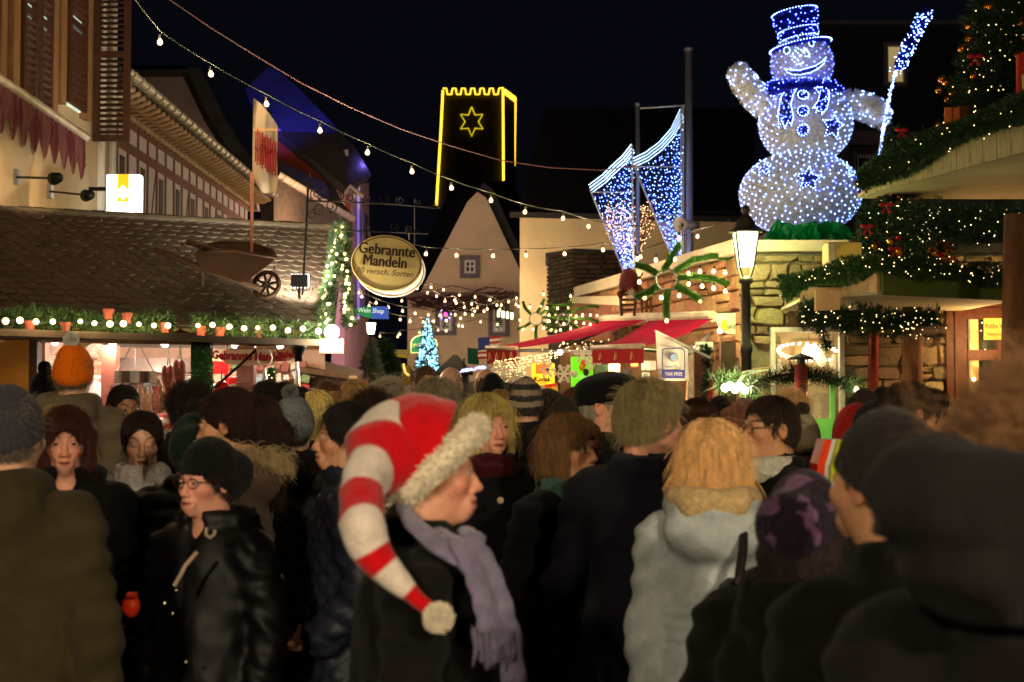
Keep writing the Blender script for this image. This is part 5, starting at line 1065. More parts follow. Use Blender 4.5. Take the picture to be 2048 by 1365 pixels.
for (x, y, r_) in ((1590,207,10),(1588,240,10.5),(1589,276,10.5)): patch('button', [(x+r_*math.cos(a), y+r_*math.sin(a)) for a in [2*math.pi*i/14 for i in range(14)]], Bt, rT, 180, 10)
outline_sp = 5.0
for (x, y, R1, c, r, sx) in ((1593,376,25,B0,rB,1),(1516,345,22,B0,rB,.6),(1689,350,23,B0,rB,.75),(1648,268,25,Bt,rT,.95)):
    pl_ = []
    for k in range(10): an = -math.pi/2+k*math.pi/5+.1; q = R1 if k % 2 == 0 else R1*.5; pl_.append((x+q*math.cos(an)*sx, y+q*math.sin(an)))
    patch('star', pl_, c, r, 240, 8)
outline_sp = 3.6
for x, y in ((1565,112),(1611,100)): patch('eye', [(x+5*math.cos(a), y+8*math.sin(a)) for a in [2*math.pi*i/12 for i in range(12)]], Hd, rH, 120, 0, mat=M('black tinsel', S(16,16,30), rough=.4), off=.03)
nz = Vector(surf(1588,128,Hd,rH,.07)); no = MB().ball(nz, (.075,.07,.06), 16, 10).build('nose', WT, sm, smooth=True); q = nrs.randn(900,3); q /= np.linalg.norm(q,axis=1,keepdims=True); tins('tinsel', q*.07+np.array(nz), q, WT, no, .03); leds('lights', [np.array(nz)+v*.11 for v in q[q[:,1] < 0][:40]], .0085, SLED, no)
outline_sp = 3.2
up = [(1562,148),(1572,152),(1586,154),(1602,151),(1618,146),(1632,137),(1640,128)]; dn = [(1636,140),(1624,151),(1608,159),(1590,162),(1575,160),(1566,155)]
patch('mouth', up+dn, Hd, rH, 260, 0, off=.04)
br = [Vector(ctr(x, y, -.24)) for x, y in ((1747,326),(1755,275),(1764,222),(1776,170),(1782,150))]; bo = MB().tube(br, .018, 6).build('broom_handle', WHITEP, sm); c, t = along(br, 130); leds('lights', c+nrs.randn(130,3)*.010-np.array((0,.02,0)), .008, SLED, bo)
bt_ = [Vector(ctr(x, y, -.24)) for x, y in ((1782,150),(1794,128),(1810,92),(1828,58),(1840,40))]; bro = MB().tube(bt_, [.025,.07,.085,.055,.02], 10).build('broom_head', BT, sm, smooth=True); c, t = along(bt_, 1300); q = nrs.randn(1300,3); q -= (q*t).sum(1,keepdims=True)*t; q /= np.linalg.norm(q,axis=1,keepdims=True)
put('bristles', strands('bristles', np.stack([c, c+q*.05+t*.03, c+q*.07+t*.10],1), BT, .003), bro)['kind'] = 'stuff'; c, t = along(bt_, 150); q = nrs.randn(150,3); q /= np.linalg.norm(q,axis=1,keepdims=True); q[:,1] = -abs(q[:,1]); leds('lights', c+q*.095, .0085, SLED, bro)
# ================================================================ MARKET STALL, left
E0, E1 = at(-150,650,10.75), at(655,668,12.2); R0, R1 = at(-150,410,12.35), at(682,432,13.6)
E0.z = E1.z = 2.15; R0.z = R1.z = 3.245
U = (E1-E0).normalized()
for _ in range(30): R1 = R0+U*((R1-R0).dot(U)+(682-proj(R1)[0])*.003)
for _ in range(30): R0 = R0
st = thing('market_stall', (-3,12,0), 'large timber market stall with brown scalloped shingle roof and bright counter on the left', 'stall')
TILE = M('brown shingle', S(66,55,44), rough=.62, var=.35, vs=9, bump=.5, bs=30, objvar=.28, spec=.35)
nrm = (E1-E0).cross(R0-E0).normalized(); U = (E1-E0).normalized(); Vv = nrm.cross(U).normalized()
if nrm.z < 0: nrm = -nrm
Vv = (R0-E0)-U*((R0-E0).dot(U)); SL = Vv.length; Vv.normalize(); nrm = U.cross(Vv).normalized(); WL = (E1-E0).length
roof = MB().slab([E0-nrm*.03, E1-nrm*.03, R1-nrm*.03, R0-nrm*.03], .04).build('roof', WOODD, st)
tm_ = MB(); tw2, tl = .5, 1.0; pr = [(-.5,.55),(-.5,-.22),(-.40,-.36),(-.22,-.46),(0,-.5),(.22,-.46),(.40,-.36),(.5,-.22),(.5,.55)]
tm_.slab([(x*.96,y,0.0) for x, y in pr], .10); tile_me = tm_.mesh('tile', TILE)
rows = 20; ex = SL/rows; tw_ = .128; cand = []
for r_ in range(rows+1):
    v = ex*(r_+.25); u = (r_ % 2)*tw_/2-.05; ue = WL+((R1-E1).dot(U))*(v/SL)
    while u < ue-.02: cand.append((u+rnd.uniform(-.006,.006), v+rnd.uniform(-.010,.010))); u += tw_
ti_ = []
for u, v in cand:
    p = E0+U*u+Vv*v; vis = 1024+p.x/p.y*FPX
    if vis > -40: ti_.append((vis, u, v))
rnd.shuffle(ti_); ti_.sort(key=lambda q: -q[0]); base = Matrix((U, Vv, nrm)).transposed().to_4x4(); mbT = MB()
for k, (vis, u, v) in enumerate(ti_):
    m = base.copy(); m.translation = E0+U*u+Vv*v+nrm*.030; m = m @ Matrix.Rotation(R(-6+rnd.uniform(-1.8,1.8)), 4, 'X') @ Matrix.Rotation(R(rnd.uniform(-1.5,1.5)), 4, 'Z') @ Matrix.Diagonal((tw_*rnd.uniform(.93,1.0), ex*1.55, .22, 1))
    if k < 300: put('shingle', tile_me, roof, m)
    else:
        mbT.add([m @ Vector(w_.co) for w_ in tile_me.vertices], [tuple(p.vertices) for p in tile_me.polygons])
mbT.build('shingles', TILE, roof, kind='stuff')
MB().tube([R0+nrm*.03, R1+nrm*.03], .035, 8).build('ridge_cap', TILE, roof); MB().slab([E1+U*.02+nrm*.05, R1+U*.02+nrm*.05, R1+U*.02-nrm*.12, E1+U*.02-nrm*.12], .03).build('barge_board', WOODD, roof)
BEAMM = M('fascia beam', S(56,44,30), rough=.7, var=.3, vs=6, bump=.3)
bz = lambda px, py, Y: at(px, py, Y)
MB().slab([bz(-150,668,10.7),bz(640,693,12.0),bz(640,681,12.0),bz(-150,653,10.7)][::-1], .10).build('beam', BEAMM, st); MB().slab([bz(-150,652,10.65),bz(640,680,11.95),bz(640,684,12.2),bz(-150,657,10.9)], .02).build('beam_cap', M('pale beam cap', S(190,160,120)), st)
# back and floor, posts, lit interior
IW = M('bright stall lining', S(205,165,140), rough=.8, var=.15, vs=2)
MB().slab([at(-150,690,13.2),at(-150,850,13.2),at(650,850,14.2),at(650,700,14.2)], .05).build('back_panel', IW, st)
MB().box((-4.0,12.4,.45), (1.0,3.6,.9)).build('counter', WOOD, st); cnt = MB().slab([Vector((-5,11.2,.95)),Vector((-1.75,12.35,.95)),Vector((-1.75,12.9,.95)),Vector((-5,11.8,.95))], .05).build('counter_top', WOODL, st); MB().slab([Vector((-5,11.2,.9)),Vector((-1.75,12.35,.9)),Vector((-1.75,12.35,.05)),Vector((-5,11.2,.05))][::-1], .05).build('counter_front', WOOD, st)
for (x0, x1, Y, m_, lb) in ((80,95,11.6,M('pink lit board', S(200,150,130)),0),(207,236,12.4,M('red brown post', S(120,66,50), var=.2),0),(385,423,11.75,M('dark green post', S(24,34,22)),0),(476,510,12.5,M('mauve brown post', S(140,100,86), var=.2, bump=.3),0),(55,79,11.2,WOODD,0)):
    a = at(x0,700,Y); b = at(x1,700,Y); MB().box(((a.x+b.x)/2,Y,1.03), (b.x-a.x,.12,2.04)).build('post', m_, st)
a = at(-100,690,11.1); b = at(56,690,11.1); MB().box(((a.x+b.x)/2,11.15,1.05), (b.x-a.x,.05,2.0)).build('side_board', M('dim ochre board', S(150,100,30), rough=.6, var=.2, vs=2), st)
MB().slab([at(-150,690,10.8)+Vector((0,.1,.06)),at(640,700,12.1)+Vector((0,.1,.06)),at(650,700,14.1)+Vector((0,0,.12)),at(-150,690,13.1)+Vector((0,0,.12))], .03).build('ceiling', IW, st)
for px, Y, P in ((110,12.0,42),(225,12.3,42),(330,12.5,48),(470,12.7,30),(560,12.9,26)):
    c = at(px,712,Y); c.z = 2.07; MB().ball(c, .035, 10, 8).build('counter_lamp', led_mat('stall lamp', (1,.90,.80), 12, False), st); light(c-Vector((0,0,.02)), P*1.1, (1,.84,.70), .06, st)
gd = thing('goods_display', at(300,770,13.3), 'crowded rear display of small colourful sweets and ribbons inside the bright stall', 'display'); gcols = [(214,120,110),(232,214,190),(190,60,60),(220,170,90),(170,190,200),(236,226,214),(150,80,60),(120,150,90)]
gme = [MB().box((0,0,0),(.07,.03,.11),bev=.01).mesh('packet', M('display sweets %d'%k, S(*c_), rough=.5, var=.3, vs=20)) for k, c_ in enumerate(gcols)]
for k in range(90):
    px = 100+k%30*17.5+rnd.uniform(-5,5); row = k//30; put('packet', gme[rnd.randrange(8)], gd, Matrix.Translation(at(px,733+row*24+rnd.uniform(-5,5),13.05+px*.0015)) @ Matrix.Rotation(rnd.uniform(-.4,.4),4,'Y') @ Matrix.Diagonal((rnd.uniform(.6,1.2),1,rnd.uniform(.5,1.4),1)))
for row in range(3): MB().tube([at(90,722+row*24,13.15),at(630,730+row*24,14.0)], .006, 4).build('rail', WOODL, gd)
# dark awning flap inside, sign boards
MB().slab([at(236,716,12.6),at(388,716,12.8),at(388,745,12.7),at(236,745,12.5)][::-1], .02).build('smoke_hood', M('dark hood', S(70,60,54), rough=.4), st)
def sign_board(x0, x1, y0, y1, Y, s, label, size=.10):
    g = thing('scalloped_sign', at(x0,y0,Y), label, 'sign', 'scalloped almond signs in the stall'); a = at(x0,y0,Y); b = at(x1,y1,Y); w_ = b.x-a.x; h_ = a.z-b.z; c = (a+b)/2; n = 24; pts = []
    for k in range(n): t = 2*math.pi*k/n; q = 1+.05*math.cos(t*8); pts.append(c+Vector((math.copysign(abs(math.cos(t))**.5, math.cos(t))*w_/2*q, 0, math.copysign(abs(math.sin(t))**.7, math.sin(t))*h_/2*q)))
    MB().slab(pts[::-1], .02).build('board', M('cream sign board', S(228,196,160), rough=.7, var=.06), g); text('lettering', s, size, frame(c+Vector((0,-.03,-.0)),(1,0,-.03),(0,-1,0)), M('crimson lettering', S(180,30,50)), g, off=.004, sx=.78); MB().tube([c+Vector((-w_*.4,.01,h_*.3)),c+Vector((-w_*.4,.01,h_*1.2))],.005,4).build('hanger', IRON, g); MB().tube([c+Vector((w_*.4,.01,h_*.3)),c+Vector((w_*.4,.01,h_*1.2))],.005,4).build('hanger', IRON, g)
sign_board(443,556,696,731,12.1,'Gebrannte Mandeln','cream scalloped sign with crimson almond lettering nearest the post',.10)
sign_board(551,590,697,722,12.6,'Mandeln','smaller cream scalloped sign partly behind the larger almond sign',.08)
# pendant drum lamp with hooks and hanging sweets
dl = thing('drum_rack', at(271,755,11.9), 'grey metal drum hanging on three chains with hooks for sweets', 'hanging rack'); c = at(271,755,11.9); r_ = 41*11.9/FPX
MB().lathe([(r_,-.048),(r_,.05),(r_-.006,.05),(r_-.006,-.048)], 28, c).build('drum', M('brushed grey metal', S(120,112,104), rough=.35, metal=.7), dl, smooth=False)
for s in (-1, 0, 1): MB().tube([c+Vector((s*r_*.9,-.02,.05)), c+Vector((s*r_*.25,0,.25))], .004, 4).build('chain', STEEL, dl)
mb = MB()
for k in range(20): a = 2*math.pi*k/20; p = c+Vector((math.cos(a)*r_,math.sin(a)*r_,-.05)); mb.tube([p,p+Vector((0,-.01,-.03)),p+Vector((.01,-.02,-.02))], .003, 4)
mb.build('hooks', STEEL, dl)
for k in range(11):
    x = 222+k*10; lb = 'wrapped bag of sweets hooked under the drum, number %d' % (k+1)
    g = thing('sweet_bag', at(x,790,11.85), ['pink','cream','pale rose','white','striped pink','beige','cream-and-red','pale peach','white paper','rosy','tan'][k]+' bag of sweets hanging under the grey drum', 'sweet bag', 'sweet bags under the drum'); p = at(x,778,11.8+.1*(k%3)); cc_ = [(230,150,140),(235,215,180),(225,180,165),(235,228,220),(215,120,110),(205,170,130),(230,190,160),(240,190,150),(240,235,230),(225,140,130),(190,150,110)][k]
    MB().lathe([(.004,.02),(.012,-.0),(.03,-.05),(.034,-.13),(.02,-.20),(0,-.21)], 8, p).build('bag', M('sweet bag %d'%k, S(*cc_), rough=.4, var=.35, vs=40), g, smooth=True); MB().tube([p+Vector((0,0,.015)),p+Vector((0,0,.05))],.004,4).build('ribbon', WHITEP, g)
for px, y0, y1, lb in ((337,724,795,'gingerbread heart with pink icing hanging nearer the drum'),(360,712,790,'larger gingerbread heart with pink icing hanging left of the green post')):
    g = thing('gingerbread_heart', at(px,760,11.6), lb, 'gingerbread heart', 'gingerbread hearts'); p = at(px,(y0+y1)/2,11.6); h_ = (y1-y0)*11.6/FPX/2; hp = []
    for k in range(20): t = 2*math.pi*k/20; hp.append(p+Vector((.062*math.sin(t)**3*.75, 0, h_*(13*math.cos(t)-5*math.cos(2*t)-2*math.cos(3*t)-math.cos(4*t))/15)))
    MB().slab(hp, .025).build('heart', M('gingerbread', S(150,70,50), rough=.5), g); MB().tube([q+Vector((0,-.03,0)) for q in hp+hp[:1]], .007, 5).build('icing', M('pink icing', S(235,150,160), rough=.5), g); MB().tube([p+Vector((-.01,0,h_*.8)),p+Vector((0,0,h_*2)),p+Vector((.01,0,h_*.8))], .005, 4).build('ribbon', WHITEP, g)
for px, y0, y1, lb in ((530,738,800,'fan of white sugar strings hanging from a white ring'),(595,722,782,'narrow fan of white sugar strings hanging from the dark lamp bracket')):
    g = thing('string_fan', at(px,y0,11.8), lb, 'hanging strings', 'white string fans'); p = at(px,y0,11.8); mb = MB()
    for k in range(9): q = at(px+(k-4)*(4.0 if px < 560 else 1.6), y1+rnd.uniform(-4,4), 11.8+.02*(k%3)); mb.tube([p,q], .006, 4)
    mb.build('strings', M('white sugar string', S(235,222,215), rough=.4), g)
    if px < 560: c = at(530,716,11.8); MB().tube([c+Vector((math.cos(t)*.06,0,math.sin(t)*.075)) for t in [2*math.pi*i/18 for i in range(19)]], .005, 5).build('ring', WHITEP, g)
mb = MB(); mb.lathe([(.075,.0),(.06,-.02),(.035,-.08),(.03,-.13)], 10, at(597,692,11.7)); hb = thing('lamp_bracket', at(597,692,11.7), 'black funnel shaped bracket under the beam end', 'bracket'); mb.build('funnel', IRON, hb, smooth=True)
MB().tube([at(430,775,12),at(475,735,12),at(512,700,12)], .012, 6).build('stay_rod', IRON, st)
# goods on and behind the counter: rows of boxes and pink packets
for k, (px, py, w_, h_, c_) in enumerate(((250,840,.14,.10,(220,160,150)),(280,842,.16,.12,(190,60,60)),(310,850,.15,.12,(230,200,190)),(335,842,.12,.14,(200,90,80)),(265,815,.1,.1,(235,220,200)),(300,818,.14,.09,(225,150,60)),(440,760,.16,.34,(205,40,40)),(470,775,.12,.2,(190,30,30)),(430,730,.1,.12,(230,190,120)),(120,730,.3,.5,(225,180,160)),(455,800,.1,.16,(210,50,50)))):
    g = thing('sweet_packet', at(px,py,12.6), ['pink','dark red','pale pink','brick red','cream','orange','tall scarlet','small scarlet','straw coloured','large pale rose','bright red rear'][k]+' packet of sweets on display inside the stall', 'packet', 'packets displayed in the stall'); p = at(px,py,12.4+.05*k); MB().box(p, (w_,.08,h_), bev=.012).build('packet', M('packet %d'%k, S(*c_), rough=.45, var=.3, vs=20), g); MB().box(p+Vector((0,-.043,0)), (w_*.6,.006,h_*.3)).build('print', M('packet print', S(235,220,190)), g)
jar = thing('red_balloon', at(443,785,12.1), 'shiny red round lantern hanging before the red packets', 'ornament'); MB().ball(at(443,785,12.1), (.085,.085,.10), 14, 10).build('ball', M('shiny red', S(205,20,24), rough=.25), jar, smooth=True); MB().tube([at(443,763,12.1),at(443,740,12.1)], .004, 4).build('cord', CABLE, jar)
# eave garland with pots and bulbs
eg = garland([at(-60,636,10.9),at(100,642,11.1),at(260,648,11.4),at(345,645,11.55)], .085, 520, 'fir garland along the left part of the stall eave between lit bulbs', 'stall eave garlands', L=.06, m=10, mat=PINE, wd=.004)
garland([at(383,645,11.6),at(460,655,11.75),at(560,658,11.9),at(645,668,12.05)], .085, 520, 'fir garland along the right part of the stall eave up to the glaring lamp', 'stall eave garlands', L=.06, m=10, mat=PINE, wd=.004)
SB = MB().ball((0,0,0), .0245, 10, 8).mesh('bulb', led_mat('hot eave bulb', (1,.64,.27), 3.4, False))
eb = thing('eave_lights', at(330,650,11.3), 'row of glaring warm bulbs along the stall eave', 'string light'); MB().tube([at(-40,640,10.8),at(340,650,11.5),at(640,662,12.0)], .008, 5).build('cable', CABLE, eb)
for px, py in ((12,641),(42,640),(73,644),(104,643),(160,646),(190,648),(219,647),(248,650),(276,650),(308,651),(334,651),(395,652),(427,653),(457,657),(488,657),(517,656),(545,657),(576,660),(607,660),(636,662)):
    Y = 10.72+px*.00196; put('bulb', SB, eb, Matrix.Translation(at(px+rnd.uniform(-2,2),py+rnd.uniform(-3,3),Y)) @ Matrix.Scale(rnd.uniform(.75,1.15),4)); light(at(px,py,Y-.0), 4.2, (1,.72,.36), .036, eb)
TC = M('terracotta', S(100,44,30), rough=.8, var=.15)
for k, (px, py) in enumerate(((60,652),(130,655),(217,628),(254,636),(330,655),(402,662),(440,664),(515,666),(590,668))):
    g = thing('flower_pot', at(px,py,11.2), 'terracotta pot in the eave garland, '+['left of the orange hat','above the orange hat','upturned above the third bulb group','upturned beside it','before the garland gap','just right of the garland gap','second right of the gap','in the middle of the right garland','near the right end','upturned near the right end','upturned at the far left','upturned above the vendor'][k], 'flower pot', 'terracotta pots in the eave garland'); p = at(px,py,10.85+px*.0019); MB().lathe([(.030,-.045),(.042,.02),(.047,.02),(.047,.038),(.0,.038)], 12, p).build('pot', TC, g, smooth=False)
    MB().ball(p+Vector((0,0,.035)), (.04,.04,.015), 8, 5).build('moss', PINE2, g)
# big glaring lamp
gl_ = thing('work_lamp', at(663,665,11.9), 'small glaring white lamp at the right corner of the stall eave', 'lamp'); c = at(664,665,11.9)
MB().ball(c, .062, 12, 8).build('lamp_globe', led_mat('glaring white lamp', (1,.93,.78), 40, False), gl_); MB().box(at(665,693,11.95), (.20,.10,.12)).build('housing', M('pink housing', S(190,120,90)), gl_); light(c+Vector((0,-.02,0)), 260, (1,.86,.64), .07, gl_)
# rake garlands and bulbs
for k, (pts, lb) in enumerate((([(680,452,13.45),(668,520,13.0),(655,590,12.5),(648,655,12.15)],'strand of fir with hot bulbs down the stall roof edge, nearer the shingles'),([(684,455,13.5),(690,520,13.2),(695,590,12.9),(699,650,12.6)],'strand of fir with hot bulbs hanging plumb beside the almond sign'))):
    P = [at(*p) for p in pts]; g = garland(P, .055, 420, lb, 'roof edge garlands', L=.055, m=10, mat=PINE, wd=.004); bl_ = []
    for j in range(30):
        t = (j+.5)/30*3; i = int(t); q = P[i].lerp(P[i+1], t-i)+Vector((rnd.uniform(-.04,.04), -.06, rnd.uniform(-.02,.02))); put('bulb', SB, g, Matrix.Translation(q) @ Matrix.Scale(.62, 4))
        if j % 3 == 0: light(q, 3.0, (1,.78,.45), .03, g)
# ivy column
garland([at(404,700,11.62),at(405,740,11.62),at(403,800,11.62)], .075, 900, 'green leafy garland wound round the dark post of the stall', None, L=.035, m=10, mat=M('boxwood leaves', S(60,100,50), var=.5, vs=30), wd=.007, name='leaf_garland')
garland([at(540,735,12.7),at(545,800,12.7)], .04, 500, 'small leafy garland behind the sugar strings', None, L=.035, mat=M('boxwood leaves'), wd=.006, nl=10, name='leaf_garland')
# wheelbarrow on the roof
OLDW = M('old brown barrow wood', S(58,38,24), rough=.75, var=.35, vs=7, bump=.5, bs=25)
wb = thing('wheelbarrow', at(470,560,11.8), 'old wooden wheelbarrow standing on the shingle roof', 'wheelbarrow'); Yw = 12.03
for d, (x0, y0, x1, y1, x2, y2) in ((-.12,(308,499,345,512,400,536)),(.22,(374,484,400,492,440,505))):
    MB().tube([at(x0,y0,Yw+d),at(x1,y1,Yw+d),at(x2,y2,Yw+d),at(520,578,Yw+d*.4)], [.024,.026,.03,.022], 8).build('handle', OLDW, wb, smooth=True)
f0, f1 = Yw-.16, Yw+.30
tb = MB(); Q = lambda x, y, Y: at(x, y, Y)
top = [Q(390,512,f0),Q(430,503,f0),Q(470,503,f0),Q(510,510,f0),Q(553,518,f0),Q(548,503,f1),Q(500,486,f1),Q(440,486,f1),Q(405,495,f1)]; bot = [Q(402,538,f0),Q(430,548,f0),Q(455,556,f0),Q(480,566,f0),Q(495,562,f0),Q(510,548,f1),Q(480,540,f1),Q(440,530,f1),Q(415,525,f1)]
n = len(top); cen_t = sum(top, Vector())/n; inn = [p.lerp(cen_t,.06) for p in top]; inb = [p.lerp(sum(bot, Vector())/n,.12)+Vector((0,0,.015)) for p in bot]
tb.add(top+bot+inn+inb, [(i,(i+1)%n,n+(i+1)%n,n+i) for i in range(n)]+[tuple(range(2*n-1,n-1,-1))]+[(i,2*n+i,2*n+(i+1)%n,(i+1)%n) for i in range(n)]+[(2*n+i,3*n+i,3*n+(i+1)%n,2*n+(i+1)%n) for i in range(n)]+[tuple(range(3*n,4*n))]); tb.build('tub', OLDW, wb)
MB().tube([p+Vector((0,0,.005)) for p in top+top[:1]], .014, 5).build('rim', OLDW, wb, smooth=True)
wc = Q(533,570,Yw); mb = MB(); wr = 26*Yw/FPX; wheel = MB().tube([wc+Vector((math.cos(t)*wr*.95, math.sin(t)*.05, math.sin(t)*wr)) for t in [2*math.pi*i/24 for i in range(25)]], .020, 6).build('wheel', OLDW, wb, smooth=True)
for k in range(4): t = k*math.pi/4+.3; MB().tube([wc+Vector((math.cos(t)*wr*.95,math.sin(t)*.05,math.sin(t)*wr)), wc-Vector((math.cos(t)*wr*.95,math.sin(t)*.05,math.sin(t)*wr))], .011, 5).build('spoke', OLDW, wheel)
MB().tube([wc-Vector((0,.12,0)), wc+Vector((0,.14,0))], .018, 8).build('axle', IRON, wb)
for d in (-.12, .2): MB().tube([Q(403,536,Yw+d),Q(404,575,Yw+d)], .02, 6).build('leg', OLDW, wb)
# banner on the pole
bp_ = thing('pole_banner', at(505,430,12.2), 'white cloth banner with dark red print on a pinkish pole above the roof', 'banner flag'); Yk = 12.2
MB().tube([at(504,345,Yk),at(503,560,Yk)], .014, 8).build('pole', M('pinkish pole', S(196,130,104), rough=.5), bp_, smooth=True)
L0 = [(507,196),(508,250),(505,300),(504,340),(508,352),(520,370),(534,392)]; n = 14; V = []
top_e = lambda u: (507+48*u, 196+ (u*60)); 
lft = [(507,196),(506,240),(505,290),(505,340),(506,350)]; rgt = [(555,252),(555,300),(555,340),(556,370),(553,390)]
def edge(L_, t): i = min(int(t*4), 3); f = t*4-i; return (L_[i][0]*(1-f)+L_[i+1][0]*f, L_[i][1]*(1-f)+L_[i+1][1]*f)
for j in range(n+1):
    for i in range(n+1):
        u, v = i/n, j/n; a = edge(lft, v); b = edge(rgt, v); x = a[0]*(1-u)+b[0]*u; y = a[1]*(1-u)+b[1]*u
        y += (math.sin(u*math.pi)*(-6)*(1-v)+ (math.sin(u*5.2)*6+ 14*math.sin(u*math.pi))*v); p = at(x, y, Yk-.02+.04*math.sin(u*9+v*2)+.03*math.sin(v*6)); V.append(tuple(p))
mb = MB(); mb.add(V, [(j*(n+1)+i,(j+1)*(n+1)+i,(j+1)*(n+1)+i+1,j*(n+1)+i+1) for j in range(n) for i in range(n)]); mb.build('cloth', M('banner cloth', S(205,185,160), rough=.8, var=.12, vs=5), bp_, smooth=True)
mb = MB()
for k in range(13):
    u = .06+k*.070; yt = 262-8*abs(math.sin(k*1.9))+k*2.2; a = at(508+u*47, yt+2, Yk-.075); b = at(507+u*47, 322+u*32+6*math.sin(k*2.1), Yk-.075); mb.slab([a,b,b+Vector((.011,0,0)),a+Vector((.011,0,0))], .002)
    if k % 3 != 2: c = at(507+u*47, (yt+330)/2+8*math.sin(k), Yk-.075); mb.slab([c+Vector((0,0,.012)),c-Vector((0,0,.012)),c+Vector((.014,0,-.012)),c+Vector((.014,0,.012))], .002)
mb.build('print', M('faded crimson print', S(150,36,40)), bp_); mb = MB(); mb.slab([at(506,258,Yk-.07),at(506,262,Yk-.07),at(555,262,Yk-.07),at(555,258,Yk-.07)], .002); mb.build('gold_band', M('gold thread band', S(240,190,120), rough=.5), bp_)
# floodlight on the roof
fl_ = thing('roof_floodlight', at(600,566,11.9), 'small square floodlight standing on the shingle roof turned to the shingles', 'floodlight'); c = at(599,562,12.22)
MB().box(c, (.145,.05,.11), bev=.008).build('housing', IRON, fl_); MB().box(c+Vector((0,.03,0)), (.155,.012,.12)).build('lit_glass', led_mat('floodlight glass', (1,.93,.85), 6, False), fl_); MB().tube([c-Vector((0,0,.05)),c-Vector((0,0,.16))], .012, 6).build('bracket', IRON, fl_)
light(c+Vector((0,.10,.02)), 300, (1,.88,.72), .05, fl_, kind='SPOT', aim=c+Vector((-.12,.8,.28)), ang=R(150), blend=1)
# wrought iron bracket and the hanging oval sign
wi = thing('iron_bracket', at(612,470,11.8), 'black wrought iron post and scrolled arms carrying the oval almond sign', 'bracket'); Yi = 12.22
MB().tube([at(617,352,Yi),at(613,450,Yi),at(605,590,Yi)], .010, 6).build('upright', IRON, wi); MB().lathe([(0,-.02),(.018,.0),(.010,.03),(0,.07)], 8, at(617,355,Yi)).build('finial', IRON, wi, smooth=True)
MB().tube([at(616,402,Yi),at(700,405,Yi-.2),at(790,409,Yi-.3),at(880,417,Yi-.4)], .008, 6).build('arm', IRON, wi); MB().tube([at(690,462,Yi-.2),at(780,465,Yi-.3),at(856,468,Yi-.4)], .007, 6).build('arm', IRON, wi)
def curl(x, y, r_, Y, s=1, ph=0, turns=1.35): return MB().tube([at(x+s*math.cos(ph+t)*r_*(1-t/(2*math.pi*turns)*.75), y+math.sin(ph+t)*r_*(1-t/(2*math.pi*turns)*.75), Y) for t in [2*math.pi*turns*i/18 for i in range(19)]], .0055, 5)
for x, y, r_, s in ((632,388,12,1),(650,392,14,-1),(640,418,13,1),(625,430,10,-1),(678,392,12,1),(700,395,9,-1),(735,398,10,1),(768,400,10,-1),(800,402,9,1),(836,405,8,-1),(870,412,6,1),(735,456,9,1),(788,455,10,-1),(818,458,8,1),(640,395,6,1),(600,575,8,1),(612,578,7,-1),(662,412,14,-1),(700,468,9,1),(832,464,6,-1),(590,578,9,-1)): curl(x, y, r_, Yi-(x-600)*.0015, s, .6*x).build('scroll', IRON, wi)
hs_ = thing('hanging_sign', at(773,527,11.5), 'oval cream sign for roasted almonds hanging from the iron bracket', 'sign'); Yz = 11.95
def oval(px, py, rx, ry, Y, rot, m_, nm, th=.03, k_=1.0):
    c = at(px,py,Y); u = Y/FPX; pts = [c+Vector(((math.cos(a)*rx*math.cos(rot)-math.sin(a)*ry*math.sin(rot))*u, 0, -(math.cos(a)*rx*math.sin(rot)+math.sin(a)*ry*math.cos(rot))*u)) for a in [-2*math.pi*i/56 for i in range(56)]]
    return MB().slab(pts, th).build(nm, m_, hs_), pts
SIGNM = M('cream enamel', S(214,190,120), rough=.5, var=.12, vs=7)
rt_ = R(5); oval(773,527,71.5,56.5,Yz,rt_,SIGNM,'sign_face'); _, p_ = oval(773,527,68,53,Yz-.033,rt_,SIGNM,'inner_face',.002)
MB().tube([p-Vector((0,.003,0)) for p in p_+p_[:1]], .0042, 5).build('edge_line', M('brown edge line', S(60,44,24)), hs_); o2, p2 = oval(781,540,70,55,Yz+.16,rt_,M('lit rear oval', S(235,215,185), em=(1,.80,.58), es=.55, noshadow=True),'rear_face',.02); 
MB().tube([p-Vector((0,.006,0)).lerp(Vector((0,0,0)),0)+(Vector((at(781,540,Yz+.16).x,0,at(781,540,Yz+.16).z))-Vector((p.x,0,p.z)))*.05 for p in p2+p2[:1]], .004, 5).build('edge_line', M('brown edge line'), hs_)
INKB = M('dark brown lettering', S(52,36,20), var=0)
for s_, px, py, sz, sx, o_, sr in [(a_,b_+e_,c_,.134,.82,0,0) for e_ in (-.9,-.3,.3,.9) for a_, b_, c_ in (('Gebrannte',774,501),('Mandeln',770,524))]: text('lettering', s_, sz, frame(at(px,py,Yz-.045-.0007*(px%1)),(math.cos(rt_),0,-math.sin(rt_)),(0,-1,0)), INKB, hs_, off=o_, sx=sx, ext=.002)
text('lettering','30 versch. Sorten',.070, frame(at(769,545,Yz-.045),(math.cos(rt_),0,-math.sin(rt_)),(0,-1,0)), M('grey brown lettering', S(120,104,66)), hs_, off=.001, sx=.98, shear=.25)
for a_, b_ in (((829,416),(829,492)),((724,405),(726,486)),((739,466),(741,476)),((818,467),(818,480))): MB().tube([at(a_[0],a_[1],Yz+.05),at(b_[0],b_[1],Yz+.02)], .0045, 4).build('chain', STEEL, hs_)
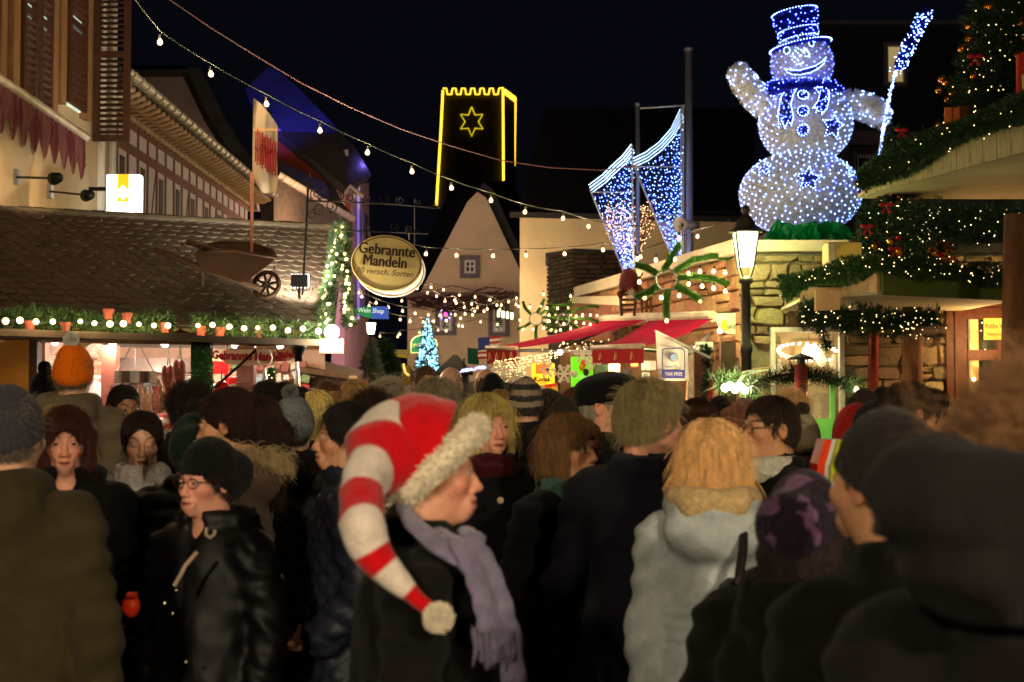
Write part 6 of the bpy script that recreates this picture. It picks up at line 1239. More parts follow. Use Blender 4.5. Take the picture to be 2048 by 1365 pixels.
# wooden booth further right
bt = thing('wooden_booth', at(660,740,15), 'dark wooden booth with sloping board roof between the stall and the lane', 'booth'); Yo = 14.5
MB().slab([at(600,735,Yo-.6),at(718,752,Yo-.4),at(728,742,Yo+.6),at(590,708,Yo+.8)], .05).build('roof', M('brown board roof', S(110,80,54), rough=.6, var=.35, vs=6, stretch=(1,8,1), bump=.4), bt)
for k in range(9): a = at(604+k*12,738+k*1.6,Yo-.35); MB().box((a.x,a.y,a.z/2-.03), (.055,.04,a.z)).build('board', WOODD, bt)
MB().box(at(560,760,Yo+.4), (.8,.1,.7)).build('back_board', M('lit oak board', S(150,110,60), var=.4, vs=3), bt); MB().box(at(706,755,Yo-.65), (.08,.03,.03)).build('lit_edge', M('pale beam cap'), bt)
for px, py, lb in ((640,745,'wine'),(657,748,'wine'),):
    pass
for k, (x0, x1, y0, Y, c_, lb) in enumerate(((755,835,742,22,(34,30,34),'dark low booth left of the blue light tree'),(880,935,722,24,(40,40,52),'dark blue booth roof right of the blue light tree'))):
    g = thing('far_booth', at(x0,y0,Y), lb, 'booth', 'far booths in the lane'); a = at(x0,y0,Y); b = at(x1,y0,Y); MB().box(((a.x+b.x)/2,Y+.5,a.z/2-.1), (b.x-a.x,1,a.z-.2)).build('booth_body', M('booth %d'%k, S(*c_)), g)
    MB().slab([Vector((a.x-.1,Y-.1,a.z-.2)),Vector((b.x+.1,Y-.1,a.z-.2)),Vector((b.x-.2,Y+.6,a.z+.12)),Vector((a.x+.2,Y+.6,a.z+.12))], .05).build('roof', M('booth roof', S(50,46,46)), g)
mb = MB(); rb = thing('blue_light_row', at(945,740,23), 'row of tiny blue lights along a far booth edge near the crowd', 'light chain'); P = [at(922+k*1.1+rnd.uniform(-1,1), 742-k*.17+rnd.uniform(-2,2), 23) for k in range(45)]; mb.tube([at(920,742,23),at(972,735,23)], .01, 4).build('cable', CABLE, rb); leds('blue_lights', P, .018, led_mat('far blue led', (.25,.28,1), 5, False), rb)
yl = thing('yellow_lit_gable', at(808,735,21), 'small yellow-lit edge of a far booth beside the blue light tree', 'booth'); MB().tube([at(806,728,21),at(810,745,21),at(818,752,21)], .02, 5).build('lit_edge', led_mat('yellow edge light', (1,.75,.12), 1.1, False), yl); MB().box(at(812,752,21.2), (.12,.2,.3)).build('booth_wall', M('ochre booth', S(150,110,30)), yl)
MB().slab([at(795,700,23.4),at(820,700,23.4),at(815,712,22.8),at(760,705,22.8)][::-1], .04).build('yellow_cloth', M('yellow cloth', S(190,160,50), rough=.9), yl)
MB().box(at(928,735,24), (.03,.03,.3)).build('post', WOODD, yl)
gp = thing('green_food_cart', at(1600,780,13), 'green-framed food cart with fir twigs and brown stove pipe before the stone shop', 'cart'); GP = M('apple green paint', S(90,170,70), rough=.5, var=.12)
Yc = 12.2
for x0, y0 in ((1521,790),(1664,757),(1508,765)): a = at(x0,y0,Yc); MB().box((a.x,Yc,a.z/2), (.035,.05,a.z)).build('post', GP, gp)
MB().slab([at(1510,838,Yc-.02),at(1672,838,Yc-.02),at(1672,990,Yc-.02),at(1510,990,Yc-.02)][::-1], .04).build('panel', GP, gp)
ro = [at(x, y, Yc-.3) for x, y in ((1475,768),(1490,752),(1530,742),(1580,740),(1640,748),(1670,760))]; rk = [p+Vector((0,.9,.02)) for p in ro]; mb = MB(); mb.add(ro+rk, [(i,i+1,7+i,6+i) for i in range(5)]); mb.build('canopy_roof', M('pale green sheet', S(130,160,110), rough=.5), gp)
MB().slab([at(1525,770,Yc+.3),at(1662,770,Yc+.3),at(1662,838,Yc+.3),at(1525,838,Yc+.3)][::-1], .01).build('glass_screen', M('smoky glass', S(150,140,110), rough=.2, alpha=.35), gp)
MB().box(at(1647,812,Yc+.5), (.11,.3,.22)).build('lit_box', M('cream lit box', S(220,190,130), em=(1,.75,.4), es=.12), gp)
MB().lathe([(.055,-.5),(.055,.0)], 14, at(1602,755,Yc-.5)+Vector((0,0,.10))).build('stove_pipe', M('red brown enamel', S(140,60,52), rough=.3, var=.2, metal=.2), gp, smooth=True); MB().lathe([(.055,.10),(.035,.10),(.035,.15),(.11,.145),(.10,.165),(.03,.19),(0,.20)], 14, at(1602,755,Yc-.5)).build('pipe_cowl', M('sooty tin', S(60,56,50), rough=.6), gp)
garland([at(1500,770,Yc-.35),at(1540,757,Yc-.4),at(1580,748,Yc-.4),at(1640,752,Yc-.4),at(1690,768,Yc-.3),at(1720,775,Yc-.2)], .045, 260, 'loose fir twigs along the roof edge of the green cart', None, L=.085, m=9, mat=PINE, wd=.004)
cl = thing('cluster_lamp', at(1470,775,12), 'cluster of glaring warm bulbs among fir twigs left of the green cart', 'lamp')
for k, (px, py) in enumerate(((1450,776),(1460,772),(1470,779),(1480,773),(1489,780))): MB().ball(at(px,py,12), .034, 10, 8).build('bulb', led_mat('cluster bulb', (1,.88,.62), 16, False), cl)
light(at(1470,778,11.9), 110, (1,.78,.46), .1, cl); garland([at(1430,765,12.1),at(1470,758,12.1),at(1505,770,12.1),at(1500,800,12.1)], .07, 260, 'fir twigs around the glaring bulb cluster', None, L=.09, m=9, mat=PINE, wd=.004)
b1 = thing('cart_bulb', at(1713,778,11.8), 'single bare warm bulb at the right end of the green cart', 'bulb'); hang_bulb(at(1713,779,11.8), b1, 1.05, 12); MB().tube([at(1713,768,11.8),at(1706,770,12)], .006, 4).build('cable', CABLE, b1)
# ================================================================ PEOPLE
SKIN = M('skin', rough=.5, spec=.35, var=.05, vs=30, bump=.12, bs=220, attr='tint')
_b = SKIN.node_tree.nodes['Principled BSDF']; _b.inputs['Subsurface Weight'].default_value = .0
EYE_M = M('eye', rough=.15, var=0, attr='tint')
HC = {}
def hairmat(c, lit=1.0):
    k = 'hair %d %d %d' % tuple(c)
    return M(k, S(*c), rough=.5, spec=.22, var=.45, vs=5, stretch=(14, 14, 1.5), bump=.5, bs=30)
def cloth(c, kind='wool'):
    k = kind+' cloth %d %d %d' % tuple(c)
    if kind == 'nylon': return M(k, S(*c), rough=.55, spec=.35, var=.12, vs=10, bump=.25, bs=14)
    if kind == 'knit': return M(k, S(*c), rough=.95, spec=.1, var=.25, vs=60, bump=.9, bs=150, sheen=.08)
    return M(k, S(*c), rough=.92, spec=.12, var=.22, vs=14, bump=.6, bs=190, sheen=.04)
SKINS = {'fair': S(226,172,140), 'warm': S(205,150,112), 'olive': S(186,134,98), 'pink': S(222,158,132)}
def head_into(f, fr, sex, near=True, mouth=0, lids=False):
    w = 1.0 if sex == 'm' else .94; j = 1.0 if sex == 'm' else .88
    f.ell((0,.014,.032), (.076*w,.097,.086), .02, fr=fr)
    f.ell((0,-.030,-.034), (.057*j,.060,.078), .035, fr=fr)
    f.ell((0,-.01,-.05), (.055*j,.06,.05), .03, fr=fr)
    f.ell((0,-.074,-.096), (.020*j,.016,.015), .028, fr=fr)
    f.cap((0,.03,-.05), (0,.042,-.20), .054 if sex == 'm' else .047, .060 if sex == 'm' else .05, .03, fr=fr)
    for s in (-1, 1):
        f.ell((s*.043*j,-.062,-.022), (.022,.022,.02), .03, fr=fr)
        f.cap((s*.012,-.089,.024), (s*.045,-.070,.024), .008 if sex == 'm' else .006, .006, .016, fr=fr)
        f.ell((s*.031,-.101,.004), (.019,.016,.0125), .012, 's', fr=fr)
        f.ell((s*.078*w,.010,-.006), (.009,.019,.031), .008, fr=fr)
        f.ell((s*.088*w,.004,-.002), (.007,.011,.019), .005, 's', fr=fr)
        f.ell((s*.012,-.101,-.0355), (.0085,.010,.0075), .008, fr=fr)
        f.ell((s*.007,-.109,-.046), (.0035,.005,.004), .004, 's', fr=fr)
        if lids:
            f.ell((s*.031,-.083,.003), (.0155,.0115,.0115), .004, fr=fr)
        else:
            f.chain([(s*.017,-.089,.005),(s*.030,-.0945,.0115),(s*.045,-.083,.007)], [.0035,.0042,.0035], .005, fr=fr)
            f.chain([(s*.017,-.089,.000),(s*.030,-.091,-.0075),(s*.045,-.082,-.001)], [.003,.0035,.003], .006, fr=fr)
    f.chain([(0,-.090,.010),(0,-.099,-.010),(0,-.113,-.0315)], [.006,.0072,.0102], .012, fr=fr)
    f.ell((0,-.090,-.070), (.030,.014,.022), .02, fr=fr)
    f.chain([(-.027,-.087,-.0625),(-.006,-.1015,-.0585),(.006,-.1015,-.0585),(.027,-.087,-.0625)], [.003,.0055,.0055,.003], .005, fr=fr)
    f.chain([(-.022,-.089,-.0690),(0,-.1010,-.0715),(.022,-.089,-.0690)], [.003,.0072,.003], .005, fr=fr)
    f.chain([(-.028,-.094,-.0650),(0,-.109,-.0648),(.028,-.094,-.0650)], [.0018,.0018+mouth,.0018], .003, 's', fr=fr)
def g3(p, c, r): return np.exp(-(((p-np.array(c))/np.array(r))**2).sum(1))
def skin_col(V, fr, skin, sex, brow, stub=0):
    p = (V-fr.o) @ fr.M; c = np.tile(np.array(SKINS[skin]), (len(V), 1)); px = p.copy(); px[:,0] = np.abs(px[:,0])
    ch = g3(px, (.045,-.07,-.03), (.025,.03,.022))+.7*g3(p, (0,-.118,-.04), (.02,.02,.016))+.8*g3(px, (.082,.01,-.005), (.015,.03,.035))
    c = c*(1-ch[:,None]*np.array([.05,.28,.30]))
    lip = np.clip(g3(p, (0,-.1,-.0655), (.025,.02,.0095))*1.6-.3, 0, 1)[:,None]
    lc = np.array(S(150,60,58) if sex == 'w' else S(166,98,84)); c = c*(1-lip)+lc*lip
    md = np.clip(g3(p, (0,-.1,-.0649), (.025,.02,.0022))*1.6-.3, 0, 1)[:,None]; c = c*(1-md*.8)
    t = np.clip((px[:,0]-.014)/.032, 0, 1); bz = .028+.009*np.sin(t*2.3)-.003
    bm = (np.exp(-((p[:,2]-bz)/(.0042 if sex == 'm' else .003))**2)*(px[:,0] > .012)*(px[:,0] < .052)*(p[:,1] < -.05))[:,None]*.95
    c = c*(1-bm)+np.array(S(*brow))*bm
    es = (g3(px, (.031,-.09,.004), (.019,.02,.010)))[:,None]*.35; c = c*(1-es*np.array([.7,.9,.9]))  # shade of the eye sockets put into the skin colour
    if stub:
        st = (g3(p, (0,-.07,-.085), (.05,.05,.035)))[:,None]*stub; c = c*(1-st*.5)
    nv = vn(V, 60, 4)[:,None]; return np.clip(c*(1+nv*.12), 0, 1)
ARM = {'close': [(.165,.01,1.40),(.205,.03,1.13),(.20,-.02,.88),(.195,-.04,.80)],
       'down': [(.185,.01,1.40),(.245,.04,1.13),(.235,-.03,.88),(.225,-.05,.80)],
       'pocket': [(.185,.01,1.40),(.265,.06,1.14),(.205,-.10,.98),(.175,-.14,.96)],
       'hold': [(.185,.01,1.40),(.235,.03,1.14),(.13,-.20,1.06),(.07,-.26,1.07)]}
_bodies = {}
def hand_mb(mb, wrist, dirv, side, palm=(0,0,0)):
    """palm and five bent fingers of different lengths; the thumb leaves the palm's side near its base"""
    d = Vector(dirv).normalized(); s = Vector((side, 0, 0)); up = d.cross(s)
    if up.length < .1: s = Vector((0, side, 0)); up = d.cross(s)
    up.normalize(); s = up.cross(d).normalized()*1.0; w = Vector(wrist)
    mb.tube([w-d*.03, w+d*.01, w+d*.05, w+d*.088], [.027,.030,.038,.034], 10, flat=.5)
    for i, L in enumerate((.068,.078,.072,.056)):
        o = w+d*.082+s*(.028-.0185*i); cur = up*(-.3); q = [o-d*.02, o]
        dd = d.copy()
        for k, f_ in enumerate((.45,.32,.23)):
            dd = (dd-up*.28).normalized(); q.append(q[-1]+dd*L*f_)
        mb.tube(q, [.0095,.0095,.0088,.008,.006], 8)
    b = w+d*.02+s*.025; q = [b-s*.012, b+s*.014+d*.018, b+s*.024+d*.044-up*.008, b+s*.022+d*.066-up*.016]
    mb.tube(q, [.013,.0115,.010,.0075], 8)
def body_mesh(sex, skin, brow, yaw=0, pitch=0, res='near', arm='down', lids=False, mouth=0, stub=0):
    key = (sex, skin, brow, yaw, pitch, res, arm, lids, mouth, stub)
    if key in _bodies: return _bodies[key]
    h = {'near': .0042, 'mid': .0055, 'far': .008}[res]; fr = Fr((0,-.01,1.635), R(yaw), R(pitch))
    cx = lambda lo, hi, a, b: np.unique(np.concatenate([ax(lo, a, .025), ax(a, b, h), ax(b, hi, .025)]).round(5))
    f = Field(cx(-.37,.37,-.13,.13), cx(-.3,.25,-.175,.15), np.unique(np.concatenate([ax(-.03,1.46,.025), ax(1.46,1.79,h)]).round(5)))
    head_into(f, fr, sex, mouth=mouth, lids=lids)
    f.cap((0,.015,1.36), (0,.01,1.53), .075, .052, .05)
    f.ell((0,.01,1.24), (.155,.10,.22), .05); f.cap((-.15,.01,1.39), (.15,.01,1.39), .055, .055, .05); f.ell((0,.01,.98), (.15,.105,.16), .06)
    for s in (-1, 1):
        a = [(s*x, y, z) for x, y, z in ARM[arm]]; f.chain(a[:3], [.05,.042,.03], .02)
        f.chain([(s*.085,.01,.93),(s*.095,.0,.50),(s*.10,.02,.07)], [.085,.058,.042], .03); f.cap((s*.10,.03,.04), (s*.11,-.12,.025), .042, .035, .02)
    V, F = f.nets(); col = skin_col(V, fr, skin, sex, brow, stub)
    hm = MB()
    for s in (-1, 1):
        a = [Vector((s*x, y, z)) for x, y, z in ARM[arm]]; hand_mb(hm, a[2]-(a[3]-a[2])*.1, a[3]-a[2], -s)
    hv = np.array(hm.v); hf = [list(q) for q in hm.f]
    me = bpy.data.meshes.new('person'); allv = np.concatenate([V, hv])
    me = npmesh('person', V, F, SKIN, col=col) if False else None
    me = bpy.data.meshes.new('person'); me.from_pydata(allv.tolist(), [], F.tolist()+[[i+len(V) for i in q] for q in hf])
    me.polygons.foreach_set('use_smooth', [True]*len(me.polygons)); me.materials.append(SKIN)
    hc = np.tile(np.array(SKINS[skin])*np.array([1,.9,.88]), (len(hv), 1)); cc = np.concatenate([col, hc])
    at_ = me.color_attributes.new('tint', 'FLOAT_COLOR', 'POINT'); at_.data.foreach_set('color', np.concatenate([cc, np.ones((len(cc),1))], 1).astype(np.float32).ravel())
    me.update(); _bodies[key] = (me, fr); return _bodies[key]
_eye = {}
def eye_mesh(c=(70,52,36)):
    if c in _eye: return _eye[c]
    mb = MB(); mb.ball((0,0,0), .0128, 16, 12); me = mb.mesh('eye', EYE_M, True)
    V = np.array(mb.v); r = np.hypot(V[:,0], V[:,2]); front = V[:,1] < 0
    col = np.tile(np.array(S(205,190,180)), (len(V),1)); col[front & (r < .0065)] = S(*c); col[front & (r < .003)] = (.005,.005,.005)
    a = me.color_attributes.new('tint', 'FLOAT_COLOR', 'POINT'); a.data.foreach_set('color', np.concatenate([col, np.ones((len(col),1))], 1).astype(np.float32).ravel())
    _eye[c] = me; return me
# ---- hair, in head coordinates
_hairs = {}
def hair(style, colr, res='near', seed=0, n=2600):
    key = (style, colr, res, seed)
    if key in _hairs: return _hairs[key]
    h = .006 if res == 'near' else .009; lo = -.16; zl = {'long': -.40, 'pony': -.34, 'bob': -.20, 'mid': -.25}.get(style, -.14)
    f = Field(ax(-.15,.15,h), ax(-.15,.22,h), ax(zl,.17,h)); k = .02; front = -.062
    th = {'short': .003, 'buzz': .001, 'bob': .009, 'long': .008, 'pony': .004, 'curly': .018, 'bald': .001, 'mid': .013, 'bun': .004, 'thick': .009}[style]
    f.ell((0,.014,.034), (.077+th,.098+th,.087+th), k)
    if style in ('short', 'buzz', 'thick', 'curly', 'bald'):
        f.ell((0,.045,-.02), (.070+th*.8,.062+th,.065), .03)
        for s in (-1, 1): f.ell((s*.070,-.005,-.005), (.013,.022,.035), .01)
        if style == 'thick': f.ell((0,-.06,.075), (.06,.04,.035), .03)
        f.plane((0,0,-1), .075)
    if style == 'bob':
        f.ell((0,.035,-.03), (.094,.085,.10), .03)
        for s in (-1, 1): f.cap((s*.072,-.01,.03), (s*.076,-.022,-.085), .026, .022, .02)
        f.ell((0,-.068,.062), (.066,.036,.034), .025); f.plane((0,0,-1), .135)
    if style == 'mid':
        f.ell((0,.035,-.04), (.098,.09,.12), .03)
        for s in (-1, 1): f.chain([(s*.075,-.01,.03), (s*.083,-.015,-.09), (s*.088,-.02,-.17)], [.028,.032,.026], .02)
        f.chain([(0,.06,-.05), (0,.075,-.17)], [.09,.075], .03); f.ell((0,-.062,.07), (.066,.04,.03), .025)
    if style == 'long':
        f.ell((0,.035,-.04), (.088,.085,.11), .03)
        for s in (-1, 1): f.chain([(s*.074,-.01,.03), (s*.082,.01,-.10), (s*.08,.02,-.28)], [.024,.030,.02], .02)
        f.chain([(0,.06,-.05), (0,.085,-.20), (0,.09,-.34)], [.085,.075,.05], .03); f.ell((0,-.062,.072), (.062,.036,.028), .025)
    if style == 'pony':
        f.ell((0,.045,-.02), (.074,.062,.07), .03); f.chain([(0,.10,.05), (0,.145,.03), (0,.165,-.06), (0,.15,-.18), (0,.14,-.30)], [.03,.04,.055,.05,.02], .02)
        f.ell((0,-.072,.066), (.055,.03,.032), .02)
    if style == 'bun': f.ell((0,.045,-.02), (.074,.062,.065), .03); f.ell((0,.11,.0), (.042,.036,.042), .01)
    # open the face and ears
    fy = {'bob': -.046, 'mid': -.04, 'long': -.045}.get(style, -.028)
    f.ell((0,-.115,-.050 if style != 'bun' else -.035), (.066,.075,.112) if style in ('bob','mid','long') else (.09,.092,.122), .012, 's')
    if style in ('short','buzz','thick','bald','pony','bun','curly'):
        for s in (-1, 1): f.ell((s*.085,-.004,-.03), (.025,.024,.040), .01, 's'); f.ell((s*.07,-.055,-.08), (.05,.06,.06), .01, 's')
    if style == 'bald': f.ell((0,-.02,.10), (.066,.115,.062), .01, 's'); f.plane((0,0,1), .058)
    if style in ('buzz','short'): f.ell((0,-.115,.035), (.055,.032,.035), .01, 's')
    V, F = f.nets(); g = f.grad(V)
    if style == 'curly': V = V+g*(vn(V, 55, seed)[:,None]*.02+vn(V, 110, seed)[:,None]*.012)
    else:
        # locks run down from the crown: noise stretched along the fall of the hair
        q = V-np.array((0,.03,.02)); azi = np.arctan2(q[:,0], -q[:,1]); lk = np.stack([azi*1.2, q[:,2]*6, np.zeros(len(V))], 1)
        V = V+g*((np.sin(V[:,2:3]*70+azi[:,None]*3)*.005 if style == 'mid' else 0)+vn(lk, 5, seed)[:,None]*.016+vn(lk*np.array((3,1.2,1)), 6, seed+2)[:,None]*.006)*(.45 if style in ('short','buzz','bald','pony','bun') else 1)
    mt = hairmat(colr); me = npmesh('hair', V, F, mt); cu = None
    if n and style != 'bald' and style != 'buzz':
        wh = np.array((.01,.05,.125))
        def flow(p):
            d = p-wh; d /= np.linalg.norm(d, axis=1, keepdims=True)+1e-6
            if style == 'pony': d = np.array((0,.13,.03))-p; d /= np.linalg.norm(d, axis=1, keepdims=True); d = np.where(p[:,1:2] > .12, np.array([[0,.1,-1.]]), d); return d
            d[:,2] -= .7; return d
        n = int(n*2.4) if res == 'near' else n
        if style == 'curly': P = grow(f, V, n, lambda p: nrs.randn(*p.shape), 6, .010, .016, 1.2)
        else: P = grow(f, V, n, flow, 6, .020 if zl < -.15 else .012, .0045 if style != 'short' else .004, .17)
        if style in ('short','thick'): P = grow(f, V, n, flow, 4, .008, .005, .35, out=.25)
        if style in ('mid','bob'): P = P+np.sin(P[:,:,2:3]*75+nrs.randn(len(P),1,1)*.8)*np.array((.0028,.0028,0))*np.linspace(.2,1.2,P.shape[1])[None,:,None]
        cu = strands('hair_strands', P, hairmat(tuple(min(255, int(x*1.3+6)) for x in colr)), .00075 if n > 1500 else .0012, .3)
    _hairs[key] = (me, cu); return _hairs[key]
_hats = {}
def hat(kind, colr, col2=None, seed=0):
    key = (kind, colr, col2, seed)
    if key in _hats: return _hats[key]
    h = .007; f = Field(ax(-.17,.17,h), ax(-.19,.24,h), ax(-.16,.24,h)); parts = []
    if kind in ('beanie', 'pom', 'stripe', 'ribbed'):
        f.ell((0,.018,.036), (.084,.104,.104 if kind != 'pom' else .118), .02); f.ell((0,.04,.0), (.088,.088,.07), .03)
        f.plane((0,-.35,-1), .012 if kind != 'pom' else .02); f.ring((0,.015,.010), .077, .096, .012, .01, tilt=-.036)
    if kind == 'slouch':
        f.ell((0,.018,.045), (.092,.110,.115), .02); f.ell((0,.06,.0), (.094,.095,.085), .03); f.ell((0,.12,.03), (.085,.07,.08), .04); f.plane((0,-.55,-1), .02)
    if kind == 'cap':
        f.ell((0,.015,.055), (.096,.122,.066), .02); f.ell((0,-.03,.07), (.092,.10,.05), .02); f.ell((0,-.125,.04), (.075,.055,.012), .02); f.ell((0,.05,.03), (.09,.08,.05), .02); f.plane((0,-.18,-1), -.0)
    if kind == 'plaid':
        f.ell((0,.01,.05), (.10,.125,.075), .02); f.ell((0,-.12,.03), (.07,.05,.012), .015); f.plane((0,-.2,-1), -.0)
    if kind == 'hood':
        f.ell((0,.035,.02), (.115,.14,.155), .02); f.ell((0,.08,-.08), (.11,.10,.10), .05); f.ell((0,-.09,-.02), (.085,.13,.13), .02, 's')
    V, F = f.nets(); g = f.grad(V); a = np.arctan2(V[:,0], V[:,1]-.02)
    if kind in ('beanie','pom','stripe','ribbed','slouch'): V = V+g*(np.sin(a*44)[:,None]*.0016+vn(V, 16, seed)[:,None]*.010)
    else: V = V+g*vn(V, 14, seed)[:,None]*.012
    col = np.tile(np.array(S(*colr)), (len(V),1))
    if kind == 'stripe':
        st = np.sin((V[:,2]+V[:,1]*.1)*2*math.pi/.058+.6) > 0; col[st] = S(*col2)
    if kind == 'slouch' and col2: st = vn(V, 26, seed) > .12; col[st] = S(*col2)
    if kind == 'plaid':
        st = (np.sin(V[:,0]*260) > .75) | (np.sin(V[:,1]*260) > .75); col[st] = np.array(S(*col2))
    mt = M('knitted hat yarn', rough=.95, spec=.1, var=.25, vs=70, bump=.7, bs=120, sheen=.08, attr='tint')
    me = npmesh(kind, V, F, mt, col=col); pm = None
    if kind == 'pom':
        c2 = np.array(col2 or colr, float); pc = np.array((0,.05,.165)); q = nrs.randn(1500,3); q /= np.linalg.norm(q, axis=1, keepdims=True)
        rr = .036; P = np.stack([pc+q*rr*t+nrs.randn(1500,3)*.002*t for t in (.3,.7,1.0)], 1)
        pm = strands('pompom', P, cloth(tuple(int(x) for x in c2), 'knit'), .0022, .6)
    _hats[key] = (me, pm); return _hats[key]
def glasses(colr=(40,28,26)):
    mb = MB()
    for s in (-1, 1):
        c = Vector((s*.032, -.104, .004)); n = 14
        pts = [c+Vector((math.cos(t)*.0235, abs(math.cos(t))*.004, math.sin(t)*.0165)) for t in [2*math.pi*i/n for i in range(n+1)]]
        mb.tube(pts, .0017, 5); mb.tube([(s*.055,-.100,.009),(s*.074,-.088,.010),(s*.084,.0,.010),(s*.083,.02,-.008)], .0018, 5)
    mb.tube([(-.010,-.106,.007),(0,-.110,.009),(.010,-.106,.007)], .0017, 5)
    return mb.mesh('spectacles', M('spectacle frame %d'%colr[0], S(*colr), rough=.3, var=0, metal=.3), True)
# ---- coats, in body coordinates
_coats = {}
def coat(kind, colr, arm='down', hem=.80, collar='stand', wide=1.0, seed=0, h=.014, cmat=None):
    key = (kind, colr, arm, hem, collar, wide, seed, h)
    if key in _coats: return _coats[key]
    f = Field(ax(-.42,.42,h), ax(-.36,.32,h), ax(hem-.04,1.66,h)); W = wide
    pf = .015 if kind in ('puffer','quilt') else 0
    f.ell((0,.012,1.27), (.190*W+pf,.135*W+pf,.24), .05); f.cap((-.155*W,.012,1.415), (.155*W,.012,1.415), .070+pf, .070+pf, .06)
    f.ell((0,.008,1.05), (.180*W+pf,.140*W+pf,.24), .07); f.ell((0,.012,.82), (.205*W+pf,.165*W+pf,.27), .07)
    if hem < .75: f.cap((-.06,.01,.80), (-.08,.01,hem-.1), .15, .17, .08); f.cap((.06,.01,.80), (.08,.01,hem-.1), .15, .17, .08)
    f.plane((0,0,-1), -hem, .01)
    for s in (-1, 1):
        a = [(s*x*(W*.5+.5), y, z) for x, y, z in ARM[arm]]
        f.chain(a[:3], [.078+pf,.062+pf,.052+pf], .03)
        f.cap(a[2], tuple(np.array(a[2])*1.6-np.array(a[1])*.6), .036, .036, .004, 's')
    f.cap((0,.022,1.43), (0,.012,1.51), .088, .078, .03)
    if collar in ('hood','furhood'):
        f.ell((0,.115,1.45), (.145,.085,.10), .035); f.ring((0,.06,1.515), .112, .105, .030, .02, tilt=-.0); f.ell((0,.085,1.55), (.088,.07,.085), .02, 's')
    if collar == 'stand': f.ring((0,.012,1.515), .072, .078, .020, .02)
    if collar == 'lapel':
        f.ring((0,.03,1.50), .080, .080, .026, .02); 
        for s in (-1, 1): f.cap((s*.07,-.05,1.49), (s*.03,-.135,1.32), .022, .018, .012)
    if collar == 'fur': f.ring((0,.03,1.50), .098, .098, .045, .02)
    f.cap((0,.012,1.46), (0,.0,1.70), .062, .075, .01, 's')
    if collar not in ('stand',): f.cap((0,-.05,1.50), (0,-.13,1.44), .035, .03, .02, 's')
    V, F = f.nets(); g = f.grad(V, .01); z = V[:,2:3]; x = V[:,0:1]
    fo = vn(V*np.array((1,1,.55)), 9, seed)[:,None]*.021+vn(V*np.array((1,1,.8)), 20, seed+3)[:,None]*.012
    arm_m = np.clip((np.abs(x)-.17)/.05, 0, 1); fo = fo+arm_m*np.sin(z*75+x*30+vn(V, 8, seed)[:,None]*6)*.006
    lowf = np.clip((1.0-z)/.3, 0, 1); an = np.arctan2(V[:,0], V[:,1])[:,None]; fo = fo+lowf*np.sin(an*9+vn(V,3,seed)[:,None]*5)*.008
    if kind == 'puffer': fo = fo*.6+(np.abs(np.sin(z*math.pi/.068+x*.6))**.5-.6)*.020
    if kind == 'quilt':
        fo = fo*.6+(np.minimum(np.abs(np.sin((z*1.0+an*.17)*math.pi/.075)), np.abs(np.sin((z-an*.17)*math.pi/.075)))**.5-.5)*.013
    if kind == 'seamed':
        m = np.clip(1-np.abs(z-1.16)/.075, 0, 1)**.3*np.clip((.165-np.abs(x))/.02, 0, 1); fo = fo*.8+m*(np.abs(np.sin(z*math.pi/.036))**.5-.7)*.014
    V = V+g*fo
    # a front closing: narrow groove
    fr_ = (V[:,1] < 0) & (np.abs(V[:,0]-.012) < .010) & (V[:,2] < 1.42); V[fr_] += g[fr_]*-.006
    mt = cmat or cloth(colr, 'nylon' if kind in ('puffer','quilt','nylon') else 'wool')
    me = npmesh('coat', V, F, mt); fur = None
    if collar in ('furhood','fur'):
        c = np.array([(0,.06,1.53)]) if collar == 'furhood' else np.array([(0,.03,1.51)])
        n = 5200; t = nrs.rand(n)*2*math.pi; rx, ry = (.125,.125) if collar == 'furhood' else (.115,.115)
        o = np.stack([np.cos(t)*rx, np.sin(t)*ry, nrs.randn(n)*.018-.02*np.sin(t)], 1)+c; dr = nrs.randn(n,3)*.5+np.stack([np.cos(t), np.sin(t), -.2+0*t], 1)
        dr /= np.linalg.norm(dr, axis=1, keepdims=True); L_ = .045+.03*nrs.rand(n,1)
        P = np.stack([o, o+dr*L_*.5, o+dr*L_*.9+np.array((0,0,-.012))], 1)
        fur = P
    _coats[key] = (me, fur); return _coats[key]
def legs_meshes():
    f = Field(ax(-.25,.25,.018), ax(-.2,.2,.018), ax(.02,.98,.018))
    for s in (-1, 1): f.chain([(s*.085,.01,.93),(s*.095,.0,.50),(s*.10,.02,.05)], [.105,.08,.068], .03)
    f.plane((0,0,-1), -.06); V, F = f.nets(); V = V+f.grad(V)*vn(V, 11, 2)[:,None]*.02
    f2 = Field(ax(-.18,.0,.014), ax(-.24,.12,.014), ax(-.02,.14,.014)); f2.cap((-.10,.03,.05), (-.11,-.13,.035), .052, .042, .02); f2.cap((-.10,.04,.06), (-.10,.03,.12), .05, .048, .02); f2.plane((0,0,-1), .0)
    V2, F2 = f2.nets(); V3 = V2*np.array((-1,1,1)); return (V, F), (V2, F2), (V3, F2[:, ::-1])
_legs = None; _trm = {}
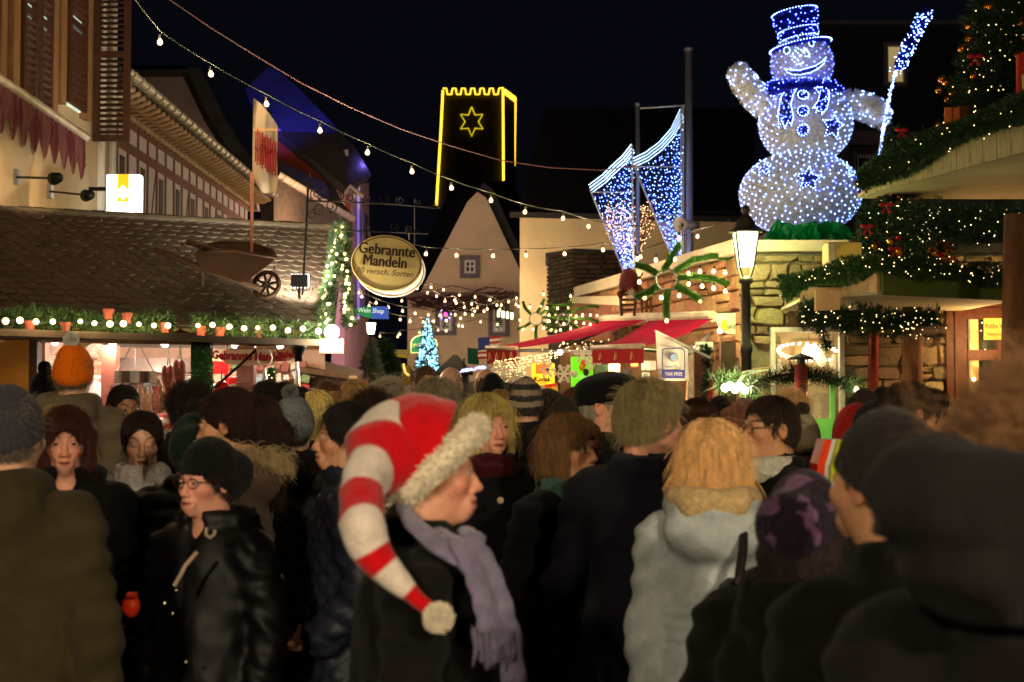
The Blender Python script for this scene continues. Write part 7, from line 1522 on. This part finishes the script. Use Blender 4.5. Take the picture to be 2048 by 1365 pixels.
def scarf_mesh(colr, style='wrap', tails=True, seed=0):
    h = .009; f = Field(ax(-.17,.17,h), ax(-.22,.17,h), ax(1.12,1.62,h))
    f.ring((0,-.002,1.505), .082, .088, .030, .015, tilt=.0); f.ring((0,-.012,1.475), .094, .100, .026, .015)
    if tails: f.chain([(.02,-.12,1.46),(.045,-.16,1.36),(.05,-.165,1.17)], [.032,.034,.038], .02); f.chain([(-.02,-.12,1.45),(-.02,-.165,1.33),(-.01,-.168,1.20)], [.03,.03,.034], .015)
    f.cap((0,.012,1.42), (0,.0,1.64), .055, .055, .01, 's'); V, F = f.nets(); g = f.grad(V); V = V+g*(np.sin(V[:,2]*120+V[:,0]*60+vn(V,14,seed)*8)[:,None]*.004+vn(V,25,seed)[:,None]*.012)
    return npmesh('scarf', V, F, cloth(colr, 'knit'))
PGROUP = 'visitors crowding the market lane'
def person(px, py, Y, rot, label, sex='m', skin='warm', hr=None, ht=None, ct=('wool', (30,28,30)), arm='pocket', hem=.8, collar='stand', wide=1.0, sc_=None, gl=None,
           yaw=0, pitch=0, res="mid", eyes=True, lids=False, trousers=(24,24,30), seed=0, strn=2200, fur=None, lean=0, stub=0, mouth=0):
    global _legs
    pitch = -pitch; top = at(px, py, Y); H = top.z; s = H/1.755
    brow = hr[1] if hr else (70,50,35)
    me, fr = body_mesh(sex, skin, brow, yaw, pitch, res, arm, lids, mouth, stub)
    o = put('person', me, None, Matrix.Translation((top.x, Y, 0)) @ Euler((R(lean), 0, R(rot))).to_matrix().to_4x4() @ Matrix.Diagonal((s, s, s, 1)), **tg(label, 'person', PGROUP))
    def ch(name, data, mw=Matrix.Identity(4), par=o):
        q = bpy.data.objects.new(name, data); C.objects.link(q); q.parent = par; q.matrix_basis = mw; return q
    if eyes and not lids:
        for e in (-1, 1): ch('eye', eye_mesh(), fr.mat @ Matrix.Translation((e*.031, -.0815, .003)) @ Matrix.Rotation(R(0), 4, 'Z'))
    if hr:
        hm, hc = hair(hr[0], hr[1], 'near' if res == 'near' else 'far', seed % 3, strn)
        q = ch('hair', hm, fr.mat)
        if hc: ch('hair_strands', hc, par=q)['kind'] = 'stuff'
    if ht:
        hm, pm = hat(*ht); q = ch({'cap': 'flat_cap', 'plaid': 'flat_cap', 'hood': 'hood'}.get(ht[0], 'knitted_hat'), hm, fr.mat)
        if pm: ch('pompom', pm, par=q)
    if gl: ch('spectacles', glasses(gl if isinstance(gl, tuple) else (40,28,26)), fr.mat)
    cm, fu = coat(ct[0], ct[1], arm, hem, collar, wide, seed % 4, .008 if ct[0] == 'seamed' else .012 if res == 'near' else .016 if res == 'mid' else .022)
    cb = ch('coat', cm)
    if fu is not None: ch('fur_trim', strands('fur_trim', fu, hairmat(fur or (170,150,110)), .0013, .3), par=cb)
    if sc_: ch('scarf', scarf_mesh(sc_[0], tails=sc_[1] if len(sc_) > 1 else False, seed=seed))
    if _legs is None: _legs = legs_meshes()
    if trousers not in _trm:
        tm = cloth(trousers); _trm[trousers] = (npmesh('trousers', *_legs[0], tm), npmesh('shoe', *_legs[1], M('shoe leather', S(30,24,20), rough=.4)), npmesh('shoe', *_legs[2], M('shoe leather')))
    a, b, c = _trm[trousers]; ch('trousers', a); ch('shoe', b); ch('shoe', c)
    o['_'] = 0; del o['_']
    return o, fr, s
# ================================================================ THE CROWD
P = person; BK = (22,22,24)
# far heads
P(850,733,9.6,20,'man with cropped hair and glasses facing us before the blue light tree','m','warm',('short',(96,70,44)),ct=('wool',(29,26,25)),gl=(60,60,60),res='mid')
P(902,735,9.9,15,'bald man lit from above beside the blue light tree','m','fair',('bald',(90,70,50)),ct=('wool',(32,29,32)),res='mid')
P(972,738,10.6,165,'balding man seen from behind in front of the light curtain','m','fair',('bald',(80,60,44)),ct=('wool',(84,62,44)),res='mid',eyes=False)
P(780,764,10,170,'grey curly-haired person seen from behind near the wooden booth','w','fair',('curly',(150,140,120)),ct=('wool',(70,60,50)),res='far',eyes=False)
P(756,766,10.8,160,'person in grey flat cap seen from behind near the wooden booth','m','fair',('short',(90,80,70)),ht=('plaid',(110,110,104),(90,90,86)),res='far',eyes=False)
P(710,762,9.6,150,'sandy-haired person from behind below the wooden booth','m','fair',('thick',(176,138,90)),ct=('wool',(44,37,34)),res='far',eyes=False)
P(656,764,9.4,15,'brown-haired man looking down beside the long blonde hair','m','fair',('short',(92,62,40)),ct=('wool',(120,124,140)),pitch=-18,res='mid')
P(634,783,7.9,170,'person with long pale blonde hair from behind, lit by the stall','w','fair',('long',(232,198,120)),ct=('wool',(80,70,64)),res='far',eyes=False)
P(672,785,8.4,-75,'woman with light brown hair in left profile beside the blonde','w','fair',('bun',(150,110,74)),ct=('wool',(110,116,140)),res='mid')
P(714,780,7.4,175,'greying blond head from behind between stall and santa hat','m','fair',('thick',(160,130,84)),ct=('wool',(37,34,29)),res='far',eyes=False)
P(745,790,7.0,160,'dark-haired person from behind below the wooden booth','w','warm',('curly',(46,34,26)),res='far',eyes=False)
for i, (px, py, Y, rot, hc, st_, lb) in enumerate(((935,768,15,180,(60,50,44),'short','far visitor with dark hair left of the balding man'),(948,764,17,10,(90,60,40),'bob','far visitor facing us beside the tiny blue lights'),(920,772,13,170,(30,28,28),'short','far visitor in black below the blue lights'),(1008,768,12.5,180,(40,34,30),'thick','dark head below the light curtain, left'),(1030,772,11.5,165,(50,40,34),'curly','dark head below the light curtain, right'),(825,770,12,180,(70,56,40),'short','far brown head left of the cropped-hair man'),(800,768,13.5,0,(60,44,34),'short','far man facing us left of the cropped-hair man'),(735,770,12,20,(50,40,34),'bob','far woman facing us beneath the booth roof'),(600,775,9.5,170,(40,30,26),'short','dark head against the stall light beside the sugar strings'),(690,768,11,10,(110,84,50),'thick','far fair-haired man facing us'),(1325,800,8.5,180,(110,96,70),'thick','sandy head from behind below the tax free banner'),(1348,808,7.6,150,(90,80,66),'curly','pale fluffy hood beside the tax free banner pole'))):
    P(px,py,Y,rot,lb,'m' if i % 2 else 'w','warm',(st_,hc),ct=('wool',((50,44,40),(36,36,44),(60,50,44))[i%3]),res='far',eyes=rot < 90,strn=900)
P(1015,800,8.6,175,'woman with ginger shoulder-length hair from behind beside the striped hat','w','fair',('long',(170,110,60)),res='far',eyes=False)
P(1000,782,9.2,178,'woman with dark blonde hair from behind left of the striped hat','w','fair',('bob',(140,110,70)),res='far',eyes=False)
# middle crowd, left
P(95,752,7.9,175,'person in black bobble hat from behind beside the orange hat','m','warm',('short',BK),ht=('pom',(20,20,22),(16,16,18)),res='far',eyes=False)
P(148,700,7.0,178,'man in bright orange knitted hat with white bobble, seen from behind','m','fair',('short',(90,80,60)),ht=('pom',(255,122,14),(250,245,232)),ct=('wool',(112,100,80)),collar='hood',wide=1.12,arm='down',eyes=False,res='near')
P(247,772,7.6,38,'man with receding dark hair looking down beside the orange hat','m','olive',('short',(34,28,24)),ct=('wool',(29,26,25)),pitch=-12,stub=1)
P(376,775,6.4,-150,'person with dark curly hair from behind in front of the stall','m','warm',('curly',(34,26,22)),ct=('wool',(19,19,20)))
P(535,763,7.2,170,'dark-haired head from behind beside the sugar string fan','m','warm',('short',(30,26,24)),res='far',eyes=False)
P(567,770,6.6,150,'dark-haired person turned right, just behind the grey bobble hat','w','warm',('thick',(26,20,18)),ct=('wool',(17,16,17)),wide=1.1)
P(588,806,5.7,165,'person in grey knitted bobble hat from behind','w','fair',('bun',(60,50,40)),ht=('pom',(120,126,126),(128,132,130)),ct=('quilt',(32,26,23)),collar='hood',eyes=False)
P(285,826,5.4,14,'woman with tied dark hair looking down, white scarf and grey jacket over red','w','fair',('bun',(36,22,18)),ct=('wool',(140,140,140)),collar='lapel',sc_=((226,216,212),True),pitch=-13,lids=True,res='near',seed=1)
P(134,818,4.7,14,'woman with red-brown hair and heavy fringe in a dark coat looking at us','w','pink',('bob',(56,28,20)),ct=('wool',(17,16,17)),collar='hood',pitch=-6,res='near',seed=2)
P(112,812,5.6,-170,'person with greying blond ponytail mostly hidden at the left','w','fair',('pony',(150,128,92)),ct=('wool',(120,110,60)),collar='furhood',fur=(120,110,60),eyes=False)
P(386,846,4.9,-165,'person in dark green woollen cap and black puffer jacket from behind','w','warm',('short',BK),ht=('slouch',(18,34,28)),ct=('puffer',(10,14,14)),eyes=False,res='near',collar='stand')
P(462,782,4.75,-98,'tall woman with long dark ponytail in left profile and fur-trimmed taupe coat','w','warm',('pony',(38,24,20)),ct=('wool',(104,84,72)),collar='furhood',fur=(196,172,128),hem=.45,res='near',pitch=-8,arm='down')
P(700,808,4.5,-82,'dark-haired woman in left profile with earring and navy quilted jacket','w','warm',('bun',(28,24,22)),ct=('quilt',(25,28,42)),hem=.55,res='near',seed=1)
P(418,897,4.15,-32,'woman with glasses, black knitted hat and black jacket looking left','w','pink',('short',(40,30,26)),ht=('slouch',(22,22,24)),ct=('nylon',(11,11,14)),collar='hood',gl=(70,26,30),res='near',wide=1.12,arm='down',seed=2)
P(20,786,3.6,172,'man in grey knitted hat and olive parka from behind at the left edge','m','fair',('short',(90,80,70)),ht=('beanie',(60,60,68)),ct=('wool',(62,54,32)),collar='hood',wide=1.2,arm='down',eyes=False,res='near',seed=3)
# middle crowd, centre
P(873,762,5.4,150,'tall man with grey-brown hair from behind, just above the santa hat','m','fair',('thick',(112,100,80)),ct=('wool',(29,28,29)),eyes=False,res='near')
P(972,792,5.0,28,'smiling blonde woman with fringe, dark red scarf and black coat','w','pink',('bob',(158,140,82)),ct=('wool',(17,16,19)),sc_=((64,12,22),False),res='near',mouth=.003)
P(1052,762,7.2,178,'person in grey and beige striped knitted hat and dark coat from behind','m','fair',('short',(60,50,40)),ht=('stripe',(62,60,60),(168,150,128)),ct=('wool',(34,31,28)),collar='hood',wide=1.1,eyes=False)
P(985,752,10,178,'person in dark ribbed hat with pale rim far behind the striped hat','m','fair',('short',BK),ht=('ribbed',(30,30,34)),res='far',eyes=False)
P(1095,780,7.9,170,'person in dark checked flat cap and tartan scarf from behind','m','fair',('short',(60,50,44)),ht=('plaid',(52,44,40),(90,70,60)),ct=('wool',(44,37,32)),sc_=((150,70,50),),eyes=False,res='far')
P(1128,800,7.0,175,'person in dark brown knitted hat with pale edge from behind','w','fair',('short',(70,60,50)),ht=('beanie',(58,48,38)),ct=('wool',(29,25,22)),eyes=False,res='far')
P(1151,778,7.6,172,'woman with long reddish brown hair from behind below the green board','w','fair',('long',(92,52,34)),ct=('wool',(29,22,20)),eyes=False,res='far')
P(1212,748,5.1,66,'older man in black flat cap and glasses in right profile','m','pink',('buzz',(150,140,120)),ht=('cap',(20,20,22)),ct=('wool',(22,25,22)),gl=(30,24,24),res='near',stub=0)
P(1134,832,4.55,52,'woman with brown bob and glasses in a black coat, looking right','w','warm',('bob',(96,68,40)),ct=('wool',(11,11,13)),gl=(90,50,50),sc_=((60,90,80),),res='near',hem=.5)
P(1298,765,4.15,158,'tall person with thick grey-brown hair and long navy coat from behind','m','pink',('thick',(116,102,70)),ct=('wool',(22,22,32)),collar='lapel',hem=.62,wide=1.15,arm='down',eyes=False,res='near',yaw=-28,strn=3500)
# middle crowd, right
P(1395,800,5.6,5,'woman with dark brown fringe and glasses looking at us over the blonde head','w','warm',('long',(50,30,20)),ct=('wool',(29,22,20)),gl=(70,50,40))
P(1439,800,7.4,165,'person in plain dark knitted hat from behind, near the cluster lamp','m','warm',('short',BK),ht=('beanie',(32,28,28)),res='far',eyes=False)
P(1490,806,6.4,-60,'person in speckled mauve knitted hat behind the man with glasses','w','pink',('bob',(120,80,60)),ht=('beanie',(150,110,110)),res='far')
P(1580,790,7.6,178,'fluffy-haired blonde person from behind before the green cart','w','fair',('curly',(204,160,110)),res='far',eyes=False)
P(1543,795,4.9,-68,'man with short dark hair and thin glasses in left profile, black coat over pale shirt','m','warm',('short',(44,32,22)),ct=('wool',(19,19,17)),collar='lapel',gl=(120,100,60),res='near',wide=1.1,sc_=((200,196,180),))
P(1604,836,6.3,172,'person in cream cable-knit hat with brown bobble from behind','w','fair',('short',(90,70,50)),ht=('pom',(176,160,128),(96,76,60)),ct=('wool',(14,14,16)),sc_=((180,170,140),),eyes=False)
P(1727,785,7.2,175,'person in brown knitted hat from behind left of the tall dark-haired man','m','warm',('short',BK),ht=('beanie',(58,44,36)),res='far',eyes=False)
P(1765,780,8.2,178,'dark hat just visible behind the tall dark-haired man','m','warm',('short',BK),ht=('beanie',(30,26,26)),res='far',eyes=False)
P(1857,780,7.0,120,'dark-haired head half hidden right of the tall dark-haired man','m','warm',('thick',(30,24,22)),res='far',eyes=False)
P(1815,768,5.2,105,'tall man with short dark hair and bent head before the stone wall','m','warm',('short',(52,38,28)),ct=('wool',(25,22,22)),pitch=-16,res='near')
P(1890,806,7.4,0,'blonde woman with short hair and dark glasses facing us near the doorway','w','fair',('bob',(206,170,104)),ct=('wool',(37,31,26)),gl=(30,16,16),res='near')
P(1934,800,7.9,60,'brown-haired woman beside the short-haired blonde near the doorway','w','warm',('long',(86,58,38)),ct=('wool',(44,37,29)),res='mid')
P(1950,836,6.0,-170,'person with pale hair in dark hooded coat in front of the doorway women','w','fair',('long',(170,150,124)),ct=('wool',(22,20,20)),collar='hood',eyes=False,res='far')
P(1748,812,5.3,-30,'person in black hat with red hood and blue jacket','m','pink',('short',BK),ht=('beanie',(22,22,30)),ct=('nylon',(24,52,130)),collar='hood',wide=1.1,arm='down')
rh, _, _ = P(1714,830,5.7,165,'child in bright red hood and blue jacket with a rucksack','w','fair',('short',(60,40,30)),ht=('hood',(205,52,44)),ct=('nylon',(26,60,150)),eyes=False,arm='down')
rk = thing('rucksack', at(1655,930,4.75), 'orange, white and neon yellow rucksack on the back beside the black coat', 'rucksack'); Yr = 4.75
for x0, x1, c_, d in ((1625,1640,(235,70,30),0),(1640,1653,(205,205,200),.01),(1653,1663,(210,225,20),-.015),(1663,1680,(26,26,28),0),(1680,1690,(240,80,30),.01)):
    q = [at(x0+6,990,Yr+d),at(x0+10,930,Yr+d-.04),at(x0+24,880,Yr+d+.02)]; r_ = [at(x1+6,990,Yr+d),at(x1+10,930,Yr+d-.04),at(x1+24,880,Yr+d+.02)]; mb = MB(); pts = q+r_; b_ = [p+Vector((0,.12,0)) for p in pts]
    mb.add(pts+b_, [(0,3,4,1),(1,4,5,2),(6,7,10,9),(7,8,11,10),(0,1,7,6),(1,2,8,7),(3,9,10,4),(4,10,11,5),(2,5,11,8),(0,6,9,3)]); mb.build('panel', M('rucksack %d %d'%(x0, d*100), S(*c_), rough=.5), rk)
# near blonde in the pale coat
o, fr, s = P(1425,848,3.75,172,'woman with wavy golden hair and pale grey coat with cream-lined hood, seen from behind','w','warm',('mid',(190,150,98)),ct=('seamed',(176,184,186)),collar='hood',hem=.35,arm='close',wide=.92,eyes=False,res='near',strn=5200,yaw=-12)
f = Field(ax(-.2,.2,.009), ax(-.05,.28,.009), ax(1.35,1.65,.009)); f.ring((0,.065,1.540), .112, .112, .028, .02, tilt=.0); f.ell((0,.13,1.515), (.11,.07,.05), .02); f.ell((0,.07,1.60), (.095,.09,.09), .015, 's'); V, F = f.nets(); V = V+f.grad(V)*(vn(V,18,2)[:,None]*.02)
hl_ = bpy.data.objects.new('hood_lining', npmesh('hood_lining', V, F, cloth((205,176,126), 'knit'))); C.objects.link(hl_); hl_.parent = o
bg_ = thing('shoulder_bag', at(1482,1060,3.4), 'dark brown shoulder bag strap over the pale coat', 'bag'); MB().tube([at(1487,1035,3.62),at(1486,1100,3.54),at(1479,1150,3.52),at(1476,1170,3.5)], [.011,.012,.012,.014], 6, flat=.4).build('strap', M('brown leather', S(26,18,18), rough=.5), bg_, smooth=True); MB().box(at(1500,1240,3.55), (.14,.1,.2), bev=.02).build('bag_body', M('brown leather'), bg_)
# near right: three blurred figures
P(1612,972,2.9,150,'short person in dark coat with mottled purple hat, close to us, out of focus','w','warm',('mid',(40,30,30)),ht=('slouch',(40,30,44),(104,74,104)),ct=('wool',(23,22,22)),collar='hood',wide=1.3,arm='down',eyes=False,res='near')
P(1775,838,2.35,-148,'person in dark woollen cap with orange-lit ear and neck, close to us on the right','m','warm',('buzz',(120,84,50)),ht=('beanie',(40,36,34)),ct=('wool',(19,22,20)),collar='stand',wide=1.12,arm='down',eyes=False,res='near',seed=1)
on, _, s_n = P(2082,772,1.75,178,'person with brown hair and dark hooded coat nearest us at the right edge, blurred','m','warm',('curly',(110,80,54)),ct=('wool',(22,20,19)),collar='hood',wide=1.2,arm='down',eyes=False,res='near',seed=2)
f = Field(ax(-.3,.3,.012), ax(-.25,.25,.012), ax(-.25,.2,.012)); f.ell((0,0,0), (.125,.10,.05), .05); f.ring((0,0,.02), .11, .08, .026, .03); f.ell((.02,0,-.05), (.14,.12,.045), .05); V, F = f.nets(); V = V+f.grad(V)*(vn(V,10,5)[:,None]*.035+(.5-np.abs(vn(V*np.array((1,1,2.)),13,6)))[:,None]*.05+vn(V,40,7)[:,None]*.006)
hd_ = put('hood', npmesh('hood', V, F, cloth((30,27,28))), on, Matrix.Identity(4)); hd_.matrix_parent_inverse = base_inv(on); hd_.matrix_basis = Matrix.Translation(at(2005,1030,1.62))
# santa hat woman
Yh = 2.9
o, fr, s = P(850,842,Yh,92,'woman in red and white striped stocking hat walking right, lilac scarf and black coat','w','pink',('short',(150,96,56)),ct=('wool',(22,20,19)),collar='lapel',hem=.6,arm='down',res='near',wide=1.15)
RW = M('stocking hat knit', rough=.95, spec=.1, var=.12, vs=40, bump=.5, bs=130, sheen=.3, attr='tint'); REDH = S(196,14,24); WHH = S(222,208,196)
pth = [(882, 907, 100), (864, 901, 105), (840, 899, 110), (822, 900, 110), (798, 902, 104), (776, 912, 90), (758, 922, 72), (742, 938, 49.3), (730, 960, 42.2), (726, 990, 41.4), (725, 1022, 40.5), (730, 1057, 38.7), (742, 1092, 36.1), (760, 1122, 31.7), (784, 1150, 26.4), (810, 1178, 21.1), (836, 1202, 15.0), (858, 1216, 11.4)]
pts = [at(x, y, Yh-(.0 if i < 5 else min(.31,.045*(i-4)))) for i, (x, y, r_) in enumerate(pth)]; rs = [r_*Yh/FPX for _, _, r_ in pth]
fin, fr_ = [], []
for i in range(len(pts)-1):
    for k in range(6): t = k/6; fin.append(pts[i].lerp(pts[i+1], t)); fr_.append(rs[i]*(1-t)+rs[i+1]*t)
fin.append(pts[-1]); fr_.append(rs[-1])
for _ in range(3): fin = [fin[0]]+[(fin[i-1]+fin[i]*2+fin[i+1])/4 for i in range(1, len(fin)-1)]+[fin[-1]]
mb = MB(); mb.tube(fin, fr_, 40); V = np.array(mb.v); K = 40; col = np.zeros((len(V),3)); idx = np.arange(len(V))//K; u = np.clip(idx, 0, len(fin)-1)/6.0
stripe = [(0,4.1,0),(4.1,5.8,1),(5.8,7.1,0),(7.1,8.9,1),(8.9,10.6,0),(10.6,12.2,1),(12.2,13.5,0),(13.5,15.2,1),(15.2,99,0)]
for a_, b_, w_ in stripe: m_ = (u >= a_) & (u < b_); col[m_] = WHH if w_ else REDH
cen = np.array([list(fin[min(i, len(fin)-1)]) for i in idx]); d = V-cen; rn = np.linalg.norm(d, axis=1, keepdims=True); d = d/(rn+1e-9); V = V+d*(vn(V,16,1)[:,None]*.022+vn(V,40,2)[:,None]*.006)*np.clip(rn/.05,0,1); 
me = bpy.data.meshes.new('stocking_hat'); me.from_pydata(V.tolist(), [], mb.f); me.materials.append(RW); a_ = me.color_attributes.new('tint', 'FLOAT_COLOR', 'POINT'); a_.data.foreach_set('color', np.concatenate([col, np.ones((len(V),1))], 1).astype(np.float32).ravel()); me.polygons.foreach_set('use_smooth', [True]*len(me.polygons))
hh = put('stocking_hat', me, o)
wf = M('white plush brim', S(226,214,190), rough=.95, var=.1, vs=30, bump=.6, bs=90, sheen=.4); bc = at(908,912,Yh); ax_ = Vector((.66,0,.30)).normalized(); ax_ = (at(800,1000,Yh)-at(962,850,Yh)).normalized(); nn = ax_.cross(Vector((0,1,0))).normalized()
bp_ = [at(872,932,Yh)+ax_*math.cos(t)*.112+Vector((0,1,0))*math.sin(t)*.098 for t in [2*math.pi*i/36 for i in range(37)]]; bo_ = MB().tube(bp_, .024, 14).build('hat_brim', wf, hh, smooth=True)
q, t = along(bp_, 5000); n_ = nrs.randn(5000,3); n_ -= (n_*t).sum(1,keepdims=True)*t; n_ /= np.linalg.norm(n_,axis=1,keepdims=True); put('plush', strands('plush', np.stack([q+n_*.021, q+n_*.030+nrs.randn(5000,3)*.003], 1), wf, .0018, .5), bo_)['kind'] = 'stuff'
pc = np.array(at(877,1236,Yh-.33)); q = nrs.randn(3500,3); q /= np.linalg.norm(q,axis=1,keepdims=True); pm = MB().ball(tuple(pc), .019, 14, 10).build('hat_pompom', wf, hh, smooth=True); put('plush', strands('plush', np.stack([pc+q*.014, pc+q*.022, pc+q*.026+nrs.randn(3500,3)*.002], 1), wf, .0018, .6), pm)['kind'] = 'stuff'
LIL = M('lilac scarf knit', S(120,112,140), rough=.95, var=.25, vs=30, bump=.8, bs=110, sheen=.3)
def ribbon(pts, rs, nm, par, fl=.45): return MB().tube(pts, [r_*.72 for r_ in rs], 16, flat=fl).build(nm, LIL, par, smooth=True)
sfp = o
a_ = [at(x, y, Y) for x, y, Y in ((800,1010,Yh-.08),(830,1050,Yh-.17),(875,1090,Yh-.22),(925,1120,Yh-.22),(945,1150,Yh-.22))]; fin2 = []
for i in range(len(a_)-1):
    for k in range(5): fin2.append(a_[i].lerp(a_[i+1], k/5))
fin2.append(a_[-1]); scf = ribbon(fin2, [.022+.012*math.sin(math.pi*i/len(fin2)) for i in range(len(fin2))], 'scarf', o)
for L_ in ([(905,1075,-.13),(925,1095,-.16),(950,1140,-.17),(968,1200,-.18),(980,1262,-.18)],[(940,1065,-.10),(960,1110,-.15),(990,1180,-.15),(1015,1260,-.15),(1030,1370,-.15)],[(875,1060,-.08),(905,1082,-.12),(945,1090,-.12)],[(930,1058,-.08),(945,1075,-.13),(940,1105,-.16)]):
    a_ = [at(x, y, Yh+d_-.07) for x, y, d_ in L_]; fin2 = []
    for i in range(len(a_)-1):
        for k in range(5): fin2.append(a_[i].lerp(a_[i+1], k/5))
    fin2.append(a_[-1]); ribbon(fin2, [.020+.016*min(1, i/6)+.003*math.sin(i*1.7) for i in range(len(fin2))], 'scarf_end', scf)
    if len(L_) == 5 and L_[0][0] == 905: e = np.array(a_[-1]); q = nrs.randn(240,3)*np.array((.016,.008,.006))+e; put('fringe', strands('fringe', np.stack([q, q+np.array((.004,0,-.025)), q+nrs.randn(240,3)*.004+np.array((.006,0,-.05))],1), LIL, .0014, .7), scf)['kind'] = 'stuff'
# stall vendor and small held things
vd, _, _ = P(193,692,12.6,60,'stall vendor in white knitted cap working behind the counter','m','fair',('short',(120,90,60)),ht=('beanie',(220,190,170)),ct=('wool',(225,215,205)),res='mid')
rc = thing('red_pouch', at(265,1212,3.9), 'bright red pouch held between the olive parka and the black jacket', 'pouch'); MB().ball(at(262,1212,3.95), (.026,.02,.032), 12, 8, ).build('pouch', M('red nylon', S(215,50,16), rough=.45), rc, smooth=True); MB().tube([at(255,1190,3.9),at(275,1190,3.9)], .008, 6).build('closure', M('red nylon'), rc)
# jacket toggles and zip pull on the black jacket
jt = [x for x in bpy.data.objects if x.get('label','').startswith('woman with glasses, black knitted')][0]
jc = [c for c in jt.children if c.name.startswith('coat')][0]
for k, (x, y, r_) in enumerate(((330,1207,4),(345,1227,4),(352,1180,3.4),(372,1324,4))): MB().ball(at(x,y,3.86), r_*3.9/FPX, 8, 6).build('button', M('bright snap', S(210,200,170), metal=.9, rough=.25), jc)
MB().tube([at(394,1105,3.86),at(372,1130,3.84),at(356,1160,3.84),at(349,1172,3.84)], .006, 6).build('toggle_cord', M('pale cord', S(170,150,130)), jc)
MB().tube([at(x,y,3.88) for x, y in ((413,1055),(412,1070),(420,1076),(429,1070),(430,1060))], .005, 6).build('collar_toggle', M('pale cord'), jc)
vb_ = [x for x in bpy.data.objects if x.get('label','').startswith('smiling blonde')][0]; vc = [c for c in vb_.children if c.name.startswith('coat')][0]; MB().lathe([(.009,-.003),(.011,.003),(.0,.004)], 12, at(1001,1001,4.70), mat=Matrix.Rotation(R(90), 3, 'X')).build('button', M('horn button', S(150,130,100), rough=.4), vc)
